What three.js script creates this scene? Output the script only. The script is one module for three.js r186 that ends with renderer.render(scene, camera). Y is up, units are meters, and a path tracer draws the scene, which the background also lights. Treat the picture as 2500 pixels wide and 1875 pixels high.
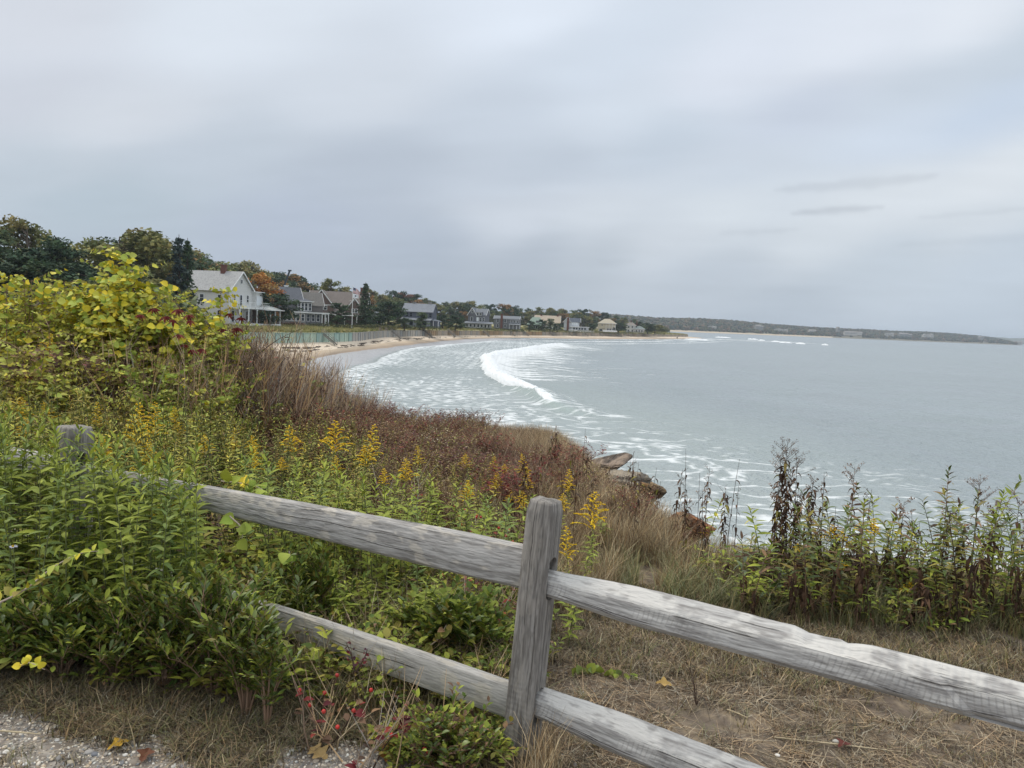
import * as THREE from 'three';
import { Brush, Evaluator, SUBTRACTION } from 'three-bvh-csg';
import { mergeVertices, toCreasedNormals } from 'three/addons/utils/BufferGeometryUtils.js';
import { createNoise2D } from 'simplex-noise';
import { MarchingCubes } from 'three/addons/objects/MarchingCubes.js';

// ---------- camera, exposure, light ----------
const scene = new THREE.Scene();
const FOV = 53.1, PITCH = 4.7, ROLL = 2.5, EYE = 8.0;
const camera = new THREE.PerspectiveCamera(FOV, 4 / 3, 0.1, 40000);
camera.position.set(0, EYE, 0);
camera.rotation.order = 'YXZ';
camera.rotation.set(-PITCH * Math.PI / 180, 0, ROLL * Math.PI / 180);
camera.updateMatrixWorld(true);
const renderer = new THREE.WebGLRenderer({ antialias: true });
renderer.toneMapping = THREE.LinearToneMapping;
renderer.toneMappingExposure = 1.12;
renderer.shadowMap.enabled = true;
scene.fog = new THREE.FogExp2(0xb9c4d0, 0.00016);
const sun = new THREE.DirectionalLight(0xfff3e2, 1.5);
sun.position.set(-42, 66, -20);
sun.castShadow = true;
sun.shadow.radius = 40;
sun.shadow.camera.left = -60; sun.shadow.camera.right = 60; sun.shadow.camera.top = 60; sun.shadow.camera.bottom = -60; sun.shadow.camera.far = 400;
scene.add(sun, sun.target);

// ---------- random numbers and noise ----------
function RNG(seed) { let s = seed >>> 0; return () => { s = (s + 0x6d2b79f5) | 0; let t = Math.imul(s ^ (s >>> 15), 1 | s); t = (t + Math.imul(t ^ (t >>> 7), 61 | t)) ^ t; return ((t ^ (t >>> 14)) >>> 0) / 4294967296; }; }
const { sin, cos, PI, abs, min, max, floor, sqrt, exp, pow, tan, atan2, asin } = Math;
const clamp = (x, a = 0, b = 1) => x < a ? a : x > b ? b : x;
const lerp = (a, b, t) => a + (b - a) * t;
const sst = (a, b, x) => { const t = clamp((x - a) / (b - a)); return t * t * (3 - 2 * t); };
const hash = (x, y, z) => { let h = Math.imul(x, 374761393) ^ Math.imul(y, 668265263) ^ Math.imul(z, 1440662683); h = Math.imul(h ^ (h >>> 13), 1274126177); h = Math.imul(h ^ (h >>> 16), 1103515245); return ((h ^ (h >>> 15)) >>> 0) / 4294967296; };
const PT = new Uint16Array(4096), FT = new Float32Array(4096); { const r = RNG(12345); for (let k = 0; k < 4096; k++) { PT[k] = floor(r() * 4096); FT[k] = r(); } }
function noise2(x, y, s = 0, per = 0) {
  let ix = floor(x), iy = floor(y); const fx = x - ix, fy = y - iy, u = fx * fx * (3 - 2 * fx), v = fy * fy * (3 - 2 * fy);
  let jx = ix + 1, jy = iy + 1;
  if (per) { ix = ((ix % per) + per) % per; iy = ((iy % per) + per) % per; jx = ((jx % per) + per) % per; jy = ((jy % per) + per) % per; }
  const q = PT[(s * 37 + 11) & 4095], a = PT[(iy + q) & 4095], b = PT[(jy + q) & 4095], A = FT[PT[(ix + a) & 4095]], B = FT[PT[(jx + a) & 4095]], C = FT[PT[(ix + b) & 4095]], D = FT[PT[(jx + b) & 4095]];
  const e = A + (B - A) * u, f = C + (D - C) * u; return e + (f - e) * v;
}
function fbm(x, y, s = 0, oct = 4, per = 0) { let a = 0.5, t = 0, n = 0; for (let i = 0; i < oct; i++) { t += a * noise2(x, y, s + i * 7, per); n += a; if (per) { x *= 2; y *= 2; per *= 2; } else { const q = 1.6 * x - 1.2 * y + 3.7; y = 1.2 * x + 1.6 * y + 1.3; x = q; } a *= 0.5; } return t / n; }
function noise3(x, y, z, s = 0) { const k = floor(z), f = z - k, u = f * f * (3 - 2 * f); return lerp(noise2(x, y, s + k * 31), noise2(x, y, s + (k + 1) * 31), u); }
function fbm3(x, y, z, s = 0, oct = 3) { let a = 0.5, t = 0, n = 0; for (let i = 0; i < oct; i++) { t += a * noise3(x, y, z, s + i * 9); n += a; x *= 2; y *= 2; z *= 2; a *= 0.5; } return t / n; }
const simplex = createNoise2D(RNG(4242));
function sfbm(x, y, oct = 4) { let a = 0.5, t = 0, n = 0; for (let i = 0; i < oct; i++) { t += a * simplex(x + i * 17.3, y - i * 9.1); n += a; x *= 2.03; y *= 2.03; a *= 0.5; } return t / n; }   // -1 .. 1
const V = (x = 0, y = 0, z = 0) => new THREE.Vector3(x, y, z);
const hex = (h) => new THREE.Color(h);                 // sRGB hex -> linear working colour
const UPV = V(0, 1, 0);

// ---------- reading positions off the photograph (2500 x 1875) ----------
const TY = tan(FOV * PI / 360);
function ray(px, py) { return V((px - 1250) / 937.5 * TY, -(py - 937.5) / 937.5 * TY, -1).applyEuler(camera.rotation); }   // direction, not of length 1
function at(px, py, d) { const r = ray(px, py); return V(r.x, r.y, r.z).multiplyScalar(d / -r.z).add(camera.position); }      // point at distance d ahead (z = -d)
function atY(px, py, y) { const r = ray(px, py); return r.multiplyScalar((y - EYE) / r.y).add(camera.position); }            // where the ray meets height y
function proj(p) { const q = p.clone().sub(camera.position).applyQuaternion(camera.quaternion.clone().invert()); return [1250 + q.x / -q.z / TY * 937.5, 937.5 - q.y / -q.z / TY * 937.5]; }
function onGround(px, d, h) { let x = (px - 1250) / 1879 * d; for (let i = 0; i < 4; i++) { const p = V(x, h(x, d), -d), e = px - proj(p)[0]; x += e / 1879 * d; } return V(x, h(x, d), -d); }

// ---------- the sky: soft layers of overcast ----------
{
  const S = [[20, 20, 'cfd2dd'], [600, 40, 'd4dce8'], [1250, 40, 'd5deed'], [60, 250, 'c7cbd8'], [300, 300, 'ced3dd'], [500, 380, 'b7c4d4'], [900, 420, 'aebbce'], [700, 540, 'a9b7cf'], [280, 500, 'a9bdcc'], [20, 430, 'b4c3d1'],
    [900, 200, 'cad2df'], [1250, 280, 'bdc9da'], [1000, 620, 'a5b4c9'], [1450, 150, 'c8d4e5'], [1750, 190, 'd3d9e8'], [2050, 120, 'd8dde9'], [2350, 60, 'dde1ea'], [2480, 140, 'bccad9'], [2250, 190, 'bdcada'], [1950, 265, 'bcc7dc'], [1600, 340, 'b9c8da'], [1350, 400, 'b6c3d5'],
    [1500, 290, 'c9d4e3'], [2400, 260, 'b9cce6'], [2200, 300, 'c3d1e5'], [1800, 420, 'c2cede'], [2420, 440, 'd6dbe0'], [2150, 470, 'd3d9df'], [1750, 500, 'cfd7de'], [1450, 530, 'cad2dc'], [1270, 525, 'c6cedb'], [1280, 620, 'a8b5c6'], [1450, 640, 'b1bdca'], [1600, 580, 'c8d0da'], [2000, 570, 'cbd3db'], [2400, 545, 'cbd3db'], [1250, 720, 'a2b0c0'], [1750, 680, 'b4c0ce'], [2200, 640, 'b9c7d5'], [2480, 640, 'b9c8d8'], [2480, 790, 'b4c4d4'], [1900, 760, 'aebccb'], [600, 700, 'a6b3c8'], [1000, 720, 'a2b0c2'], [200, 640, 'a9b8cb']];
  const pts = S.map(([px, py, c]) => { const d = ray(px, py).normalize(), k = hex('#' + c); return { az: atan2(d.x, -d.z), el: asin(d.y), c: [k.r, k.g, k.b].map((v, i, q) => lerp((q[0] + q[1] + q[2]) / 3 * [0.915, 1.0, 1.085][i], v, 0.5) * 0.985) }; });
  const deg = PI / 180;
  const far = [[60, 4], [60, 16], [-60, 5], [-60, 18], [95, 5], [-95, 5], [130, 8], [-130, 8], [175, 6], [-175, 6]].map(([a, e], i) => ({ az: a * deg, el: e * deg, c: [[0.46, 0.53, 0.62], [0.55, 0.61, 0.69]][i % 2] }));
  for (let a = -170; a <= 180; a += 25) { far.push({ az: a * deg, el: 42 * deg, c: [0.92, 0.965, 1.04] }); far.push({ az: a * deg, el: 65 * deg, c: [1.24, 1.28, 1.33] }); }
  const P = [...pts, ...far];
  const lens = [[2045, 513, 95, 7.5, 0.16], [2085, 449, 170, 11, 0.10], [1850, 565, 90, 5, 0.07], [2390, 520, 110, 4, 0.08], [2400, 585, 160, 9, 0.05], [1505, 638, 50, 6, 0.05], [1960, 705, 90, 8, 0.03]];
  const lc = lens.map(([px, py, w, h, a]) => { const d = ray(px, py).normalize(); return [atan2(d.x, -d.z), asin(d.y), w / 1879, h / 1879, a]; });
  // the colours between the samples, worked out on a coarse table first
  const TW = 480, TH = 140, tab = new Float32Array(TW * TH * 3), E0 = -0.12, E1 = 1.62;
  for (let r = 0; r < TH; r++) for (let c = 0; c < TW; c++) {
    const a2 = (c / TW * 2 - 1) * PI, e2 = lerp(E0, E1, r / (TH - 1)); let R = 0, G = 0, B = 0, w = 0;
    for (const p of P) {
      let da = a2 - p.az; if (da > PI) da -= 2 * PI; if (da < -PI) da += 2 * PI;
      const de = e2 - p.el, u = da * cos(0.30) + de * sin(0.30), v = -da * sin(0.30) + de * cos(0.30), q = (u * u * 0.30 * cos(e2) ** 2 + v * v * 1.6) + 0.0008, ww = 1 / (q * q);
      R += p.c[0] * ww; G += p.c[1] * ww; B += p.c[2] * ww; w += ww;
    }
    tab.set([R / w, G / w, B / w], (r * TW + c) * 3);
  }
  const look = (a, e) => { const x = (((a / PI + 1) / 2 * TW) % TW + TW) % TW, y = clamp((e - E0) / (E1 - E0) * (TH - 1), 0, TH - 1.001), x0 = floor(x), y0 = floor(y), fx = x - x0, fy = y - y0, x1 = (x0 + 1) % TW, o = []; for (let k = 0; k < 3; k++) o.push(lerp(lerp(tab[(y0 * TW + x0) * 3 + k], tab[(y0 * TW + x1) * 3 + k], fx), lerp(tab[((y0 + 1) * TW + x0) * 3 + k], tab[((y0 + 1) * TW + x1) * 3 + k], fx), fy)); return o; };
  const W = 2048, H = 1024, data = new Float32Array(W * H * 4);
  for (let r = 0; r < H; r++) {
    const el = ((r + 0.5) / H - 0.5) * PI;
    if (el < -0.02) { for (let c = 0; c < W; c++) data.set([0.42, 0.48, 0.55, 1], (r * W + c) * 4); continue; }
    for (let c = 0; c < W; c++) {
      const phi = ((c + 0.5) / W - 0.5) * 2 * PI, x = cos(phi) * cos(el), z = sin(phi) * cos(el), y = sin(el);
      let az = atan2(x, -z);
      const k = 1 / (y + 0.16), wx = fbm(x * k * 2.2 + 5, z * k * 2.2, 3, 4) - 0.5, wy = fbm(x * k * 2.2 + 40, z * k * 2.2, 9, 4) - 0.5;
      const a2 = az + wx * 0.05, e2 = el + wy * 0.022;
      const [R, G, B] = look(a2, e2);
      const f = 1 + 0.04 * (fbm(x * k * 1.1, z * k * 5, 21, 4) - 0.5) + 0.035 * (fbm(x * k * 6, z * k * 9, 33, 4) - 0.5) + 0.05 * (fbm((x * 0.95 + z * 0.3) * k * 2.0, (z * 0.95 - x * 0.3) * k * 9, 37, 4) - 0.5);
      let dark = 1;
      for (const [la, le, lw, lh, s] of lc) {
        const u = (az - la), qx = abs(u / lw); if (qx >= 1) continue; const v = (el - le) - u * 0.06 + (fbm(az * 90, el * 200, 51, 3) - 0.5) * lh * 0.9, hh = lh * sqrt(max(0, 1 - qx * qx)) + 1e-6;
        if (qx < 1) dark -= s * (1 - sst(0.55, 1.35, abs(v) / hh));
      }
      data.set([R * f * dark, G * f * (dark * 0.97 + 0.03), B * f * (dark * 0.9 + 0.1), 1], (r * W + c) * 4);
    }
  }
  const t = new THREE.DataTexture(data, W, H, THREE.RGBAFormat, THREE.FloatType);
  t.mapping = THREE.EquirectangularReflectionMapping; t.magFilter = THREE.LinearFilter; t.minFilter = THREE.LinearFilter; t.needsUpdate = true;
  scene.background = t; scene.environment = t;
}

// ---------- building helpers ----------
const used = new Map();
function numbered(n) { const k = used.get(n) ?? 0; used.set(n, k + 1); return k ? n + '_' + String(k).padStart(3, '0') : n; }
function tag(o, label, category, group, kind) { if (label) o.userData.label = label; if (category) o.userData.category = category; if (group) o.userData.group = group; if (kind) o.userData.kind = kind; return o; }
function shade(o) { o.traverse((m) => { if (m.isMesh) { m.castShadow = true; m.receiveShadow = true; } }); return o; }
function thing(name, pos, label, category, group) { const g = new THREE.Group(); g.name = numbered(name); g.position.copy(pos); scene.add(g); return tag(g, label, category, group); }
function part(name, geo, mat, parent) { const m = new THREE.Mesh(geo, mat); m.name = name; m.castShadow = m.receiveShadow = true; parent.add(m); return m; }
function structure(name, geo, mat, label) { const m = part(numbered(name), geo, mat, scene); m.userData.kind = 'structure'; if (label) m.userData.label = label; return m; }
function copyOf(o, pos, turn, scale, label, group) { const c = o.clone(); c.name = numbered(o.name.replace(/_\d{3}$/, '')); c.position.copy(pos); c.rotation.set(0, turn, 0); c.scale.setScalar(scale); if (label) c.userData.label = label; if (group) c.userData.group = group; scene.add(c); return c; }

class Geo {
  constructor() { this.p = []; this.c = []; this.i = []; this.t = []; }
  get n() { return this.p.length / 3; }
  v(x, y, z, c, u = 0, w = 0) { this.p.push(x, y, z); this.c.push(c ? c.r : 1, c ? c.g : 1, c ? c.b : 1); this.t.push(u, w); return this.n - 1; }
  tri(a, b, c) { this.i.push(a, b, c); }
  quad(a, b, c, d) { this.i.push(a, b, c, a, c, d); }
  add(T, m, c) {                                          // a template { p, i } placed by a matrix, in one colour
    const o = this.n, e = m.elements, p = T.p;
    for (let k = 0; k < p.length; k += 3) { const x = p[k], y = p[k + 1], z = p[k + 2]; this.v(e[0] * x + e[4] * y + e[8] * z + e[12], e[1] * x + e[5] * y + e[9] * z + e[13], e[2] * x + e[6] * y + e[10] * z + e[14], c); }
    for (const k of T.i) this.i.push(o + k);
  }
  tube(pts, radii, sides, c, cap = false) {
    const rings = []; let ref = V(0.3, 0.1, 0.9);
    for (let k = 0; k < pts.length; k++) {
      const d = pts[min(k + 1, pts.length - 1)].clone().sub(pts[max(k - 1, 0)]).normalize();
      const a = ref.clone().addScaledVector(d, -ref.dot(d)); if (a.lengthSq() < 1e-6) a.set(1, 0, 0).addScaledVector(d, -d.x); a.normalize(); ref = a;
      const b = d.clone().cross(a), r = Array.isArray(radii) ? radii[k] : radii, ring = [];
      for (let s = 0; s < sides; s++) { const g = s / sides * 2 * PI; ring.push(this.v(pts[k].x + (a.x * cos(g) + b.x * sin(g)) * r, pts[k].y + (a.y * cos(g) + b.y * sin(g)) * r, pts[k].z + (a.z * cos(g) + b.z * sin(g)) * r, Array.isArray(c) ? c[k] : c, s / sides, k)); }
      rings.push(ring);
    }
    for (let k = 0; k + 1 < rings.length; k++) for (let s = 0; s < sides; s++) { const t = (s + 1) % sides; this.quad(rings[k][s], rings[k][t], rings[k + 1][t], rings[k + 1][s]); }
    if (cap) { const r = rings[rings.length - 1]; for (let s = 1; s + 1 < sides; s++) this.tri(r[0], r[s], r[s + 1]); }
  }
  box(cx, cy, cz, sx, sy, sz, c) {
    const x0 = cx - sx / 2, x1 = cx + sx / 2, y0 = cy - sy / 2, y1 = cy + sy / 2, z0 = cz - sz / 2, z1 = cz + sz / 2;
    const f = (a, b, d, e, w, h) => { const k = this.n; this.v(...a, c, 0, 0); this.v(...b, c, w, 0); this.v(...d, c, w, h); this.v(...e, c, 0, h); this.quad(k, k + 1, k + 2, k + 3); };
    f([x0, y0, z1], [x1, y0, z1], [x1, y1, z1], [x0, y1, z1], sx, sy); f([x1, y0, z0], [x0, y0, z0], [x0, y1, z0], [x1, y1, z0], sx, sy);
    f([x1, y0, z1], [x1, y0, z0], [x1, y1, z0], [x1, y1, z1], sz, sy); f([x0, y0, z0], [x0, y0, z1], [x0, y1, z1], [x0, y1, z0], sz, sy);
    f([x0, y1, z1], [x1, y1, z1], [x1, y1, z0], [x0, y1, z0], sx, sz); f([x0, y0, z0], [x1, y0, z0], [x1, y0, z1], [x0, y0, z1], sx, sz);
  }
  beam(a, b, w, h, c) {                                   // a squared timber from a to b
    const d = b.clone().sub(a), L = d.length(); d.normalize(); const s = d.clone().cross(UPV); if (s.lengthSq() < 1e-6) s.set(1, 0, 0); s.normalize(); const u = s.clone().cross(d), k = this.n;
    const q = (o, i, j) => this.v(o.x + s.x * i * w / 2 + u.x * j * h / 2, o.y + s.y * i * w / 2 + u.y * j * h / 2, o.z + s.z * i * w / 2 + u.z * j * h / 2, c);
    for (const [f0, f1, f2, f3] of [[[-1, -1], [1, -1], [1, 1], [-1, 1]]]) { for (const o of [a, b]) { q(o, ...f0); q(o, ...f1); q(o, ...f2); q(o, ...f3); } }
    this.quad(k, k + 1, k + 5, k + 4); this.quad(k + 1, k + 2, k + 6, k + 5); this.quad(k + 2, k + 3, k + 7, k + 6); this.quad(k + 3, k, k + 4, k + 7); this.quad(k + 3, k + 2, k + 1, k); this.quad(k + 4, k + 5, k + 6, k + 7);
  }
  poly(pts, c) { const k = this.n; for (const p of pts) this.v(p.x, p.y, p.z, c, p.x + p.z, p.y); for (let j = 1; j + 1 < pts.length; j++) this.tri(k, k + j, k + j + 1); }
  build(smooth = true) {
    const g = new THREE.BufferGeometry();
    g.setAttribute('position', new THREE.BufferAttribute(new Float32Array(this.p), 3)); g.setAttribute('color', new THREE.BufferAttribute(new Float32Array(this.c), 3)); g.setAttribute('uv', new THREE.BufferAttribute(new Float32Array(this.t), 2));
    g.setIndex(new THREE.BufferAttribute(new Uint32Array(this.i), 1));
    if (smooth) { g.computeVertexNormals(); return g; }
    const h = g.toNonIndexed(); h.computeVertexNormals(); return h;
  }
}
const std = (o) => new THREE.MeshStandardMaterial({ roughness: 0.9, ...o });
const VC = std({ vertexColors: true });
VC.name = 'plain';
const leafMat = new THREE.MeshPhysicalMaterial({ vertexColors: true, roughness: 0.66, transmission: 0.25, thickness: 0, specularIntensity: 0.28, side: THREE.DoubleSide });
const leafMatOf = (c) => { const m = leafMat.clone(); m.vertexColors = false; m.color.copy(c); return m; };
const stemMat = std({ vertexColors: true, roughness: 0.85 });
function dataTex(w, h, f, srgb, rx = 1, ry = 1) {         // f(u, v) -> [r, g, b] linear or a number, written as bytes
  const d = new Uint8Array(w * h * 4), enc = (c) => { c = clamp(c); return 255 * (c <= 0.0031308 ? c * 12.92 : 1.055 * pow(c, 1 / 2.4) - 0.055); };
  for (let y = 0; y < h; y++) for (let x = 0; x < w; x++) { const r = f((x + 0.5) / w, (y + 0.5) / h), o = (y * w + x) * 4; if (typeof r === 'number') { d[o] = d[o + 1] = d[o + 2] = 255 * clamp(r); } else for (let k = 0; k < 3; k++) d[o + k] = srgb ? enc(r[k]) : 255 * clamp(r[k]); d[o + 3] = 255; }
  const t = new THREE.DataTexture(d, w, h); t.wrapS = t.wrapT = THREE.RepeatWrapping; t.magFilter = THREE.LinearFilter; t.minFilter = THREE.LinearMipmapLinearFilter; t.generateMipmaps = true; if (srgb) t.colorSpace = THREE.SRGBColorSpace; t.repeat.set(rx, ry); t.needsUpdate = true; return t;
}
const mix3 = (a, b, t) => [lerp(a[0], b[0], t), lerp(a[1], b[1], t), lerp(a[2], b[2], t)];
const arr = (h) => { const c = hex(h); return [c.r, c.g, c.b]; };
const vary = (c, r, a = 0.18) => { const k = 1 + (r() - 0.5) * 2 * a, h = (r() - 0.5) * a; return new THREE.Color(c.r * k * (1 + h), c.g * k, c.b * k * (1 - h)); };
const pick = (a, r) => a[floor(r() * a.length) % a.length];
function basis(pos, dir, nrm, s) { const y = dir.clone().normalize(), x = y.clone().cross(nrm); if (x.lengthSq() < 1e-8) x.set(1, 0, 0); x.normalize(); const z = x.clone().cross(y); const m = new THREE.Matrix4().makeBasis(x, y, z); m.scale(V(s, s, s)); m.setPosition(pos); return m; }
function instanced(name, geo, mat, mats, cols, parent = scene) { const m = new THREE.InstancedMesh(geo, mat, mats.length); m.name = name; mats.forEach((q, k) => m.setMatrixAt(k, q)); if (cols) cols.forEach((c, k) => m.setColorAt(k, c)); m.castShadow = m.receiveShadow = true; parent.add(m); return m; }
// ---------- the bluff in front: ground, cliff edge ----------
const EDGE = [[14, 3.0], [7, 4.8], [4.6, 6.4], [3.5, 7.0], [2.8, 7.4], [2.35, 8.1], [2.25, 9.2], [2.3, 10.3], [2.0, 11.8], [1.95, 13.2], [1.6, 14.6], [0.6, 15.6], [-0.8, 15.5], [-2.2, 15], [-3.4, 15.2], [-5, 17.5], [-7.5, 22.5], [-13, 32], [-24, 45], [-40, 62], [-75, 75], [-75, -14], [14, -14]];
function edgeDist(x, d) {                                 // metres inside the cliff edge (negative: beyond it)
  let best = 1e9, ins = false;
  for (let k = 0, j = EDGE.length - 1; k < EDGE.length; j = k++) {
    const [x0, y0] = EDGE[j], [x1, y1] = EDGE[k], dx = x1 - x0, dy = y1 - y0, t = clamp(((x - x0) * dx + (d - y0) * dy) / (dx * dx + dy * dy));
    best = min(best, (x - x0 - dx * t) ** 2 + (d - y0 - dy * t) ** 2);
    if ((y0 > d) !== (y1 > d) && x < (x1 - x0) * (d - y0) / (y1 - y0) + x0) ins = !ins;
  }
  return (ins ? 1 : -1) * sqrt(best);
}
function bluffBase(x, d) {
  return 6.3 + 0.075 * clamp(-x - 1, 0, 8) - 0.075 * clamp(d - 6.5, 0, 10) * sst(-14, -5, x) - 0.03 * clamp(x - 0.4, 0, 8) - 0.05 * clamp(d - 18, 0, 60) * 0.6
    - 0.24 * clamp(d - 5.4, 0, 3.6) * sst(0.7, 2.1, x) + 0.05 * (fbm(x * 0.9, d * 0.9, 4, 3) - 0.5) + 0.03 * (fbm(x * 4, d * 4, 8, 3) - 0.5);
}
function bluff(x, d) {
  const s = edgeDist(x, d) + (fbm(x * 1.3, d * 1.3, 14, 3) - 0.5) * 0.9, b = bluffBase(x, d);
  if (s > 0) return b - 0.12 * exp(-s * 1.6);
  const f = clamp(-s / 4.2), steps = 0.55 * (fbm(x * 1.6, d * 1.6, 19, 3) - 0.5);
  return lerp(b - 0.12, -1.6, pow(f, 0.75)) + steps * sst(0, 0.25, f);
}
const GND = bluff;
const G = (px, d) => onGround(px, d, GND);
const fenceD = (x) => 2.9 - 0.54 * (x - 0.14);
const BX0 = -18, BX1 = 13, BD0 = -4, BD1 = 27;
const gravelAt = (x, d) => sst(0.14, -0.14, d - (2.78 - 0.02 * x + 0.10 * sst(-1.6, -0.9, x)) - (fbm(x * 2.1, d * 2.1, 61, 4) - 0.5) * 0.9) * sst(0.35, -0.25, x + (fbm(x * 3, d * 3, 66, 3) - 0.5) * 0.5);
const pathAt = (x, d) => sst(0.25, 0.75, x) * sst(5.1, 4.3, d + (fbm(x * 1.5, d * 1.5, 71, 3) - 0.5) * 0.9);
{
  const xs = [], ds = [];
  for (let x = -75; x < BX0; x += 3) xs.push(x); for (let x = BX0; x <= BX1; x += 0.11) xs.push(x); xs.push(14, 16, 20);
  for (let d = -14; d < 0; d += 0.7) ds.push(d); for (let d = 0; d <= 20; d += 0.09) ds.push(d); for (let d = 20.4; d < 75; d += 0.9) ds.push(d);
  const g = new Geo();
  for (const d of ds) for (const x of xs) g.v(x, GND(x, d), -d, null, (x - BX0) / (BX1 - BX0), (d - BD0) / (BD1 - BD0));
  const n = xs.length; for (let a = 0; a + 1 < ds.length; a++) for (let b = 0; b + 1 < n; b++) { const k = a * n + b; g.quad(k, k + 1, k + n + 1, k + n); }
  const geo = g.build(); const uv1 = new Float32Array(g.n * 2); for (let k = 0; k < g.n; k++) { uv1[k * 2] = g.p[k * 3] / 1.7; uv1[k * 2 + 1] = g.p[k * 3 + 2] / 1.7; } geo.setAttribute('uv1', new THREE.BufferAttribute(uv1, 2));
  const soil = arr('#72675a'), soil2 = arr('#594e43'), straw = arr('#8f8069'), grav = arr('#8d8780'), grav2 = arr('#b3ada4'), earth = arr('#7b5234'), rock = arr('#6f675c');
  const map = dataTex(1200, 1200, (u, v) => {
    const x = BX0 + u * (BX1 - BX0), d = BD0 + v * (BD1 - BD0), a = fbm(x * 1.2, d * 1.2, 81, 4), f = noise2(x * 34, d * 34, 83), f2 = noise2(x * 60, d * 60, 85);
    let c = mix3(soil2, soil, sst(0.3, 0.7, a * 0.6 + f * 0.4));
    const st = noise2(x * 45 + 9 * fbm(x * 3, d * 3, 86, 2), d * 9, 87) * 0.5 + noise2(x * 8, d * 42 + 9 * fbm(x * 3, d * 3, 88, 2), 89) * 0.5;
    c = mix3(c, straw, sst(0.5, 0.72, st) * 0.75);
    const gm = gravelAt(x, d); if (gm > 0) c = mix3(c, mix3(mix3(grav, soil2, 0.35), grav2, sst(0.55, 0.85, f2) * 0.9), gm * (0.75 + 0.25 * f));
    const s = edgeDist(x, d); if (s < 0.6) c = mix3(c, mix3(earth, rock, sst(0.42, 0.58, fbm(x * 1.1, d * 1.1, 92, 3))), sst(0.4, -0.3, s));
    return c;
  }, true);
  map.wrapS = map.wrapT = THREE.ClampToEdgeWrapping;
  const bump = dataTex(512, 512, (u, v) => 0.6 * fbm(u * 24, v * 24, 95, 4, 24) + 0.4 * noise2(u * 90, v * 90, 97, 90), false); bump.channel = 1;
  structure('ground', geo, std({ map, bumpMap: bump, bumpScale: 0.018, roughness: 1 }), 'sloping bluff top of soil, dry grass and gravel down to the cliff edge');
}
// near pebbles of the gravel
{
  const r = RNG(11), mats = [], cols = [], base = new THREE.IcosahedronGeometry(1, 1); const p = base.attributes.position;
  const q = mergeVertices((base.deleteAttribute('normal'), base.deleteAttribute('uv'), base)); const pp = q.attributes.position;
  for (let k = 0; k < pp.count; k++) { const s = 0.8 + 0.4 * hash(k, 3, 5); pp.setXYZ(k, pp.getX(k) * s, pp.getY(k) * s * 0.62, pp.getZ(k) * s); } q.computeVertexNormals();
  const tones = ['#a7a094', '#c9c2b4', '#8b8478', '#6f6a64', '#b6a892', '#dcd6c8', '#938c82', '#7f7f7e'].map(hex);
  for (let k = 0; k < 52000; k++) {
    const d = 2.2 + r() * 1.5, x = -2.4 + r() * 2.9, gm = gravelAt(x, d); if (r() > gm * 1.0 + 0.03) continue;
    const s = 0.0022 + 0.0050 * pow(r(), 3) + (r() < 0.012 ? 0.006 : 0);
    const m = new THREE.Matrix4().makeRotationFromEuler(new THREE.Euler(r() * 0.6, r() * 6.3, r() * 0.6)); m.scale(V(s * (0.8 + r() * 0.6), s, s)); m.setPosition(x, GND(x, d) + s * 0.25, -d); mats.push(m); cols.push(vary(pick(tones, r), r, 0.15));
  }
  tag(instanced('gravel', q, std({ roughness: 0.85 }), mats, cols), 'pale grey gravel scattered over the soil in the near left corner', 'gravel', null, 'stuff');
}
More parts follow.
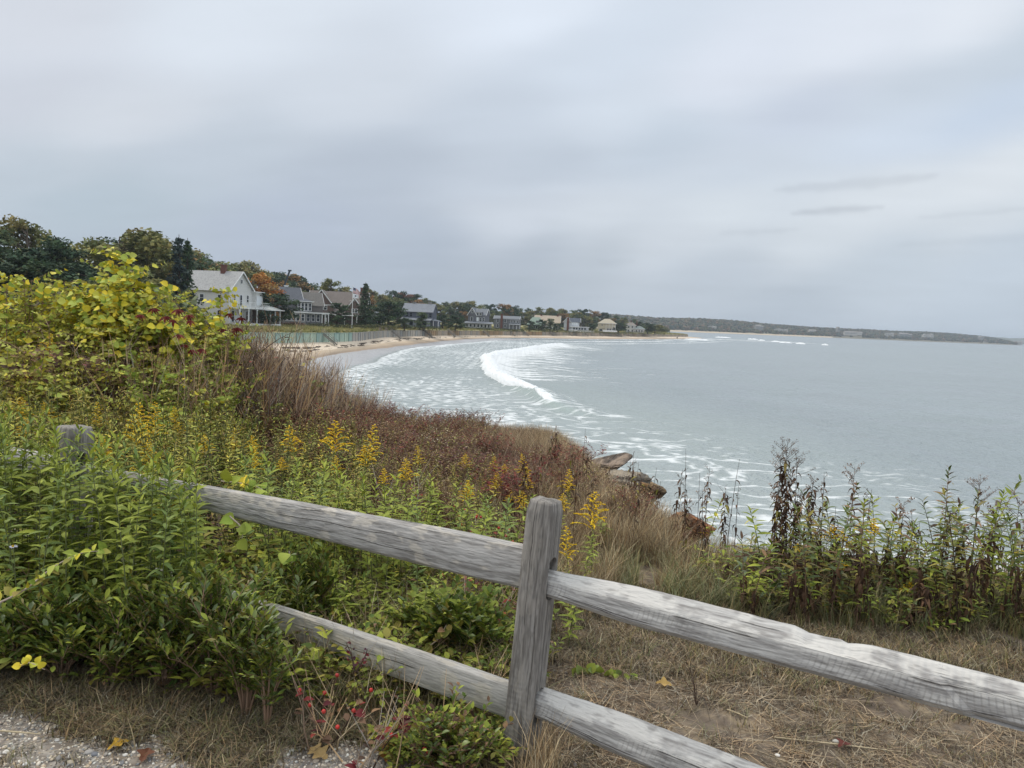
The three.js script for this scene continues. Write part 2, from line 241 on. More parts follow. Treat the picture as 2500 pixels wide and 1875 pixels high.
// ---------- rocks at the cliff edge ----------
{
  const rockTex = dataTex(512, 512, (u, v) => { const a = fbm(u * 6, v * 22, 101, 5, 0), c = fbm(u * 40, v * 40, 104, 3); return mix3(mix3(arr('#645f58'), arr('#b0a698'), sst(0.32, 0.66, a)), arr('#b8ab94'), sst(0.62, 0.8, c) * 0.5); }, true);
  const rockBump = dataTex(512, 512, (u, v) => 0.7 * fbm(u * 5, v * 26, 107, 5) + 0.3 * fbm(u * 40, v * 40, 109, 3), false);
  const mk = (name, center, size, turn, tilt, seed, tint, label, flat = 0.5) => {
    const geo = new THREE.SphereGeometry(1, 72, 48), p = geo.attributes.position, uv = geo.attributes.uv, rr = RNG(seed * 77), planes = [[V(0, 1, 0.05).normalize(), 0.62], [V(0, -1, 0), 0.7]];
    for (let k = 0; k < 15; k++) planes.push([V(rr() * 2 - 1, (rr() * 2 - 1) * 0.9, rr() * 2 - 1).normalize(), 0.6 + 0.3 * rr()]);
    for (let k = 0; k < p.count; k++) {
      const n = V(p.getX(k), p.getY(k), p.getZ(k)); let s = 1.15; for (const [q, h] of planes) { const c = n.dot(q); if (c > 0.05) s = min(s, h / c); }
      const y = n.y * s, lay = 0.11 * sst(0.25, 0.5, abs(((y * 5 + 1.5 * fbm3(n.x * 1.5 + 5, n.y, n.z * 1.5, seed)) % 1 + 1) % 1 - 0.5)); s *= 1 + 0.16 * (fbm3(n.x * 2.2 + 7, n.y * 2.2, n.z * 2.2, seed, 3) - 0.5) + 0.16 * (fbm3(n.x * 7 + 3, n.y * 11, n.z * 7, seed + 3, 4) - 0.5) - lay * flat;
      p.setXYZ(k, n.x * s * size[0] * 1.15, n.y * s * size[1] * 1.2, n.z * s * size[2] * 1.15); uv.setXY(k, p.getX(k) * 0.9 + p.getZ(k) * 0.8 + seed * 0.37, p.getY(k) * 1.3 + p.getZ(k) * 0.35);
    }
    geo.computeVertexNormals();
    const g = part(numbered(name), geo, std({ map: rockTex, color: tint, bumpMap: rockBump, bumpScale: 0.09 }), scene); g.position.copy(center); g.rotation.set(tilt[0], turn, tilt[1]); tag(g, label, 'rock');
  };
  mk('rock', at(1484, 1131, 11.8), [0.31, 0.085, 0.24], 0.15, [0.28, 0.22], 3, hex('#cfc4be'), 'flat brown rock slab tilted up at the cliff edge', 0.4);
  mk('rock', at(1518, 1186, 11.4), [0.5, 0.28, 0.42], 0.5, [0.05, -0.12], 8, hex('#dcd8cf'), 'large ledged grey brown boulder under the tilted slab', 0.42);
  mk('rock', at(1604, 1200, 10.9), [0.11, 0.12, 0.15], 0.2, [0, -0.3], 12, hex('#c4b090'), 'small blocky tan rock right of the ledged boulder', 0.4);
  mk('rock', at(1575, 1196, 11.2), [0.15, 0.14, 0.18], 0.9, [0, -0.2], 17, hex('#cdaa7c'), 'ochre rock between the ledged boulder and the small tan rock', 0.45);
  mk('rock', at(1678, 1290, 9.3), [0.24, 0.24, 0.3], 0.4, [0.1, -0.5], 23, hex('#d69c72'), 'rust brown earth clod at the cliff edge above the surf', 0.5);
  mk('rock', at(1452, 1168, 11.9), [0.2, 0.1, 0.22], 1.4, [0, -0.1], 29, hex('#b0a89c'), 'low dark rock under the dry grass left of the boulder', 0.45);
}
// ---------- the bay: sea with surf, beach, seawall, dune, woodland floor, headland ----------
const pc = (px, py, y = 0) => { const p = atY(px, py, y); return [p.x, -p.z]; };
const CREST = [[1475, 1013], [1440, 1006], [1405, 999], [1351, 984], [1315, 965], [1250, 941], [1206, 923], [1188, 892], [1183, 876], [1215, 865], [1286, 853], [1366, 839]].map(([a, b]) => pc(a, b, 0.3));
function curveX(P, d) { if (d <= P[0][1]) return P[0][0] + (P[0][0] - P[1][0]) / (P[0][1] - P[1][1]) * (d - P[0][1]); for (let k = 1; k < P.length; k++) if (d <= P[k][1]) { const t = (d - P[k - 1][1]) / (P[k][1] - P[k - 1][1]); return lerp(P[k - 1][0], P[k][0], t); } return P[P.length - 1][0]; }
const CR = CREST.slice().sort((a, b) => a[1] - b[1]);
const FRONT = [[-20.5, 60], [-22.2, 90], ...[[816, 918], [837, 908], [881, 894], [917, 887], [935, 874], [982, 856], [1018, 849]].map(([a, b]) => pc(a, b, 0.1)), [-21, 215], [-8, 300], [18, 352]].sort((a, b) => a[1] - b[1]);
const crestX = (d) => curveX(CR, d), frontX = (d) => curveX(FRONT, d);
const cAmp = (d) => d < 62 ? 0 : d < 80 ? sst(62, 80, d) * 0.95 : d < 125 ? 0.95 : lerp(0.95, 0.55, clamp((d - 125) / 150)) * sst(330, 280, d);
function seaY(x, d) {
  const r = sqrt(x * x + d * d), fade = 1 / (1 + pow(r / 260, 2));
  let y = fade * (0.42 * (fbm(x * 0.16 + 7, d * 0.11, 201, 4) - 0.5) + 0.16 * (fbm(x * 0.8, d * 0.6, 205, 3) - 0.5));
  if (d > 55 && d < 340) {
    const t = x - crestX(d) + 0.9 * (fbm(d * 0.12, 3.3, 207, 3) - 0.5), A = cAmp(d);
    y += A * (t < 0 ? exp(-(t * t) / 0.9) : exp(-(t * t) / 10));
    y += 0.16 * A * (sin((t - 4) / 19 * 2 * PI) * sst(2, 10, t) * sst(70, 30, t));
    const f = x - frontX(d); y += 0.28 * sst(60, 95, d) * sst(330, 200, d) * (f < 0 ? exp(-(f * f) / 0.5) : exp(-(f * f) / 8));
  }
  return y;
}
const SX0 = -60, SX1 = 260, SD0 = 17, SD1 = 760, LSD = Math.log(SD1 / SD0);
function foamCover(x, d) {
  const t = x - crestX(clamp(d, 66, 300)), f = x - frontX(clamp(d, 60, 352)); let c = 0;
  const wob = (fbm(x * 0.08, d * 0.05, 221, 3) - 0.5);
  if (d > 52) {
    const inside = sst(0.6, -0.8, t + wob * 4) * sst(-0.9, 0.6, f) * sst(330, 290, d);
    let k = 0.38 + 0.3 * wob; k += 0.34 * exp(-pow(max(f, 0) / 2.6, 2)); k -= 0.22 * exp(-pow((d - 112 - f * 0.25) / 7, 2)) * sst(1, 5, f); if (d < 100) k -= 0.18 * sst(-7, -1, t);
    k -= 0.10 * sst(66, 52, d) * sst(-10, 0, x);
    c = max(c, inside * k);
    const back = sst(26 + wob * 20, 1, t) * sst(-0.4, 0.3, t) * sst(97, 112, d) * sst(310, 270, d);
    c = max(c, back * (0.50 + 0.55 * exp(-pow(t / 5, 2)) + wob * 0.4));
    if (d > 66 && d < 100) c = max(c, 0.30 * sst(5, 0.5, t) * sst(-0.5, 0, t));
  }
  if (d < 78) { const b = sst(78, 62, d); c = max(c, b * (0.46 * sst(5 + wob * 6, -3, x - 0.06 * (d - 30)) + 0.25 * sst(21 + wob * 9, 6, x + (d - 35) * 0.1) * sst(72, 50, d) + 0.14 * sst(30, 18, x) * sst(52, 40, d))); c = max(c, 0.5 * sst(33, 25, d) * sst(20, 12, x)); }
  c = max(c, 0.16 * sst(1, -1, f) * sst(-9, -4, f) * (0.6 + wob));
  if (d > 270) {                                          // rows of surf along the beach that runs off to the right, and off the spit
    const wl = wlD(x), o = wl - d;
    for (const [a, w, k] of [[9, 4.5, 0.74], [28, 7, 0.7], [54, 10, 0.66], [90, 10, 0.5]]) c = max(c, k * exp(-pow((o - a - wob * 22) / w, 2)) * sst(-20, 30, x) * sst(0.25, 0.6, fbm(x * 0.03, a, 231, 3) + 0.12));
  }
  return clamp(c, 0, 0.97);
}
const WLP = [[-26, 60], [-31.5, 100], ...[[747, 883], [819, 865], [902, 854], [989, 843], [1034, 838], [1168, 826.6], [1300, 825], [1395, 827], [1521, 828], [1650, 827.6], [1722, 825.5]].map(([a, b]) => pc(a, b, 0))];
function wlD(x) { const P = WLP.slice(5); if (x <= P[0][0]) return P[0][1]; for (let k = 1; k < P.length; k++) if (x <= P[k][0]) return lerp(P[k - 1][1], P[k][1], (x - P[k - 1][0]) / (P[k][0] - P[k - 1][0])); return P[P.length - 1][1] + (x - P[P.length - 1][0]) * 0.15; }
{
  const rows = [], cols = [];
  for (let r = 16; r < 30000; r *= r < 420 ? 1.010 : 1.035) rows.push(r);
  for (let a = -62; a < -42; a += 1.2) cols.push(a); for (let a = -42; a < 50; a += 0.16) cols.push(a); for (let a = 50; a <= 74; a += 1.2) cols.push(a);
  const g = new Geo(), uv1 = [];
  for (const r of rows) for (const a of cols) { const x = r * sin(a * PI / 180), d = r * cos(a * PI / 180); g.v(x, r < 900 ? seaY(x, d) : 0, -d, null, (x - SX0) / (SX1 - SX0), Math.log(max(d, 1) / SD0) / LSD); const wx = r < 1500 ? 0.5 * (fbm(x * 0.04, d * 0.04, 271, 3) - 0.5) : 0, wy = r < 1500 ? 0.5 * (fbm(x * 0.04 + 9, d * 0.04, 273, 3) - 0.5) : 0; uv1.push((x * 0.88 + d * 0.47) / 23 + wx, (d * 0.88 - x * 0.47) / 23 + wy); }
  const n = cols.length; for (let a = 0; a + 1 < rows.length; a++) for (let b = 0; b + 1 < n; b++) { const k = a * n + b; g.quad(k, k + 1, k + n + 1, k + n); }
  const geo = g.build(); geo.setAttribute('uv1', new THREE.BufferAttribute(new Float32Array(uv1), 2));
  const deep = [0.212, 0.252, 0.262], green = [0.262, 0.308, 0.295], milky = [0.34, 0.372, 0.375], white = [0.74, 0.775, 0.79];
  const W = 1280, H = 2048, fo = new Float32Array(W * H);
  const map = dataTex(W, H, (u, v) => {
    const x = SX0 + u * (SX1 - SX0), d = SD0 * exp(v * LSD), edge = sst(0, 0.02, v) * sst(1, 0.985, v) * sst(0, 0.01, u) * sst(1, 0.97, u);
    const c = foamCover(x, d) * edge;
    const s = d < 90 ? 1 : 90 / d;                        // far foam reads in broader patches
    const q = 1 - 1.5 * abs(sfbm(x * 0.30, d * 0.32, 4)), q2 = 0.5 + 0.62 * sfbm(x * 0.85 + 31, d * 0.85 * (0.5 + 0.5 * s), 4), q3 = noise2(x * 4.5, d * 4.5 * s, 247);
    const tq = x - crestX(clamp(d, 66, 300)), bk = sst(0, 3, tq) * sst(95, 108, d) * sst(320, 290, d), qb = 0.5 + 0.6 * sfbm(x * 0.06 + 11, d * 0.26, 4);
    const wl = sst(0.46, 0.26, c) * sst(110, 80, d), lace = clamp(1.02 - 2.6 * abs(sfbm(x * 0.17 + 0.5 * simplex(x * 0.11, d * 0.11), d * 0.20, 3)) + 0.35 * (q2 - 0.5)), nn0 = lerp(clamp((q * 0.62 + q2 * 0.45 + q3 * 0.16 - 0.38) * 1.3), lace, wl), nn = lerp(nn0, clamp((qb * 0.9 + q2 * 0.25 - 0.26) * 1.6), bk);
    const a = c > 0.02 ? sst(0.92 - c, 1.24 - c, nn + 0.10 * c) : 0;
    const t = x - crestX(clamp(d, 66, 300)); let w = mix3(deep, green, sst(24, 2, t) * sst(420, 160, d) * 0.85 * edge); w = mix3(w, milky, clamp(c * 1.5) * 0.55);
    const f = x - frontX(clamp(d, 60, 352)); if (f < 0 && d < 340) w = mix3(w, [0.40, 0.405, 0.415], sst(0, -3, f) * edge);
    const fc = exp(-pow((t + 0.55) / 0.8, 2)) * sst(65, 70, d) * sst(96, 84, d); w = mix3(w, [0.30, 0.37, 0.345], fc * 0.7);
    fo[floor(v * H) * W + floor(u * W)] = a;
    const fx = mix3(w, white, a * (0.62 + 0.3 * q3)); const l = 1 + 0.10 * (fbm(x * 0.05, d * 0.02, 251, 3) - 0.5); return [fx[0] * l, fx[1] * l, fx[2] * l];
  }, true);
  const rough = dataTex(W, H, (u, v) => 0.24 + 0.6 * fo[floor(v * H) * W + floor(u * W)], false);
  map.wrapS = map.wrapT = rough.wrapS = rough.wrapT = THREE.ClampToEdgeWrapping;
  const bump = dataTex(1024, 1024, (u, v) => 0.62 * fbm(u * 19, v * 19, 261, 4, 19) + 0.38 * (1 - abs(2 * fbm(u * 47, v * 47, 265, 3, 47) - 1)), false); bump.channel = 1;
  structure('sea', geo, new THREE.MeshPhysicalMaterial({ map, roughnessMap: rough, roughness: 1, bumpMap: bump, bumpScale: 0.3, ior: 1.33 }), 'grey green sea of the bay with lacy white foam and low waves');
}
// white water of the breaking waves
const foamWhite = std({ color: new THREE.Color(0.70, 0.735, 0.75), roughness: 0.75 });
function breaker(d0, d1, wl, wr, hgt, seed, label) {
  const g = new Geo(), N = 420, M = 30, o = V(crestX((d0 + d1) / 2), 0, -(d0 + d1) / 2);
  for (let a = 0; a <= N; a++) {
    const d = d0 * pow(d1 / d0, a / N), end = (0.42 + 0.58 * sst(83, 92, d)) * sst(71.5, 75, d) * (1 - 0.8 * exp(-pow((d - 81.5) / 1.1, 2))) * sst(1, 0.93, a / N), ro = 1 + 0.9 * (fbm(d * 0.35, 1.7, seed, 4) - 0.5), tt = 0.9 * (fbm(d * 0.12, 3.3, 207, 3) - 0.5);
    for (let b = 0; b <= M; b++) {
      const q = b / M, t = lerp(-wl * ro, wr * ro, q) * (0.12 + 0.88 * end), x = crestX(d) - tt + t, dome = pow(sin(PI * clamp(q * 0.98 + 0.01)), 0.6);
      const lump = 0.6 * fbm3(x * 1.4, d * 1.4, 1.5, seed + 3, 4) + 0.5 * fbm3(x * 4.2, d * 3.2, 2.5, seed + 7, 3) - 0.25;
      const px = x - 0.30 * dome * (1 - q) * hgt * (lump + 0.6), y = seaY(x, d) - 0.10 + (0.25 + 0.75 * end) * sst(0.02, 0.25, end) * dome * hgt * lump;
      g.v(px - o.x, y, -d - o.z, null);
    }
  }
  for (let a = 0; a < N; a++) for (let b = 0; b < M; b++) { const k = a * (M + 1) + b; g.quad(k, k + 1, k + M + 2, k + M + 1); }
  const m = part(numbered('breaking_wave'), g.build(), foamWhite, scene); m.position.copy(o); tag(m, label, 'wave', null); return m;
}
breaker(71.5, 285, 0.9, 1.7, 1.0, 301, 'long white breaking wave that curves across the middle of the bay');
{
  const list = [[1838, 828.5, 26], [1860, 831, 20], [1893, 834, 24], [1917, 836.5, 30], [1955, 839, 22], [2014, 842, 13], [1765, 824, 40], [1700, 829, 60]];
  list.forEach(([px, py, w], i) => {
    const c = atY(px, py, 0.2), g = new Geo(), W = w / 1879 * -c.z, N = 40, M = 10;
    for (let a = 0; a <= N; a++) for (let b = 0; b <= M; b++) { const u = a / N * 2 - 1, q = b / M, e = sqrt(max(0, 1 - u * u)), l = fbm3(u * 6, q * 3, i * 3.7, 321, 3); g.v(u * W / 2, -0.1 + e * sin(PI * q) * (0.55 + 1.0 * l), (q - 0.5) * 7 * e + 6 * (fbm(u * 3, i, 325, 2) - 0.5), null); }
    for (let a = 0; a < N; a++) for (let b = 0; b < M; b++) { const k = a * (M + 1) + b; g.quad(k, k + 1, k + M + 2, k + M + 1); }
    const m = part(numbered('breaking_wave'), g.build(), foamWhite, scene); m.position.set(c.x, 0, c.z); tag(m, 'small far whitecap in the row of surf off the end of the sand spit', 'wave', 'far whitecaps off the sand spit');
  });
}
// ---------- beach ----------
const PAIRS = [[[-9, 24], [-60, 66, 3.2]], [[-18, 40], [-57, 82, 3.0]], [[-26, 60], [-53, 98, 2.7]], [[-31, 98], [-48, 122, 2.3]]];
for (const [a, b, c, d, e] of [[747, 883, 705, 837, 2.0], [819, 865, 857, 833, 1.85], [902, 854, 905, 827.5, 1.75], [989, 843, 950, 822.7, 1.6], [1034, 838, 1030, 820, 1.5], [1168, 826.6, 1176, 818.4, 1.05], [1300, 825, 1300, 818.6, 0.85], [1395, 827, 1400, 819.7, 0.85], [1521, 828, 1540, 821.5, 0.85], [1650, 827.6, 1650, 822, 0.85], [1722, 825.5, 1680, 822, 0.85]]) PAIRS.push([pc(a, b, 0), [...pc(c, d, e), e]]);
const wlCurve = new THREE.CatmullRomCurve3(PAIRS.map(([a]) => V(a[0], 0, -a[1])), false, 'centripetal'), wbCurve = new THREE.CatmullRomCurve3(PAIRS.map(([, b]) => V(b[0], b[2], -b[1])), false, 'centripetal');
const NB = 300, WLs = [], WBs = [];
for (let k = 0; k <= NB; k++) { WLs.push(wlCurve.getPoint(k / NB)); WBs.push(wbCurve.getPoint(k / NB)); }
{
  const g = new Geo(), M = 22;
  for (let k = 0; k <= NB; k++) {
    const a = WLs[k], b = WBs[k];
    for (let j = 0; j <= M; j++) { const t = lerp(-0.5, 1.02, j / M), y = t < 0 ? t * 1.6 : b.y * pow(t, 0.9), x = lerp(a.x, b.x, t), z = lerp(a.z, b.z, t); g.v(x, y + 0.06 * (fbm(x * 0.5, z * 0.5, 331, 3) - 0.5), z, null, t, k / NB * 60); }
  }
  for (let k = 0; k < NB; k++) for (let j = 0; j < M; j++) { const a = k * (M + 1) + j; g.quad(a, a + M + 1, a + M + 2, a + 1); }
  // the sand spit beyond the wall
  const tip = WLs[NB], b0 = WBs[NB]; 
  const dry = arr('#cabba6'), wet = arr('#958471'), damp = arr('#b09f88');
  const map = dataTex(1024, 2048, (u, v) => {
    const w = (fbm(v * 260, u * 3, 335, 4) - 0.5), t = u + w * 0.10; let c = mix3(wet, damp, sst(0.05, 0.3, t)); c = mix3(c, dry, sst(0.36, 0.44, t));
    const n = fbm(u * 60, v * 900, 337, 3); const l = 0.92 + 0.16 * n; c = [c[0] * l, c[1] * l, c[2] * l];
    const k = sst(0.56, 0.66, fbm(u * 26, v * 420, 339, 4)) * (exp(-pow((t - 0.66) / 0.05, 2)) + 0.5 * exp(-pow((t - 0.47) / 0.03, 2))); return mix3(c, arr('#4c4034'), clamp(k * 0.85));
  }, true);
  map.wrapS = THREE.ClampToEdgeWrapping; map.repeat.set(1, 1 / 60);
  structure('beach', g.build(), std({ map, roughness: 0.9 }), 'pale sand beach curving along the seawall');
}
// dune and woodland floor behind the wall
const nrmAt = (k) => { const a = WBs[max(0, k - 2)], b = WBs[min(NB, k + 2)], t = b.clone().sub(a).setY(0).normalize(); return V(t.z, 0, -t.x); };   // to the land
const topOf = (k) => WBs[k].y + (k / NB > 0.9 ? 1.7 : 1.85);
const duneY = (k, s) => { const t = topOf(k), far = lerp(4.7, 3.7, clamp(k / NB)); return s < 45 ? lerp(t, far, pow(clamp(s / 32), 0.6)) : far + (s - 45) * 0.028; };
function landAt(x, d) { let bk = 0, bd = 1e9; for (let k = 0; k <= NB; k++) { const e = (WBs[k].x - x) ** 2 + (WBs[k].z + d) ** 2; if (e < bd) { bd = e; bk = k; } } return duneY(bk, sqrt(bd)); }
const LAND = (px, d) => onGround(px, d, landAt);
{
  const g = new Geo(), S = [0.1, 1, 2, 4, 6, 9, 12, 16, 20, 26, 32, 38, 45, 60, 80, 110, 150, 210, 320];
  for (let k = 0; k <= NB; k++) { const n = nrmAt(k); for (const s of S) { const p = WBs[k].clone().addScaledVector(n, s); g.v(p.x, duneY(k, s) + (s > 1 ? 0.25 * (fbm(p.x * 0.2, p.z * 0.2, 341, 3) - 0.5) : 0) + (s > 100 ? 3 * (fbm(p.x * .02, p.z * .02, 343, 3) - .5) : 0), p.z, null, p.x / 40, p.z / 40); } }
  for (let k = 0; k < NB; k++) for (let j = 0; j + 1 < S.length; j++) { const a = k * S.length + j; g.quad(a, a + S.length, a + S.length + 1, a + 1); }
  const map = dataTex(512, 512, (u, v) => mix3(mix3(arr('#8d8a5c'), arr('#a39a6c'), fbm(u * 12, v * 12, 345, 4, 12)), arr('#6e7048'), sst(0.5, 0.7, fbm(u * 20, v * 20, 347, 4, 20))), true);
  structure('dune', g.build(), std({ map, roughness: 1 }), 'grassy dune and lawn between the seawall and the houses');
}
// dune grass on it
{
  const r = RNG(41), g = new Geo(), mats = [], cols = [];
  for (let k = 0; k < 16; k++) { const a = r() * 6.28, l = 0.5 + r() * 0.5, b = V(cos(a) * 0.25 * r(), 0, sin(a) * 0.25 * r()), t = b.clone().add(V(cos(a) * 0.35 * l + 0.1, l, sin(a) * 0.35 * l)), s = V(-sin(a), 0, cos(a)).multiplyScalar(0.03); const i = g.n; for (const p of [b.clone().add(s), b.clone().sub(s), t]) g.v(p.x, p.y, p.z, null); g.tri(i, i + 1, i + 2); }
  const pal = ['#8f8c58', '#a59a68', '#7b7f4a', '#b0a478', '#6b7343'].map(hex);
  for (let i = 0; i < 26000; i++) { const k = floor(pow(r(), 1.5) * NB), s = 0.4 + 40 * r(), p = WBs[k].clone().addScaledVector(nrmAt(k), s); p.y = duneY(k, s) - 0.05; if (fbm(p.x * 0.09, p.z * 0.09, 351, 3) < 0.33 && s < 9) continue; const q = 0.7 + r() * 0.7; const m = new THREE.Matrix4().makeRotationY(r() * 6.3); m.scale(V(q * 1.4, q * 0.75, q * 1.4)); m.setPosition(p); mats.push(m); cols.push(vary(pick(pal, r), r, 0.2)); }
  tag(instanced('dune_grass', g.build(), std({ color: 0xffffff, roughness: 1 }), mats, cols), 'olive and straw coloured dune grass behind the seawall', 'grass', null, 'stuff');
}
// dark weed washed up on the dry sand
{
  const r = RNG(47), g = new Geo(), mats = []; for (let k = 0; k < 9; k++) { const a = r() * 6.3; g.tube([V(r() * .3, 0, r() * .3), V(r() * .3 + cos(a) * .3, 0.06 + r() * .06, r() * .3 + sin(a) * .3), V(cos(a) * .6, 0.0, sin(a) * .6)], [0.03, 0.04, 0.01], 3, null); }
  for (let i = 0; i < 900; i++) { const k = floor(NB * (0.2 + 0.5 * pow(r(), 1.4))), t = (r() < 0.7 ? 0.66 : 0.5) + (r() - 0.5) * 0.09 + 0.04 * sin(k * 0.4), p = WLs[k].clone().lerp(WBs[k], t); p.y = WBs[k].y * pow(t, 0.9); if (fbm(k * 0.25, t * 4, 355, 3) < 0.47) continue; const m = new THREE.Matrix4().makeRotationY(r() * 6.3); const q = 0.4 + r() * 0.7; m.scale(V(q, q, q)); m.setPosition(p); mats.push(m); }
  tag(instanced('seaweed', g.build(), std({ color: hex('#3d332a') }), mats), 'broken line of dark dried weed along the sand below the seawall', 'seaweed', null, 'stuff');
}
// ---------- seawall and beach stairs ----------
{
  const L = []; let acc = 0; for (let k = 1; k <= NB; k++) { acc += WBs[k].distanceTo(WBs[k - 1]); L.push([acc, k]); }
  const pt = (s) => { let lo = 0; while (lo < L.length - 1 && L[lo][0] < s) lo++; const k = L[lo][1], s0 = lo ? L[lo - 1][0] : 0, t = (s - s0) / (L[lo][0] - s0); return [WBs[k - 1].clone().lerp(WBs[k], t), k]; };
  const panelGeo = (boards, seed, depth) => { const g = new Geo(), r = RNG(seed); for (let b = 0; b < boards; b++) { const w = 1 / boards; g.box((b + 0.5) * w, 0.5 - 0.02 * r(), (r() - 0.5) * depth, w * 0.94, 1 - 0.03 * r(), 0.07, vary(hex('#ffffff'), r, 0.10)); } g.box(0, 0.5, 0.08, 0.06, 1.06, 0.16, hex('#d8d8d8')); g.box(0.5, 0.985, 0.05, 1, 0.05, 0.2, hex('#e2e2e2')); return g.build(false); };
  const V3 = [1, 2, 3].map((s) => panelGeo(8, 400 + s, 0.05));
  const woodGrain = dataTex(256, 256, (u, v) => 0.78 + 0.22 * fbm(u * 40, v * 6, 411, 4, 0), true);
  const mk = (c) => [0, 1, 2].map((k) => std({ color: vary(hex(c), RNG(420 + k), 0.14), vertexColors: true, map: woodGrain }));
  const sect = [['seawall', 'green weathered board seawall, the nearest stretch above the beach', 857, mk('#b4cbbb')], ['seawall', 'grey board seawall between the green stretch and the tan stretch', 1033, mk('#bdbbb4')], ['seawall', 'tan brown board seawall along the middle of the beach', 1252, mk('#ab9474')], ['seawall', 'pale patched seawall along the far end of the beach', 9999, mk('#b3a898')]];
  const groups = sect.map(([n, l]) => thing(n, V(), l, 'seawall'));
  let s = 40, i = 0; const end = acc - 1;
  while (s < end) {
    const far = s > 330 ? 4.2 : 2.6, [a] = pt(s), [b, k] = pt(min(s + far, end)), px = proj(a)[0]; const q = sect.findIndex((e) => px < e[2]); let mats = sect[q][3];
    if (q === 3 && (px > 1280 && px < 1320)) mats = sect[2][3]; if (q === 2 && hash(floor(px / 26), 3, 9) > 0.66) mats = sect[3][3];
    const m = part('panel', V3[i % 3], mats[i % 3], groups[q]), d = b.clone().sub(a); m.position.set(a.x, min(a.y, b.y) - 0.35, a.z); m.rotation.y = atan2(-d.z, d.x); m.scale.set(sqrt(d.x * d.x + d.z * d.z), topOf(k) - min(a.y, b.y) + 0.42, 1); s += far; i++;
  }
  // stairs down to the sand
  const g = new Geo(), n = 9, run = 2.7, c = hex('#8b8780'), dk = hex('#54504a');
  const st = thing('beach_stairs', V(), 'x', 'stairs', 'wooden beach stairs over the seawall');
  const sg = new Geo(); for (const z of [-0.45, 0.45]) sg.beam(V(-0.4, 2.25, z), V(run, 0.0, z), 0.06, 0.22, c); part('stringer', sg.build(false), VC, st);
  for (let k = 0; k < n; k++) { const tg = new Geo(), t = (k + 0.5) / n; tg.box(lerp(-0.3, run, t), lerp(2.25, 0, t) + 0.09, 0, 0.27, 0.05, 0.84, dk); part('tread', tg.build(false), VC, st); }
  for (const z of [-0.5, 0.5]) { const rg = new Geo(); rg.beam(V(-0.5, 3.2, z), V(run, 0.95, z), 0.05, 0.07, c); rg.beam(V(-0.45, 2.75, z), V(run, 0.5, z), 0.04, 0.06, c); for (const t of [0.02, 0.36, 0.7, 1]) rg.beam(V(lerp(-0.4, run, t), lerp(2.1, -0.1, t), z), V(lerp(-0.4, run, t), lerp(3.16, 0.95, t), z), 0.06, 0.06, c); part('handrail', rg.build(false), VC, st); }
  const spots = [[789, 'grey wooden stairs down the green seawall, nearest of the beach stairs'], [956, 'grey wooden stairs in the middle of the grey seawall stretch'], [1036, 'grey wooden stairs where the grey seawall meets the tan stretch'], [1094, 'grey wooden stairs near the start of the tan seawall'], [1180, 'grey wooden stairs in the middle of the tan seawall'], [1245], [1279], [1342], [1388, 'pale bulkier stairs below the white house with the brick chimney'], [1427], [1463], [1509], [1533]];
  spots.forEach(([px, label], j) => {
    let bs = 40, be = 1e9; for (let q = 40; q < end; q += 0.5) { const e = abs(proj(pt(q)[0].clone().setY(2.5))[0] - px); if (e < be) { be = e; bs = q; } }
    const [p, k] = pt(bs), nn = nrmAt(k), o = j ? st.clone() : st; if (j) { o.name = numbered('beach_stairs'); scene.add(o); }
    o.userData.label = label ?? 'small far wooden stairs over the pale end of the seawall'; if (label) { } o.position.copy(p).addScaledVector(nn, -0.2); o.position.y = topOf(k) - 2.28; o.rotation.y = atan2(nn.z, -nn.x); o.scale.setScalar(1.0);
  });
}
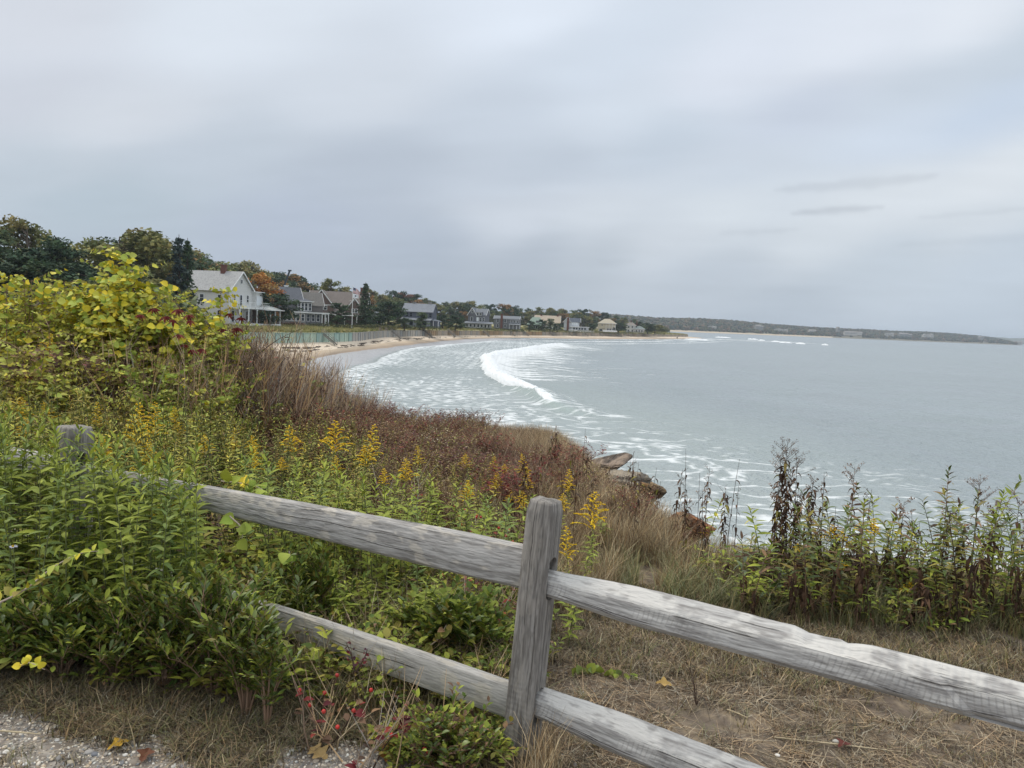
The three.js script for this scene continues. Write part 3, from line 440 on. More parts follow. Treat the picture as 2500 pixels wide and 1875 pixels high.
// ---------- the far headland ----------
const HILL = [[1330, 763, 1500], [1420, 764.5, 1520], [1503, 767, 1560], [1600, 775, 1620], [1722, 777.5, 1750], [1803, 782.7, 1850], [1885, 791, 1920], [1966, 797, 2000], [2039, 801, 2080], [2121, 804, 2150], [2170, 807, 2200], [2267, 810, 2290], [2332, 814, 2350], [2414, 822, 2430], [2470, 832, 2500], [2497, 843, 2540]];
function hillAt(px) { let k = 1; while (k < HILL.length - 1 && HILL[k][0] < px) k++; const a = HILL[k - 1], b = HILL[k], t = clamp((px - a[0]) / (b[0] - a[0])); return [lerp(a[1], b[1], t), lerp(a[2], b[2], t)]; }
{
  const g = new Geo(), top = [], N = 120, prof = [[-30, -1], [0, 0.2], [40, 2.2], [60, 3], [140, 0.25], [260, 0.62], [420, 1], [700, 0.9]];
  for (let i = 0; i <= N; i++) {
    const px = lerp(1330, 2497, i / N), [py, d] = hillAt(px), crest = max(2, at(px, py, d + 420).y - 9); const row = [];
    for (const [o, h] of prof) { const dd = d + o, p = at(px, 800, dd), y = o >= 140 ? 3 + (crest - 3) * h + 2 * (fbm(px * 0.03, o * 0.01, 501, 3) - 0.5) : min(h, crest * 0.6); g.v(p.x, y, -dd, null, i / 4, o / 40); row.push(y); }
    top.push(row);
  }
  for (let i = 0; i < N; i++) for (let j = 0; j + 1 < prof.length; j++) { const a = i * prof.length + j; g.quad(a, a + prof.length, a + prof.length + 1, a + 1); }
  structure('headland', g.build(), std({ map: dataTex(256, 256, (u, v) => mix3(arr('#5d5b46'), arr('#77705a'), fbm(u * 12, v * 12, 505, 4, 12)), true), roughness: 1 }), 'low far headland across the bay');
  // strip of pale sand at its foot
  const b = new Geo(); for (let i = 0; i <= 60; i++) { const px = lerp(1560, 2040, i / 60), [, d] = hillAt(px); for (const [o, y] of [[-12, -0.3], [14, 1.2], [75, 3.4]]) { const q = i === 60 || i === 0 ? 0.3 : 1, p = at(px, 800, d + o); b.v(p.x, y * q + 0.15, -(d + o), null, i, o / 20); } } for (let i = 0; i < 60; i++) for (let j = 0; j < 2; j++) { const a = i * 3 + j; b.quad(a, a + 3, a + 4, a + 1); }
  structure('far_beach', b.build(), std({ color: hex('#b5a78e'), roughness: 1 }), 'thin strip of pale sand at the foot of the far headland');
  // the wood on it
  const r = RNG(51), mats = [], cols = [], blob = new Geo();
  for (let k = 0; k < 46; k++) { const u = r() * 2 - 1, a = r() * 6.3, s = sqrt(1 - u * u), q = 0.75 + r() * 0.35, p = V(cos(a) * s, u * 0.8, sin(a) * s).multiplyScalar(q); const n = p.clone().normalize(), x = n.clone().cross(V(0.3, 1, 0.2)).normalize().multiplyScalar(0.34), y = n.clone().cross(x).normalize().multiplyScalar(0.34), i = blob.n; for (const [c, d] of [[-1, -1], [1, -0.8], [0.9, 1], [-0.8, 0.9]]) { const w = p.clone().addScaledVector(x, c).addScaledVector(y, d); blob.v(w.x, w.y, w.z, null); } blob.quad(i, i + 1, i + 2, i + 3); }
  const pal = ['#4b5038', '#58553c', '#665a42', '#3c4534', '#6b5a45', '#545a3f', '#404a37'].map(hex);
  for (let i = 0; i < 15000; i++) {
    const px = 1335 + r() * 1160, [py, d] = hillAt(px), o = 62 + pow(r(), 0.8) * 580, crest = max(2, at(px, py, d + 420).y - 9), gap = fbm(px * 0.03, o * 0.02, 511, 3); if (gap < 0.36 && o < 250) continue;
    const h = o < 260 ? lerp(0.25, 0.62, (o - 140) / 120) : lerp(0.62, 1, clamp((o - 260) / 160)), y = 3 + (crest - 3) * clamp(h, 0, 1), s = 2.6 + r() * 3.4, p = at(px, 800, d + o);
    const m = new THREE.Matrix4().makeRotationY(r() * 6.3); m.scale(V(s, s * (0.8 + r() * 0.5), s)); m.setPosition(p.x, y + s * 0.7, -(d + o)); mats.push(m); cols.push(vary(pick(pal, r), r, 0.2));
  }
  tag(instanced('far_woods', blob.build(), std({ color: 0xffffff, roughness: 1 }), mats, cols), 'mixed brown and green woods covering the far headland', 'woods', null, 'stuff');
  // second, fainter land at the right edge
  const f = new Geo(); for (let i = 0; i <= 30; i++) { const px = lerp(2380, 2640, i / 30), d = 4200, p = at(px, 800, d), hh = 30 + 9 * fbm(i * 0.4, 1, 515, 3); for (const [o, y] of [[0, -1], [60, hh * 0.6], [260, hh], [600, hh * 0.7]]) f.v(p.x * (d + o) / d, y, -(d + o), null); } for (let i = 0; i < 30; i++) for (let j = 0; j < 3; j++) { const a = i * 4 + j; f.quad(a, a + 4, a + 5, a + 1); }
  structure('distant_hill', f.build(), std({ color: hex('#555a48'), roughness: 1 }), 'faint wooded land on the horizon at the right edge');
}
// ---------- houses ----------
const clapTex = dataTex(64, 256, (u, v) => { const f = (v * 16) % 1; return (0.94 + 0.06 * noise2(u * 4, floor(v * 16) * 3, 601)) * (f < 0.10 ? 0.90 : 1) ; }, true);
const shingleTex = dataTex(256, 256, (u, v) => { const row = floor(v * 24), k = floor(u * 30 + (row % 2) * 0.5), e = (v * 24) % 1 < 0.12 || (u * 30 + (row % 2) * 0.5) % 1 < 0.08; const q = 0.72 + 0.4 * hash(k, row, 603); const z = q * (e ? 0.78 : 1); return [z, z, z]; }, true);
const wallMat = (h) => std({ color: hex(h), map: clapTex }), shingle = (h) => std({ color: hex(h), map: shingleTex, roughness: 0.95 });
const WHITE = std({ color: hex('#d9dcdc'), roughness: 0.6 }), DARKPANE = new THREE.MeshPhysicalMaterial({ color: hex('#20262b'), roughness: 0.12 }), BRICK = std({ color: hex('#6f4a40'), map: shingleTex }), STONE = std({ color: hex('#8f8d88'), map: shingleTex }), BLIND = std({ color: hex('#d4dade') });
function house(name, label, px, py, d, turn, build) {     // stands where the ground is met at pixel (px, py) at distance d
  const p = at(px, py, d), h = thing(name, p, label, 'house'); h.rotation.y = turn * PI / 180;
  const box = (n, c, s, m, parent = h) => { const g = new Geo(); g.box(...c, ...s, null); return part(n, g.build(false), m, parent); };
  const roofSlab = (n, q, th, m, parent = h) => {         // a sloping slab: four corners, seen from above in order
    const g = new Geo(), nn = q[1].clone().sub(q[0]).cross(q[3].clone().sub(q[0])).normalize(); if (nn.y < 0) nn.negate(); const lo = q.map((p) => p.clone().addScaledVector(nn, -th)); const L = q[0].distanceTo(q[1]), R = q[0].distanceTo(q[3]);
    const face = (a, w, hh) => { const k = g.n; g.v(a[0].x, a[0].y, a[0].z, null, 0, 0); g.v(a[1].x, a[1].y, a[1].z, null, w, 0); g.v(a[2].x, a[2].y, a[2].z, null, w, hh); g.v(a[3].x, a[3].y, a[3].z, null, 0, hh); g.quad(k, k + 1, k + 2, k + 3); };
    face(q, L / 5, R / 5); face(lo, L / 5, R / 5); for (let k = 0; k < 4; k++) face([q[k], q[(k + 1) % 4], lo[(k + 1) % 4], lo[k]], 1, 0.1); return part(n, g.build(false), m, parent);
  };
  // gabled roof over a box centred at (cx, cz); axis 'x': the ridge runs along x
  const gable = (cx, y, cz, w, dp, rise, axis, mRoof, mWall, over = 0.45, trim = WHITE) => {
    const X = w / 2, Z = dp / 2, A = axis === 'x', f = (a, yy, b) => A ? V(cx + a, yy, cz + b) : V(cx + b, yy, cz + a), L = A ? X : Z, S = A ? Z : X, dr = rise * over / S;
    const r = roofSlab('roof', [f(-L - over, y - dr + 0.14, S + over), f(L + over, y - dr + 0.14, S + over), f(L + over, y + rise + 0.14, 0), f(-L - over, y + rise + 0.14, 0)], 0.13, mRoof);
    roofSlab('roof', [f(L + over, y - dr + 0.14, -S - over), f(-L - over, y - dr + 0.14, -S - over), f(-L - over, y + rise + 0.14, 0), f(L + over, y + rise + 0.14, 0)], 0.13, mRoof);
    if (mWall) { const g = new Geo(); for (const e of [-1, 1]) g.poly([f(e * L, y, -S), f(e * L, y, S), f(e * L, y + rise, 0)], null); part('gable_wall', g.build(false), mWall, h); }
    if (trim) { const g = new Geo(); for (const e of [-1, 1]) for (const s of [-1, 1]) g.beam(f(e * (L + over + 0.02), y - dr, s * (S + over)), f(e * (L + over + 0.02), y + rise + 0.02, 0), 0.07, 0.24, null); part('rake_board', g.build(false), trim, h); }
    return r;
  };
  const hip = (cx, y, cz, w, dp, rise, m, over = 0.5, ridge = max(0, w - dp)) => { const X = w / 2 + over, Z = dp / 2 + over, R = ridge / 2, c = [V(cx - X, y, cz + Z), V(cx + X, y, cz + Z), V(cx + X, y, cz - Z), V(cx - X, y, cz - Z)], a = V(cx - R, y + rise, cz), b = V(cx + R, y + rise, cz), g = new Geo(); g.poly([c[0], c[1], b, a], null); g.poly([c[1], c[2], b], null); g.poly([c[2], c[3], a, b], null); g.poly([c[3], c[0], a], null); g.poly([c[3], c[2], c[1], c[0]], null); const e = part('roof', g.build(false), m, h); const t = new Geo(); for (let k = 0; k < 4; k++) t.beam(c[k], c[(k + 1) % 4], 0.1, 0.2, null); part('eaves_board', t.build(false), WHITE, h); return e; };
  const win = (x, y, z, w, hh, face = 'f', pane = DARKPANE, bars = true, trim = WHITE) => {   // face f: to +z, r: to +x, l: to -x
    const g = new Geo(), t = 0.11, o = new THREE.Group(); const bxs = [[0, hh / 2 + t / 2, w + 2 * t, t], [0, -hh / 2 - t / 2, w + 2 * t, t], [-w / 2 - t / 2, 0, t, hh], [w / 2 + t / 2, 0, t, hh]]; if (bars) bxs.push([0, 0, w, 0.07]);
    for (const [bx, by, sx, sy] of bxs) g.box(bx, by, 0.04, sx, sy, 0.08, null);
    const f = part('window', g.build(false), trim, h), q = new Geo(); q.box(0, 0, 0.0, w, hh, 0.05, null); part('pane', q.build(false), pane, f); f.position.set(x, y, z); f.rotation.y = face === 'r' ? PI / 2 : face === 'l' ? -PI / 2 : 0; return f;
  };
  const posts = (list, y0, y1, s = 0.16) => list.forEach(([x, z]) => box('post', [x, (y0 + y1) / 2, z], [s, y1 - y0, s], WHITE));
  const rail = (a, b, y, hh = 0.95, n = 10) => { const g = new Geo(), A = V(a[0], 0, a[1]), B = V(b[0], 0, b[1]); for (const yy of [y + hh, y + 0.12]) g.beam(V(A.x, yy, A.z), V(B.x, yy, B.z), 0.06, 0.07, null); for (let k = 0; k <= n; k++) { const p = A.clone().lerp(B, k / n); g.beam(V(p.x, y, p.z), V(p.x, y + hh, p.z), k % 5 ? 0.035 : 0.1, k % 5 ? 0.035 : 0.1, null); } part('railing', g.build(false), WHITE, h); };
  const chimney = (x, y0, y1, z, s = 0.8, m = BRICK) => { const g = new Geo(); g.box(x, (y0 + y1) / 2, z, s, y1 - y0, s, null); g.box(x, y1 - 0.12, z, s + 0.16, 0.2, s + 0.16, null); return part('chimney', g.build(false), m, h); };
  build({ h, box, gable, hip, win, posts, rail, chimney, roofSlab }); return h;
}
// 1: the big white house with the balcony
house('white_house', 'large white house with grey roof and two storey balcony, nearest of the houses', 588, 792, 165, -14, ({ box, gable, hip, win, posts, rail, chimney }) => {
  const w = wallMat('#d2d3d0'), rf = shingle('#a3a4a3');
  box('wall', [-6.3, 3.6, 0], [12.6, 7.2, 8.6], w); gable(-6.3, 7.2, 0, 12.6, 8.6, 3.9, 'x', rf, w, 0.5); chimney(-4.2, 10.3, 12.6, 0.2, 0.95);
  box('foundation', [-6.3, -0.8, 0], [12.5, 1.6, 8.5], STONE);
  for (const x of [-10.5, -6.5, -2.2]) { win(x, 5.3, 4.33, 0.9, 1.5); } for (const x of [-9, -2.2]) win(x, 2.0, 4.33, 0.95, 1.7);
  win(0.03, 9.1, 0, 0.55, 0.8, 'r', DARKPANE, false); for (const z of [2.5, -2.3]) win(0.03, 5.4, z, 0.65, 1.7, 'r'); win(0.03, 5.1, 0.15, 0.75, 2.2, 'r');
  box('bay', [-1.0, 5.3, -5.6], [3.6, 3.5, 2.8], w); box('bay_roof', [-1, 7.12, -5.6], [4.2, 0.2, 3.3], WHITE); win(0.85, 5.3, -5.4, 1.9, 1.9, 'r', BLIND, false);
  box('balcony', [1.3, 3.55, -1.2], [2.7, 0.35, 11.4], WHITE); rail([2.6, 4.4], [2.6, -6.8], 3.75, 1.0, 20); rail([0.05, 4.4], [2.6, 4.4], 3.75, 1.0, 6);
  posts([[2.5, 4.2], [2.5, 1.0], [2.5, -2.2], [2.5, -4.4]], 0.3, 3.4, 0.22);
  win(0.03, 1.7, 3.0, 0.9, 2.3, 'r'); win(0.03, 1.9, 0.2, 1.0, 1.9, 'r'); win(0.03, 1.9, -2.6, 1.6, 1.9, 'r');
  box('deck', [2.1, 0.1, -2.25], [4.4, 0.4, 13.3], WHITE); box('deck_base', [2.1, -0.9, -2.25], [4.2, 1.8, 13.1], STONE);
  box('porch_room', [-1.2, 1.6, -7.4], [4.4, 3.2, 2.6], wallMat('#6d5b54')); hip(1.5, 3.3, -6.9, 5.4, 4.4, 1.2, shingle('#b6bab6'), 0.5, 0.5); posts([[4.0, -4.9], [4.0, -6.9], [4.0, -8.8]], 0.3, 3.3, 0.24); win(1.03, 2.0, -7.4, 1.3, 1.3, 'r');
});
// 2: grey shingled house with the long slate roof
house('grey_house', 'grey shingled house with dark slate roof and sun porch right of the white house', 703, 789, 205, 28, ({ box, gable, hip, win, posts, rail, chimney }) => {
  const w = shingle('#77777a'), rf = shingle('#5d6168');
  box('wall', [-2.5, 3, 0], [10, 6, 8], w); gable(-2.5, 6, 0, 10, 8.6, 3.4, 'x', rf, w, 0.6); chimney(-6.8, 6.5, 11, -1.5, 1.5); chimney(-0.5, 8.8, 10.0, -0.5, 0.9, WHITE);
  box('upper_porch', [3.2, 4.5, 3.2], [3.6, 2.6, 3.2], w); for (const x of [1.8, 2.7, 3.6, 4.6]) win(x, 4.5, 4.85, 0.6, 1.9); hip(3.2, 5.9, 3.2, 3.9, 3.6, 0.8, rf, 0.4, 0.4);
  box('wing', [6.4, 2.6, -1], [4.6, 5.2, 6], shingle('#6f6a66')); gable(6.4, 5.2, -1, 4.6, 6, 3.2, 'x', shingle('#77746f'), shingle('#6f6a66'), 0.4); win(8.73, 4.2, -0.3, 0.9, 1.4, 'r');
  box('sun_porch', [0.2, 1.5, 5.2], [6.2, 2.8, 2.6], shingle('#8c8c8c')); box('porch_roof', [0.2, 3.05, 5.2], [6.9, 0.35, 3.3], WHITE); for (const x of [-2.1, -1.0, 0.1, 1.2, 2.4]) win(x, 1.7, 6.53, 0.72, 1.7);
  box('porch_wall', [5.6, 1.5, 3.2], [4.4, 2.9, 2.4], shingle('#7d7d80')); box('porch_roof', [6.4, 3.0, 3.9], [6.4, 0.3, 3.4], WHITE); for (const x of [4.3, 5.6, 6.9]) win(x, 1.7, 4.43, 0.7, 1.7); posts([[3.4, 5.4], [7.7, 5.4], [9.4, 5.4], [8.5, 5.4]], 0, 2.9, 0.2); box('deck', [5.5, -0.15, 4.6], [8.5, 0.3, 2.6], STONE);
});
// 3: brown shingled house with the white-edged gables
house('gabled_house', 'brown shingled house with two white edged front gables and a small square turret', 826, 791, 235, 6, ({ h, box, gable, hip, win, posts, rail, chimney, roofSlab }) => {
  const w = shingle('#6b5a54'), rf = shingle('#7a726c');
  box('wall', [0, 2.9, -2], [17, 5.8, 8], w); gable(0, 5.6, -2, 17, 8.4, 4.2, 'x', rf, w, 0.5);
  roofSlab('lower_roof', [V(-9, 2.9, 5.2), V(9, 2.9, 5.2), V(9, 5.6, 1.6), V(-9, 5.6, 1.6)], 0.15, rf); box('eaves_board', [0, 2.75, 5.2], [18, 0.28, 0.12], WHITE); box('porch_wall', [0, 1.4, 2.2], [17, 2.8, 1], w);
  const fg = (cx, wd, y, rise, zf) => { box('gable_front', [cx, y - 1.1, zf - 2.6], [wd, 2.2, 5], w); gable(cx, y, zf - 2.6, wd, 5, rise, 'z', rf, w, 0.35); };
  fg(-4.6, 7.2, 5.4, 4.6, 4.4); for (const x of [-5.8, -4.6, -3.4]) win(x, 4.75, 4.43, 0.85, 1.2); box('sill_band', [-4.6, 5.6, 4.42], [7.0, 0.18, 0.1], WHITE);
  fg(5.2, 5.0, 4.6, 3.3, 4.4); for (const x of [4.7, 5.7]) win(x, 4.2, 4.43, 0.7, 1.0);
  box('turret', [-8.0, 6.6, -3.2], [2.2, 3.2, 2.2], WHITE); hip(-8.0, 8.3, -3.2, 2.4, 2.4, 1.6, rf, 0.7, 0.05); win(-8.0, 7.2, -2.07, 0.8, 1.3); { const g = new Geo(); g.tube([V(-8, 9.8, -3.2), V(-8, 12.2, -3.2)], [0.05, 0.02], 4, null); part('finial', g.build(), STONE, h); }
  chimney(7.0, 8, 11.4, -2, 1.5); posts([[-8.6, 5.0], [-3, 5.0], [2.4, 5.0], [6, 5.0], [8.8, 5.0]], 0, 2.8, 0.22);
  box('side_porch', [11.2, 1.2, 1.5], [4.2, 2.4, 3.2], w); hip(11.6, 2.7, 1.8, 5.0, 4.2, 1.0, shingle('#a5a5a2'), 0.4); posts([[10.2, 3.7], [12, 3.7], [13.2, 3.7], [14, 3.7]], 0, 2.7, 0.2); box('vent', [11.4, 4.0, 1.4], [1.5, 0.5, 1.5], WHITE);
});
// 4
house('slate_house', 'dark slate grey two storey house behind dune pines, right of the flagpole', 1024, 798.5, 268, -8, ({ box, gable, hip, win, posts, chimney, roofSlab }) => {
  const w = shingle('#565b66'), rf = shingle('#868b92'), tr = std({ color: hex('#6b7079') });
  box('wall', [0, 2.7, 0], [10.4, 5.4, 6.5], w); gable(0, 5.4, 0, 10.4, 6.5, 2.6, 'x', rf, w, 0.4, tr); chimney(-2.2, 6.6, 8.7, -0.3, 0.9, STONE); chimney(3.3, 7, 8.9, -0.4, 1.0, STONE);
  for (const x of [-3.6, -2.2, 3.2, 4.6]) win(x, 4.2, 3.28, 0.85, 1.2, 'f', DARKPANE, true, tr); roofSlab('porch_roof', [V(-5.4, 2.5, 5.6), V(5.4, 2.5, 5.6), V(5.4, 3.2, 3.2), V(-5.4, 3.2, 3.2)], 0.12, rf);
  box('porch_wall', [-0.3, 1.25, 4.2], [10, 2.5, 1.8], shingle('#7c828a')); for (const x of [-4, -1.6, 0.9, 3.2]) win(x, 1.4, 5.13, 1.2, 1.5, 'f', DARKPANE, false, tr);
  box('side_porch', [6.3, 1.2, 1.6], [2.2, 2.2, 3.6], w); roofSlab('porch_roof', [V(5.2, 2.5, 3.8), V(7.9, 2.3, 3.8), V(7.9, 2.3, -0.4), V(5.2, 3.0, -0.4)], 0.12, rf); posts([[5.8, 3.6], [7.5, 3.6]], 0, 2.4, 0.16);
});
// 5
house('tall_house', 'tall grey shingled house with a steep front gable and dormer windows', 1168, 801, 368, -14, ({ box, gable, hip, win, posts, chimney, roofSlab }) => {
  const w = shingle('#6d6f76'), rf = shingle('#7d8288');
  box('wall', [0, 3.1, 0], [8.5, 6.2, 7], w); gable(-2.2, 6.2, 0.2, 4.4, 7.2, 3.3, 'z', rf, w, 0.3); gable(1.8, 6.2, -0.2, 5.2, 6.6, 2.9, 'x', rf, w, 0.2);
  box('dormer', [1.2, 6.6, 3.0], [3.0, 2.0, 1.6], w); for (const x of [0.5, 1.9]) win(x, 6.7, 3.83, 0.9, 1.2); win(-2.2, 7.6, 3.83, 0.7, 0.9, 'f', DARKPANE, false); win(-2.4, 4.2, 3.53, 1.0, 1.8); win(0.5, 4.2, 3.53, 0.9, 1.7, 'f', BLIND); win(1.9, 4.0, 3.53, 0.9, 1.7); win(3.5, 4.2, 3.53, 0.7, 1.7);
  roofSlab('porch_roof', [V(-6.5, 2.3, 6), V(9, 2.3, 6), V(8, 3.1, 3.3), V(-5.2, 3.1, 3.3)], 0.14, rf); box('porch_wall', [1, 1.1, 4.6], [13, 2.2, 1.6], shingle('#8a8c90')); for (const x of [-4, -2.2, -0.3, 1.5, 3.2, 5, 6.6]) win(x, 1.2, 5.43, 1.0, 1.4, 'f', DARKPANE, false); chimney(-4.2, 6, 9.4, -1, 0.7);
  box('deck', [-8.6, 0.3, 5], [4, 1.2, 2.5], std({ color: hex('#7f9a93') }));
});
// 6
house('brick_chimney_house', 'low grey gambrel cottage with a tall brick chimney on its front', 1238, 803, 395, -8, ({ box, gable, win, posts, chimney, roofSlab }) => {
  const w = shingle('#74767a'), rf = shingle('#7b8085');
  box('wall', [0, 2.6, 0], [13, 5.2, 6.5], w); gable(0, 4.9, 0, 13, 6.5, 1.6, 'x', rf, w, 0.3); { const c = chimney(-2.4, -0.2, 7.6, 3.7, 1.0); }
  for (const x of [-4.4, -0.6]) { win(x, 4.0, 3.28, 1.0, 1.5); win(x, 1.5, 3.28, 0.9, 1.5); } for (const x of [2.5, 4.2, 5.6]) win(x, 3.9, 3.28, 0.8, 1.1); roofSlab('porch_roof', [V(1.6, 2.3, 5.6), V(7.4, 2.3, 5.6), V(7.4, 2.9, 3.2), V(1.6, 2.9, 3.2)], 0.12, rf); box('porch_wall', [4.5, 1.1, 4.0], [5.4, 2.2, 1.2], w); posts([[1.9, 5.4], [3.8, 5.4], [5.6, 5.4], [7.2, 5.4]], 0, 2.3, 0.16);
});
// 7 and the big cream house behind it
house('cream_house', 'broad cream house with a pale gambrel roof half hidden behind dune pines', 1336, 806, 470, -6, ({ box, gable, hip, win, posts, chimney }) => {
  const w = wallMat('#c9c0ae'), rf = shingle('#b9ab98'); box('wall', [0, 2.4, 0], [14.5, 4.8, 8], w); gable(0, 4.8, 0, 15.5, 8, 4.0, 'x', rf, w, 0.3); chimney(-4, 7.5, 9.6, 0, 0.9); chimney(6, 7.8, 9.8, 0, 0.9); for (const x of [-5, -2, 2, 5]) win(x, 3.2, 4.03, 1.2, 1.6); box('porch_wall', [3, 1.2, 5.4], [8, 2.4, 1.2], WHITE); for (const x of [0.4, 2.4, 4.4, 6]) win(x, 1.3, 6.03, 1.1, 1.5, 'f', DARKPANE, false);
});
house('green_roof_cottage', 'one storey cottage with a wide pale green hipped roof', 1308, 804.5, 432, -6, ({ box, gable, hip, win, posts }) => {
  const w = shingle('#6e7370'), rf = shingle('#8fa193'); box('wall', [0, 1.2, 0], [8.6, 2.4, 6.5], w); hip(0, 2.5, 0, 8.6, 6.5, 4.4, rf, 0.8, 4.2); box('dormer', [1.2, 4.2, 1.8], [2, 1.6, 2], w); for (const x of [-3.3, -2, -0.7, 0.6, 1.9, 3.2]) win(x, 1.2, 3.28, 0.9, 1.5, 'f', DARKPANE, false);
});
house('porch_house', 'white house with dark roof, brick chimney and long flat white porch', 1395, 807, 455, -10, ({ box, gable, win, posts, chimney, rail }) => {
  const w = wallMat('#c2c6cb'), rf = shingle('#545b66'); box('wall', [0, 2.5, 0], [8.5, 5, 7], w); gable(-2.3, 5, 0.3, 4.4, 7, 2.6, 'z', rf, w, 0.3); gable(2, 5, 0, 6, 7, 2.3, 'x', rf, w, 0.3); chimney(-1.8, -0.1, 7.4, 4.0, 1.1); for (const x of [0.8, 2.1, 3.4]) win(x, 4.2, 3.53, 0.9, 1.2, 'f', BLIND); box('porch_wall', [5.2, 1.1, 3.6], [10, 2.1, 3.4], w); box('porch_roof', [5.2, 2.35, 3.8], [11, 0.3, 4.2], WHITE); for (const x of [2, 3.6, 5.2, 6.8, 8.4]) win(x, 1.3, 5.33, 1.1, 1.1, 'f', DARKPANE, false); box('terrace_wall', [6.5, 0.0, 6.6], [15, 1.1, 0.3], WHITE);
});
house('pale_roof_house', 'cream house with a pale hipped roof and upstairs veranda', 1479, 810, 490, -6, ({ box, hip, win, posts, rail, roofSlab }) => {
  const w = wallMat('#c4bda8'), rf = shingle('#b4ac98'); box('wall', [-0.5, 2.6, 0], [9.4, 5.2, 7], w); hip(0.6, 5.3, 0.4, 10.6, 7.4, 2.9, rf, 0.8, 3.4); box('veranda', [2.6, 4.1, 3.4], [6, 2.0, 1], w); rail([-0.2, 4.6], [5.8, 4.6], 2.9, 1.0, 10); posts([[-0.1, 4.5], [1.9, 4.5], [3.9, 4.5], [5.7, 4.5]], 0, 5.2, 0.2); roofSlab('lower_roof', [V(-6.8, 1.9, 3.8), V(-0.6, 1.9, 3.8), V(-0.6, 3.2, 2.6), V(-5.2, 3.2, 2.6)], 0.14, rf); win(-3.2, 1.0, 3.53, 1.9, 1.2, 'f', DARKPANE, false); win(-2.6, 4.2, 3.53, 0.6, 1.0); for (const x of [1.2, 2.6, 4.2]) win(x, 1.2, 3.53, 1.0, 1.9); box('lower_wall', [2.5, 0.5, 5.2], [9, 1.1, 0.2], WHITE);
});
house('far_cottage', 'white and grey cottage with two brick chimneys at the end of the row', 1545, 811.5, 530, -8, ({ box, gable, hip, win, posts, chimney }) => {
  const w = wallMat('#c3c2bd'), rf = shingle('#8a837c'); box('wall', [-1.5, 2.4, 0], [6.5, 4.8, 6], w); hip(-1.5, 4.8, 0, 6.5, 6, 2.2, rf, 0.5, 2); chimney(-1.6, 5.8, 8.2, 0, 0.8); chimney(2.4, 4.4, 7.6, -1, 0.7); box('wing', [4.2, 1.3, 1.2], [7, 2.6, 5], w); hip(4.2, 2.6, 1.2, 7.4, 5, 1.9, shingle('#7d8784'), 0.5, 2); for (const x of [-3, -0.6]) { win(x, 3.6, 3.03, 0.9, 1.3); win(x, 1.2, 3.03, 0.9, 1.3); } for (const x of [2.4, 4.2, 6]) win(x, 1.2, 3.73, 0.9, 1.4);
});
// small houses on the far headland
[[1733, 804, 34, 'broad', 'long white house low on the far headland, leftmost of those across the bay'], [1850, 803, 28, 'tall', 'grey house among trees above the far beach'], [1902, 811, 46, 'tall', 'wide grey house just above the far beach'], [1980, 812, 24, 'broad', 'small pale house right of the dark wood on the far shore'], [2045, 807, 10, 'tall', 'narrow white gabled house on the far skyline'], [2076, 816, 60, 'broad', 'large white house on the open slope of the far headland'], [2168, 819, 28, 'broad', 'pale double house on the far headland right of the large white one'], [2205, 821, 44, 'tall', 'wide pale house beside the double house on the far headland'], [2258, 822, 22, 'broad', 'grey roofed house on the low end of the far headland'], [2272, 823, 14, 'tall', 'small white cottage low on the end of the far headland'], [2394, 827, 14, 'broad', 'tiny white house near the tip of the far headland'], [2482, 839, 30, 'broad', 'pale house at the very tip of the far headland']].forEach(([px, py, wpx, kind, label], i) => {
  const [, dd] = hillAt(px), d = dd + 105, W = 0.8 * wpx / 1879 * d;
  house('shore_house', label, px, py, d, (hash(i, 3, 7) - 0.5) * 40, ({ box, gable, win }) => { const w = wallMat(i % 3 === 1 ? '#8f8f8a' : '#bdbab2'), rf = shingle('#8d8a86'), H = kind === 'tall' ? 7 : 5; box('wall', [0, H / 2 - 2, 0], [W * 0.62, H + 4, 12], w); gable(0, H, 0, W * 0.62, 12, 3.6, i % 2 ? 'x' : 'z', rf, w, 0.6, null); box('wing', [W * 0.36, 2, 1], [W * 0.36, 8, 9], w); gable(W * 0.36, 6 * 0.95, 1, W * 0.36, 9, 2.6, 'x', rf, w, 0.5, null); const n = max(2, floor(W / 7)); for (let k = 0; k < n; k++) win(-W * 0.25 + k * W * 0.5 / max(1, n - 1), H * 0.6, 6.1, 1.4, 2.2, 'f', DARKPANE, false); });
});
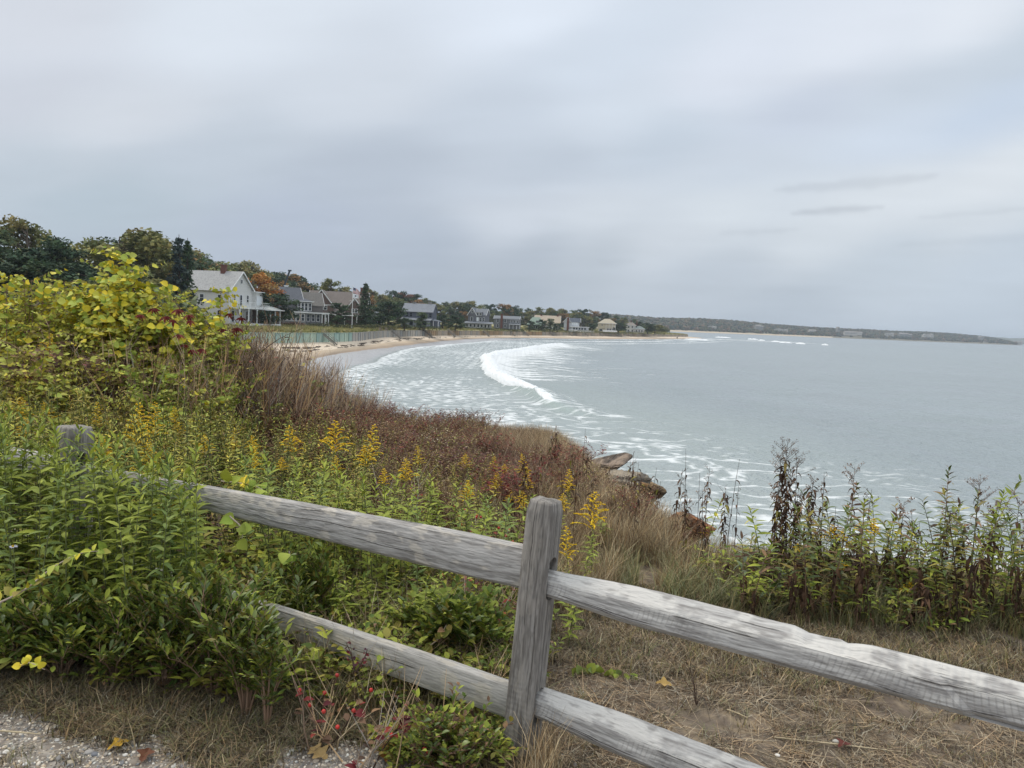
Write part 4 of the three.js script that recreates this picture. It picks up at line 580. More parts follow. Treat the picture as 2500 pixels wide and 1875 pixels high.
// flagpole with its two flags, chairs on the dune, crane boom, walker on the spit
{
  const p = LAND(859, 196); p.y = at(859, 797, 196).y; const f = thing('flagpole', p, 'tall white flagpole with crosstree flying two flags on the dune grass', 'flagpole'), g = new Geo(); g.tube([V(0, -0.3, 0), V(0, 10.3, 0)], [0.09, 0.05], 8, null); part('pole', g.build(), WHITE, f); const c = new Geo(); c.beam(V(-0.7, 6.5, 0), V(0.7, 6.5, 0), 0.08, 0.08, null); part('crosstree', c.build(false), WHITE, f); const b = new THREE.SphereGeometry(0.12, 10, 8); part('ball', b, WHITE, f).position.y = 10.35;
  const flag = (w, h, y, tex, drop) => { const q = new THREE.PlaneGeometry(w, h, 24, 12), a = q.attributes.position; for (let k = 0; k < a.count; k++) { const u = (a.getX(k) + w / 2) / w; a.setXYZ(k, u * w * 0.86 + 0.06, a.getY(k) + y - drop * u * u, 0.16 * sin(u * 7 + a.getY(k) * 1.5) * u); } q.computeVertexNormals(); return part('flag', q, std({ map: tex, side: THREE.DoubleSide, roughness: 0.8 }), f); };
  const cv = document.createElement('canvas'); cv.width = 190; cv.height = 130; let x = cv.getContext('2d'); for (let k = 0; k < 13; k++) { x.fillStyle = k % 2 ? '#e6e4e2' : '#9c2c3a'; x.fillRect(0, k * 10, 190, 10); } x.fillStyle = '#2c3458'; x.fillRect(0, 0, 78, 70); x.fillStyle = '#e6e4e2'; for (let r = 0; r < 9; r++) for (let q = 0; q < (r % 2 ? 5 : 6); q++) { x.beginPath(); x.arc(7 + q * 13 + (r % 2 ? 6.5 : 0), 6 + r * 7.2, 2.2, 0, 7); x.fill(); }
  const t1 = new THREE.CanvasTexture(cv); t1.colorSpace = THREE.SRGBColorSpace; const c2 = document.createElement('canvas'); c2.width = 120; c2.height = 80; x = c2.getContext('2d'); x.fillStyle = '#dfe2e6'; x.fillRect(0, 0, 120, 80); x.fillStyle = '#2b3346'; x.fillRect(40, 22, 22, 34); x.fillStyle = '#566072'; x.fillRect(48, 30, 30, 12); const t2 = new THREE.CanvasTexture(c2); t2.colorSpace = THREE.SRGBColorSpace;
  flag(2.0, 1.3, 9.2, t1, 1.1); flag(1.7, 1.0, 7.75, t2, 0.15);
}
{
  const mk = (px, py, d, turn, label) => { const p = at(px, py, d), t = thing('lawn_chair', p, label, 'chair'); t.rotation.y = turn; const seat = new Geo(), leg = new Geo(), c = hex('#8e827c'); for (let k = 0; k < 5; k++) { const b = new Geo(); b.beam(V(-0.26 + k * 0.13, 0.28, -0.18), V(-0.3 + k * 0.15, 1.05 - abs(k - 2) * 0.05, -0.52), 0.1, 0.025, c); part('back_slat', b.build(false), VC, t); } for (let k = 0; k < 5; k++) seat.beam(V(-0.28, 0.36 - k * 0.02, 0.32 - k * 0.12), V(0.28, 0.36 - k * 0.02, 0.32 - k * 0.12), 0.1, 0.025, c); part('seat', seat.build(false), VC, t); for (const s of [-1, 1]) { const a = new Geo(); a.box(s * 0.37, 0.58, 0.05, 0.13, 0.03, 0.72, c); part('arm', a.build(false), VC, t); for (const z of [0.33, -0.35]) leg.box(s * 0.33, 0.27, z, 0.08, 0.62, 0.05, c); } part('legs', leg.build(false), VC, t); };
  mk(929, 807.5, 206, 0.5, 'weathered wooden lawn chair facing the sea above the grey seawall, left of a pair'); mk(943, 808, 207, 0.3, 'weathered wooden lawn chair facing the sea, the right one of the pair');
  const b = at(699, 684, 290), e = at(707.5, 660.5, 290), cr = thing('crane', b, 'dark crane boom sticking up above the trees behind the grey house', 'crane'), g = new Geo(); const v = e.clone().sub(b); g.beam(v.clone().multiplyScalar(-2.5), v, 0.55, 0.55, hex('#39434f')); part('boom', g.build(false), VC, cr); const k = new Geo(); k.box(v.x, v.y, v.z, 1.2, 0.5, 0.7, hex('#323b46')); part('head', k.build(false), VC, cr);
}
{
  const mc = new MarchingCubes(44, std({}), false, false, 60000); mc.isolation = 0; const S = 1.0, bones = [[[0, 1.62, 0], [0, 1.7, 0], .11, .1], [[0, 1.4, 0], [0, 1.55, 0], .06, .055], [[0, 0.95, 0], [0, 1.38, 0], .17, .19], [[-.1, .92, 0], [-.12, .5, .06], .1, .07], [[-.12, .5, .06], [-.12, .06, -.02], .065, .05], [[-.12, .05, -.02], [-.12, .04, .14], .05, .04], [[.1, .92, 0], [.13, .5, .14], .1, .07], [[.13, .5, .14], [.13, .06, .1], .065, .05], [[.13, .05, .1], [.13, .04, .26], .05, .04], [[-.22, 1.36, 0], [-.27, 1.08, -.03], .065, .05], [[-.27, 1.08, -.03], [-.24, .84, .08], .045, .04], [[.22, 1.36, 0], [.27, 1.08, -.03], .065, .05], [[.27, 1.08, -.03], [.24, .84, .1], .045, .04], [[-.2, 1.37, 0], [.2, 1.37, 0], .08, .08]];
  const N = 44, h = N / 2; for (let z = 0; z < N; z++) for (let y = 0; y < N; y++) for (let x = 0; x < N; x++) { const p = V((x - h) / h, (y - h) / h + 0.9, (z - h) / h); let s = 0; for (const [a, b, r0, r1] of bones) { const A = V(...a), B = V(...b), ab = B.clone().sub(A), t = clamp(p.clone().sub(A).dot(ab) / max(1e-6, ab.lengthSq())), dd = p.distanceTo(A.addScaledVector(ab, t)) - lerp(r0, r1, t); s += exp(-dd * 34); } mc.field[x + y * N + z * N * N] = Math.log(max(s, 1e-30)) / 34; }
  mc.update(); const g = new THREE.BufferGeometry(); g.setAttribute('position', new THREE.BufferAttribute(mc.positionArray.slice(0, mc.count * 3), 3)); g.computeVertexNormals();
  const p = atY(1653, 828.5, 0.5); p.y = 0.42; const m = part('person', g, std({ color: hex('#2f3136') }), scene); m.geometry.translate(0, 0.9, 0); m.position.copy(p); m.scale.setScalar(1.06); tag(m, 'person in dark clothes walking on the sand spit by the water', 'person');
}
// ---------- trees ----------
const barkMat = std({ vertexColors: true }), crownMat = new THREE.MeshPhysicalMaterial({ vertexColors: true, roughness: 0.85, transmission: 0.15, thickness: 0, specularIntensity: 0.3, side: THREE.DoubleSide });
function treeGeo(kind, seed, pal, n = 4200) {             // one metre tall, to be scaled
  const r = RNG(seed), tr = new Geo(), cr = new Geo(), bark = hex(kind === 'oak' ? '#5b5045' : '#4d4238'), cl = [];
  const cards = (c, rad, flat, m, size, tint) => { for (let k = 0; k < m; k++) { const a = r() * 6.283, u = r() * 2 - 1, q = pow(r(), 0.45), s = sqrt(1 - u * u), p = V(c.x + cos(a) * s * rad * q, c.y + u * rad * flat * q, c.z + sin(a) * s * rad * q), n1 = V(r() - .5, r() * 1.2 - 0.2, r() - .5).normalize(), x = n1.clone().cross(V(r() - .5, r() - .5, r() - .5)).normalize(), y = n1.clone().cross(x), w = size * (0.6 + r() * 0.8), hh = w * (kind === 'oak' ? 0.8 : 0.36), i = cr.n, col = vary(tint, r, 0.24); for (const [sx, sy] of [[-1, 0], [0, -1], [1, 0.1], [0.1, 1]]) cr.v(p.x + x.x * sx * w + y.x * sy * hh, p.y + x.y * sx * w + y.y * sy * hh, p.z + x.z * sx * w + y.z * sy * hh, col); cr.quad(i, i + 1, i + 2, i + 3); } };
  if (kind === 'spruce') {
    tr.tube([V(0, 0, 0), V(0.006, 0.5, 0), V(0, 1, 0)], [0.022, 0.014, 0.003], 6, bark);
    for (let y = 0.12; y < 0.97; y += 0.032) { const R = 0.21 * pow(1 - y, 0.8) * (0.7 + r() * 0.5) + 0.012, m = max(4, floor(9 * (1 - y)) + 2); for (let k = 0; k < m; k++) { const a = r() * 6.283, L = R * (0.6 + r() * 0.6), e = V(cos(a) * L, y - L * 0.30, sin(a) * L), b = V(0, y, 0); tr.tube([b, e], [0.004, 0.001], 3, bark); for (let t = 0.25; t <= 1.01; t += 0.25) cards(b.clone().lerp(e, t), 0.022 + 0.012 * (1 - t), 0.55, 5, 0.022, pick(pal, r)); } }
  } else {
    const oak = kind === 'oak', H0 = oak ? 0.12 : 0.16, N = oak ? 30 : 30; const bend = V((r() - .5) * 0.16, 0, (r() - .5) * 0.16); const tp = [V(0, 0, 0), V(bend.x * 0.4, 0.3, bend.z * 0.4), V(bend.x, 0.62, bend.z), V(bend.x * 1.1, 0.92, bend.z)]; tr.tube(tp, [0.028, 0.022, 0.013, 0.004], 6, bark);
    const ax = new THREE.CatmullRomCurve3(tp);
    for (let k = 0; k < N; k++) { const t = H0 + (0.97 - H0) * pow((k + r()) / N, 0.9), b = ax.getPoint(t * 0.95), a = r() * 6.283, W = oak ? 0.42 * sqrt(max(0.05, 1 - pow((t - 0.45) / 0.62, 2))) : 0.30 * (1.15 - t * 0.75), L = W * (0.45 + r() * 0.65), e = b.clone().add(V(cos(a) * L, (oak ? 0.10 : 0.03) + 0.08 * r() * (oak ? 1 : 0.5), sin(a) * L)); e.y = min(e.y, 0.97); tr.tube([b, b.clone().lerp(e, 0.55).add(V(0, 0.012, 0)), e], [0.008, 0.005, 0.0015], 4, bark); const tint = pick(pal, r), m = floor(n / N / 1.9); cards(e, oak ? 0.115 : 0.10, oak ? 0.62 : 0.5, m, oak ? 0.020 : 0.023, tint); cards(b.clone().lerp(e, 0.62), oak ? 0.085 : 0.06, 0.55, floor(m * 0.8), oak ? 0.018 : 0.02, tint); }
  }
  return [tr.build(), cr.build(false)];
}
const P_ = (a) => a.map(hex);
const lift = (a, k) => a.map((c) => c.multiplyScalar(k));
const PAL = { pine: lift(P_(['#3e4a33', '#465139', '#36422d', '#505a3e']), 1.95), dark: lift(P_(['#344230', '#3d4c35', '#2e3b2c']), 1.75), olive: lift(P_(['#5b5f3c', '#66653e', '#535637', '#6d6642']), 1.75), rust: lift(P_(['#75603f', '#80643f', '#6b5a41']), 1.5), orange: lift(P_(['#a3703c', '#ad8048', '#986434', '#a98a52']), 1.1), blue: lift(P_(['#455251', '#4f5c58', '#3b4746']), 1.35), red: lift(P_(['#7c5647', '#87604c', '#6d5244']), 1.3) };
const FORMS = {
  pine: [treeGeo('pine', 71, PAL.pine), treeGeo('pine', 72, PAL.pine), treeGeo('pine', 73, PAL.olive)], dark: [treeGeo('pine', 74, PAL.dark, 5000), treeGeo('oak', 79, PAL.dark, 5200)], olive: [treeGeo('oak', 75, PAL.olive, 5200), treeGeo('oak', 76, PAL.olive, 5000)],
  rust: [treeGeo('oak', 77, PAL.rust, 4600)], orange: [treeGeo('oak', 78, PAL.orange, 4600)], red: [treeGeo('oak', 80, PAL.red, 4400)], spruce: [treeGeo('spruce', 81, PAL.blue), treeGeo('spruce', 82, PAL.dark)],
};
const TN = { pine: 'pine_tree', dark: 'evergreen_tree', olive: 'leafy_tree', rust: 'rusty_tree', orange: 'orange_tree', red: 'reddish_tree', spruce: 'spruce_tree' };
let treeNo = 0;
function tree(kind, px, pyTop, d, wide, label, group, base) {
  const y0 = base ?? landAt((px - 1250) / 1879 * d, d), p = at(px, pyTop, d), h = max(2.5, p.y - y0), f = FORMS[kind][treeNo++ % FORMS[kind].length], r = hash(treeNo, 5, 9);
  const t = thing(TN[kind], V(p.x, y0 - 0.2, p.z), label, 'tree', group); part('trunk', f[0], barkMat, t); part('crown', f[1], crownMat, t); t.rotation.y = r * 6.3; t.scale.set(h * wide, h * 1.02, h * wide); return t;
}
{
  const L = (a, g) => [a, g];
  // by the left edge
  tree('pine', -30, 530, 120, 1.15, 'green pine cut off by the left edge behind the shrub thicket'); tree('olive', 75, 538, 128, 1.0, 'thin topped tree just right of the pine at the left edge'); tree('dark', 155, 562, 112, 1.25, 'dark green bushy evergreen left of the round olive tree'); tree('dark', 60, 610, 105, 1.5, 'low dark evergreen below the thin topped tree at the left edge'); tree('olive', 225, 590, 126, 1.2, 'small olive tree between the dark evergreen and the round olive tree'); tree('olive', 295, 560, 124, 1.35, 'round headed olive tree, the highest of the leafy trees at the left'); tree('olive', 345, 612, 132, 1.1, 'lower olive tree on the right shoulder of the round headed one'); tree('dark', 265, 655, 108, 1.6, 'low dark pine in front of the round headed olive tree'); tree('rust', 390, 668, 150, 1.2, 'brownish leafy tree behind the blue spruce'); tree('olive', 398, 632, 190, 1.0, 'olive tree on the skyline just left of the blue spruce');
  tree('spruce', 437, 574, 128, 0.95, 'tall blue grey spruce left of the large white house'); tree('spruce', 458, 582, 129, 0.8, 'second narrower spruce top leaning out right of the tall blue one'); tree('dark', 415, 705, 126, 1.3, 'dark low evergreen at the foot of the blue spruce');
  tree('orange', 612, 668, 186, 1.15, 'orange autumn tree right behind the large white house'); tree('orange', 640, 695, 192, 1.2, 'smaller golden tree beside the orange one, left of the grey house');
  tree('spruce', 893, 689, 215, 1.25, 'tall dark spruce right beside the flagpole'); tree('dark', 822, 733, 208, 1.7, 'dark bushy pine in front of the brown gabled house'); tree('dark', 678, 718, 176, 1.7, 'dark round pine hiding the left end of the grey house'); tree('dark', 655, 752, 168, 2.0, 'low dark shrubby pine beside the white porch'); tree('dark', 950, 738, 236, 1.8, 'broad dark pine between the spruce and the slate grey house'); tree('dark', 930, 760, 232, 2.0, 'low dark pine right of the small side porch'); tree('pine', 1035, 757, 246, 1.5, 'single dune pine in front of the slate grey house'); tree('pine', 988, 772, 244, 1.9, 'low dune pine left of the single one before the slate grey house'); tree('pine', 808, 672, 262, 1.0, 'lone flat topped pine standing over the gabled house');
  tree('dark', 1083, 765, 300, 2.0, 'dark pine right of the slate grey house'); tree('dark', 1112, 770, 305, 1.8, 'dark low pine left of the tall grey house'); tree('dark', 1293, 780, 405, 1.8, 'dark pine right of the gambrel cottage'); tree('pine', 1345, 774, 425, 1.3, 'slim dune pine before the cream house'); tree('dark', 1322, 777, 424, 1.8, 'broad dark dune pine before the cream house'); tree('dark', 1362, 790, 428, 1.8, 'low dark dune pine at the right end of the cream house'); tree('dark', 1442, 787, 470, 2.0, 'dark tree left of the pale hipped roof'); tree('dark', 1512, 788, 500, 2.2, 'dark tree right of the cream veranda house'); tree('dark', 1582, 786, 545, 2.4, 'round dark tree clump at the end of the row of houses'); tree('olive', 1600, 793, 548, 2.6, 'green tree at the seaward end of the clump on the spit'); tree('dark', 1560, 782, 560, 2.0, 'dark tree behind the last cottage');
  // the wood behind the houses: the skyline first, then a lower row in front of it
  const SKY = [[330, 590], [480, 648], [515, 636], [545, 630], [575, 640], [598, 652], [620, 662], [650, 658], [672, 668], [700, 672], [725, 676], [745, 688], [765, 690], [790, 694], [838, 702], [862, 706], [915, 708], [940, 714], [965, 712], [990, 716], [1012, 720], [1035, 723], [1060, 730], [1085, 733], [1108, 737], [1130, 733], [1150, 736], [1175, 742], [1200, 744], [1222, 743], [1245, 746], [1268, 748], [1290, 749], [1312, 746], [1335, 752], [1358, 754], [1382, 755], [1405, 753], [1428, 756], [1452, 760], [1476, 764], [1500, 767], [1525, 772], [1548, 776]];
  const kinds = ['pine', 'olive', 'pine', 'dark', 'pine', 'olive', 'rust', 'pine', 'pine', 'dark'], group = 'trees of the wood behind the beach houses';
  const zone = (px) => px < 560 ? 'behind the large white house' : px < 780 ? 'left of the flagpole' : px < 1000 ? 'behind the flagpole and the spruce' : px < 1260 ? 'behind the middle grey houses' : 'behind the far pale houses';
  const word = { pine: 'green pine', olive: 'olive leafy tree', dark: 'dark evergreen', rust: 'brownish leafy tree', red: 'reddish leafy tree' };
  SKY.forEach(([px, py], i) => { const k = px > 955 && px < 1000 && i % 2 ? 'red' : kinds[(i * 7 + 3) % 10], d = 185 + (px - 330) * 0.42; tree(k, px, py, d + hash(i, 1, 1) * 14, 1.05 + hash(i, 2, 2) * 0.35, `${word[k]} on the skyline of the wood ${zone(px)}`, group); });
  for (let i = 0; i < 104; i++) { const px = 340 + i * 12 + hash(i, 3, 3) * 10; let j = 0; while (j < SKY.length - 1 && SKY[j + 1][0] < px) j++; const py = SKY[j][1] + 10 + hash(i, 4, 4) * 26 * (1 - (px - 340) / 1900), k = kinds[(i * 3 + 1) % 10], d = 172 + (px - 330) * 0.42; tree(k, px, py, d + hash(i, 6, 6) * 10, 1.25 + hash(i, 7, 7) * 0.4, `${word[k]} low in the wood ${zone(px)}`, group); }
  for (let i = 0; i < 16; i++) { const px = -60 + i * 26, k = ['dark', 'olive', 'dark', 'pine'][i % 4]; tree(k, px, 640 + 20 * hash(i, 8, 8) + (px > 200 ? 12 : 0), 100 + 12 * hash(i, 9, 9), 1.7, `${word[k]} low in the dark wood behind the shrub thicket`, 'low trees behind the thicket'); }
}
// undergrowth that closes the wood to the ground
{
  const r = RNG(88), g = new Geo(); for (let k = 0; k < 70; k++) { const a = r() * 6.283, u = r(), s = sqrt(r()), p = V(cos(a) * s, u * (1.1 - s * 0.6), sin(a) * s), n1 = V(r() - .5, r(), r() - .5).normalize(), x = n1.clone().cross(V(r(), r() - .5, r())).normalize().multiplyScalar(0.09 + r() * 0.07), y = n1.clone().cross(x).multiplyScalar(0.8), i = g.n; for (const [c, d] of [[-1, 0], [0, -1], [1, 0.1], [0.1, 1]]) { const w = p.clone().addScaledVector(x, c).addScaledVector(y, d); g.v(w.x, w.y, w.z, null); } g.quad(i, i + 1, i + 2, i + 3); }
  const mats = [], cols = [], pal = lift(P_(['#4a5338', '#5a5a3c', '#434c36', '#665c42', '#525a3c']), 1.35);
  for (let i = 0; i < 5200; i++) { const px = -120 + 1740 * r(), d = (px < 430 ? lerp(96, 150, r()) : 178 + (px - 330) * 0.42 + 50 * r()), x = (px - 1250) / 1879 * d, y = landAt(x, d), s = 2.2 + r() * 2.6; const m = new THREE.Matrix4().makeRotationY(r() * 6.3); m.scale(V(s, s * (0.8 + r() * 0.6), s)); m.setPosition(x, y - 0.3, -d); mats.push(m); cols.push(vary(pick(pal, r), r, 0.22)); }
  tag(instanced('woodland_undergrowth', g.build(), std({ color: 0xffffff, side: THREE.DoubleSide }), mats, cols), 'dense dark brush filling the wood between the tree trunks', 'undergrowth', null, 'stuff');
}
// hedges and low shrubs before the houses
{
  const r = RNG(91), quad = new Geo(); { const i = quad.n; quad.v(-1, 0, 0, null); quad.v(0, -0.6, 0.1, null); quad.v(1, 0.1, 0, null); quad.v(0.1, 0.7, -0.1, null); quad.quad(i, i + 1, i + 2, i + 3); } const qg = quad.build();
  const hedge = (px0, px1, y, d, hgt, pal, label) => { const a = at(px0, y, d), b = at(px1, y, d), o = a.clone().lerp(b, 0.5), t = thing('hedge', V(o.x, a.y - 0.3, o.z), label, 'hedge'), L = a.distanceTo(b), mats = [], cols = [], n = floor(L * 95), st = new Geo(); for (let k = 0; k < L * 2; k++) st.tube([V((k / (L * 2) - .5) * L, 0, 0), V((k / (L * 2) - .5) * L + (r() - .5) * 0.5, hgt * 0.8, (r() - .5) * 1)], [0.03, 0.01], 3, hex('#4b4035')); part('stems', st.build(), stemMat, t); for (let k = 0; k < n; k++) { const x = (r() - .5) * L, top = hgt * (0.7 + 0.6 * fbm(x * 0.35 + px0, d, 611, 3)), q = pow(r(), 0.6), m = new THREE.Matrix4().makeRotationFromEuler(new THREE.Euler(r() * 6, r() * 6, r() * 6)), s = 0.09 + r() * 0.11; m.scale(V(s, s, s)); m.setPosition(x, q * top, (r() - .5) * 1.6 * sqrt(1 - q * 0.6)); mats.push(m); cols.push(vary(pick(pal, r), r, 0.25)); } const f = instanced('foliage', qg, crownMat0, mats, cols, t); f.userData.kind = 'stuff'; };
  const crownMat0 = std({ color: 0xffffff, side: THREE.DoubleSide });
  const dg = P_(['#3d4a35', '#47523a', '#525537']), rd = P_(['#6b4a3c', '#5c4a3a', '#4e4d38', '#75503a']), ol = P_(['#62623f', '#56603f', '#6f6a47']);
  hedge(615, 690, 795, 186, 1.7, rd, 'reddish brown low shrubs beside the white porch'); hedge(690, 745, 796, 190, 1.3, rd, 'brownish low shrubs before the grey house sun porch'); hedge(745, 862, 797, 194, 1.15, dg, 'dark green clipped hedge before the brown gabled house'); hedge(862, 968, 798, 205, 1.1, ol, 'olive hedge right of the flagpole foot'); hedge(955, 1075, 800, 246, 1.4, dg, 'dark scrub along the foot of the slate grey house'); hedge(1070, 1130, 802, 305, 1.8, ol, 'olive scrub between the slate grey and the tall grey house'); hedge(1135, 1280, 803.5, 348, 1.3, dg, 'low dark scrub before the tall grey house'); hedge(1280, 1400, 807, 412, 1.6, dg, 'dark scrub before the cream house and green roof cottage'); hedge(1400, 1530, 811, 445, 1.5, ol, 'olive scrub before the far pale houses'); hedge(1520, 1625, 814, 520, 2.2, dg, 'dark scrub running out along the spit');
}
// ---------- the split rail fence ----------
{
  const fence = thing('split_rail_fence', V(0, 0, 0), 'weathered grey two rail split rail fence crossing the foreground', 'fence');
  const fenceAt = (px, py) => { let d = 2.9; for (let k = 0; k < 30; k++) { const p = at(px, py, d); d = lerp(d, fenceD(p.x), 0.6); } return at(px, py, d); };
  const RD = V(0.88, 0, 0.475).normalize();
  const grain = (seed, light, dark, pale, chips, sawn = 0) => dataTex(1024, 256, (u, v) => {
    const w = 0.4 * fbm(u * 5, v * 3, seed, 3), f = fbm(u * 9, (v + w * 0.10) * 46, seed + 5, 4, 0), f2 = fbm(u * 30, (v + w * 0.1) * 120, seed + 9, 3), p = fbm(u * 16, v * 9, seed + 13, 4);
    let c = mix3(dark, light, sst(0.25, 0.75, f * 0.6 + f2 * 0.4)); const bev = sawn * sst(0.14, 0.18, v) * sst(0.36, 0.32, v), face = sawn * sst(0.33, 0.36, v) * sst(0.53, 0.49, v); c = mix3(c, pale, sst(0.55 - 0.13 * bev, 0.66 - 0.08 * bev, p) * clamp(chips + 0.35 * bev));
    if (face > 0) { const ka = (u * 74 + 34 * pow(v - 0.30, 2) + 1.1 * fbm(u * 7, v * 4, seed + 31, 2)) % 1; c = mix3(c, dark, face * sst(0.62, 0.9, ka) * 0.55 * sst(0.38, 0.6, fbm(u * 6 + 3, v * 3, seed + 33, 2))); }
    const st = fbm(u * 22, v * 40, seed + 17, 4); c = mix3(c, mix3(dark, arr('#5d5852'), 0.4), sst(0.62, 0.78, st) * 0.55);
    const crack = abs(((v + w * 0.12) * 9 + 0.35 * fbm(u * 4, floor(v * 9), seed + 21, 2)) % 1 - 0.5), on = sst(0.58, 0.66, fbm(u * 4, floor((v + w * .12) * 9) * 3.7, seed + 23, 2)); return mix3(c, arr('#3b3733'), on * sst(0.035, 0.012, crack) * 0.85);
  }, true);
  const gbump = (seed, kerf) => dataTex(1024, 256, (u, v) => {
    const w = 0.4 * fbm(u * 5, v * 3, seed, 3), crack = abs(((v + w * 0.12) * 9 + 0.35 * fbm(u * 4, floor(v * 9), seed + 21, 2)) % 1 - 0.5), on = sst(0.58, 0.66, fbm(u * 4, floor((v + w * .12) * 9) * 3.7, seed + 23, 2));
    let h = 0.55 * fbm(u * 12, (v + w * 0.1) * 60, seed + 5, 4) + 0.25 * fbm(u * 50, v * 90, seed + 9, 2); h -= 0.5 * on * sst(0.05, 0.01, crack);
    if (kerf) { const a = (u * 62 + 9 * pow(v - 0.2, 2) + 1.2 * fbm(u * 7, v * 4, seed + 31, 2)) % 1; h += kerf * (abs(a - 0.5) - 0.25) * sst(0.35, 0.6, fbm(u * 5 + 3, v * 3, seed + 33, 2)); }
    return h;
  }, false);
  const g1 = arr('#b5b3af'), g2 = arr('#85827e'), pale = arr('#cdc5b6'), p2 = arr('#9a9690'), dk = arr('#65615c');
  const mirrored = (m) => { for (const t of [m.map, m.bumpMap]) t.wrapS = THREE.MirroredRepeatWrapping; return m; };
  const M = {
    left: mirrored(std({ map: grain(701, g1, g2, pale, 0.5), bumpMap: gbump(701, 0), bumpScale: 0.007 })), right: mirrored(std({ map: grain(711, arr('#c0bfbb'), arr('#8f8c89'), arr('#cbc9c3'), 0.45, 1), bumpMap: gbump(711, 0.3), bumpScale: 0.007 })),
    low: mirrored(std({ map: grain(721, arr('#bab7b0'), arr('#928f89'), arr('#c9c0ae'), 0.45), bumpMap: gbump(721, 0.25), bumpScale: 0.005 })), post: mirrored(std({ map: grain(731, p2, dk, arr('#a29c92'), 0.35), bumpMap: gbump(731, 0.2), bumpScale: 0.006 })),
  };
  // section points (out towards the viewer, up), seen from the end
  const SEC = { wedge: [[-0.030, 0.062], [0.000, 0.070], [0.022, 0.058], [0.036, 0.020], [0.037, -0.020], [0.030, -0.058], [0.010, -0.070], [-0.022, -0.062], [-0.036, -0.01]], sawn: [[-0.036, 0.050], [-0.018, 0.068], [0.034, 0.022], [0.037, -0.046], [0.018, -0.068], [-0.03, -0.058]], flat: [[-0.03, 0.058], [0.004, 0.064], [0.026, 0.055], [0.034, 0.02], [0.034, -0.03], [0.028, -0.056], [0.004, -0.064], [-0.028, -0.055], [-0.036, 0.0]] };
  function rail(A, B, sec, mat, o) {
    const S = SEC[sec], g = new Geo(), N = 130, K = S.length * 4, dir = B.clone().sub(A), L = dir.length(); dir.normalize(); const out = UPV.clone().cross(dir).normalize(); if (out.z < 0) out.negate(); const up = V(0, 1, 0).addScaledVector(dir, -dir.y).normalize();
    const cs = []; for (let q = 0; q < K; q++) { const i = floor(q / 4), t = [0.03, 0.33, 0.67, 0.97][q % 4], a = S[i % S.length], b = S[(i + 1) % S.length]; cs.push([lerp(a[0], b[0], t), lerp(a[1], b[1], t)]); }
    for (let k = 0; k <= N; k++) {
      const t = k / N, s = t * L, ta = o.taper?.[0] ? lerp(o.taper[0], 1, sst(0, 0.42, s)) : 1, tb = o.taper?.[1] ? lerp(o.taper[1], 1, sst(0, 0.42, L - s)) : 1, sc = ta * tb * lerp(o.h[0], o.h[1], t), bow = o.bow ? o.bow * sin(PI * t) : 0, tw = (o.twist ?? 0) * (t - 0.5), wob = 0.006 * (fbm(s * 1.3, 2.2, o.seed, 2) - 0.5);
      for (let q = 0; q <= K; q++) {
        let [a, b] = cs[q % K]; const n = 1 + 0.04 * (fbm3(s * 3, a * 30 + 9, b * 26 + 5, o.seed, 3) - 0.5) + 0.035 * (fbm3(s * 22, a * 60 + 9, b * 90 + 5, o.seed + 4, 2) - 0.5);
        if (o.notch && b > 0.03) { const m = sst(o.notch[0], o.notch[0] + 0.03, s) * sst(o.notch[1], o.notch[1] - 0.10, s); b -= m * (0.003 + 0.016 * fbm(s * 34, a * 60, o.seed + 7, 3)); }
        if (o.scarf && a > 0.02) { a -= 0.012 * sst(o.scarf, o.scarf + 0.02, s - (0.03 - b) * 1.1); }
        const th = lerp(1, 0.6, 1 - min(ta, tb)), x = (a * cos(tw) - b * sin(tw)) * sc * n * th * (o.depth ?? 1), y = (a * sin(tw) + b * cos(tw)) * sc * n + bow + wob; const p = A.clone().addScaledVector(dir, s).addScaledVector(out, x).addScaledVector(up, y); g.v(p.x, p.y, p.z, null, s / 1.35, q / K);
      }
    }
    for (let k = 0; k < N; k++) for (let q = 0; q < K; q++) { const a = k * (K + 1) + q; g.quad(a, a + K + 1, a + K + 2, a + 1); }
    for (const [k, P] of [[0, A], [N, B]]) { let c = V(); for (let q = 0; q < K; q++) c.add(V(...g.p.slice((k * (K + 1) + q) * 3, (k * (K + 1) + q) * 3 + 3))); c.multiplyScalar(1 / K); const o2 = g.n; for (let q = 0; q <= K; q++) { const b = (k * (K + 1) + q) * 3; g.v(g.p[b], g.p[b + 1], g.p[b + 2], null, 0.02 * q, 0.1 * (q % 3)); } const m = g.v(c.x, c.y, c.z, null, 0, 0); for (let q = 0; q < K; q++) g.tri(m, o2 + q, o2 + q + 1); }
    return part('rail', toCreasedNormals(g.build(), 0.45), mat, fence);
  }
  const ext = (a, b, k) => b.clone().addScaledVector(b.clone().sub(a).normalize(), k);
  { const a = fenceAt(186, 1150), b = fenceAt(1272, 1380); rail(ext(b, a, 0.05), ext(a, b, 0.112), 'wedge', M.left, { h: [0.68, 1.36], taper: [0.8, 0.92], seed: 741, bow: 0.004, twist: 0.1, depth: 0.75 }); }
  { const a = fenceAt(-330, 1052), b = fenceAt(150, 1140); rail(a, ext(a, b, 0.1), 'flat', M.left, { h: [1, 1], taper: [0.8, 0.7], seed: 745 }); }
  { const a = fenceAt(186, 1352), b = fenceAt(1240, 1708); rail(ext(b, a, 0.05), ext(a, b, 0.105), 'flat', M.low, { h: [0.82, 1.22], taper: [0.7, 0.94], seed: 751, bow: 0.012, depth: 0.75 }); }
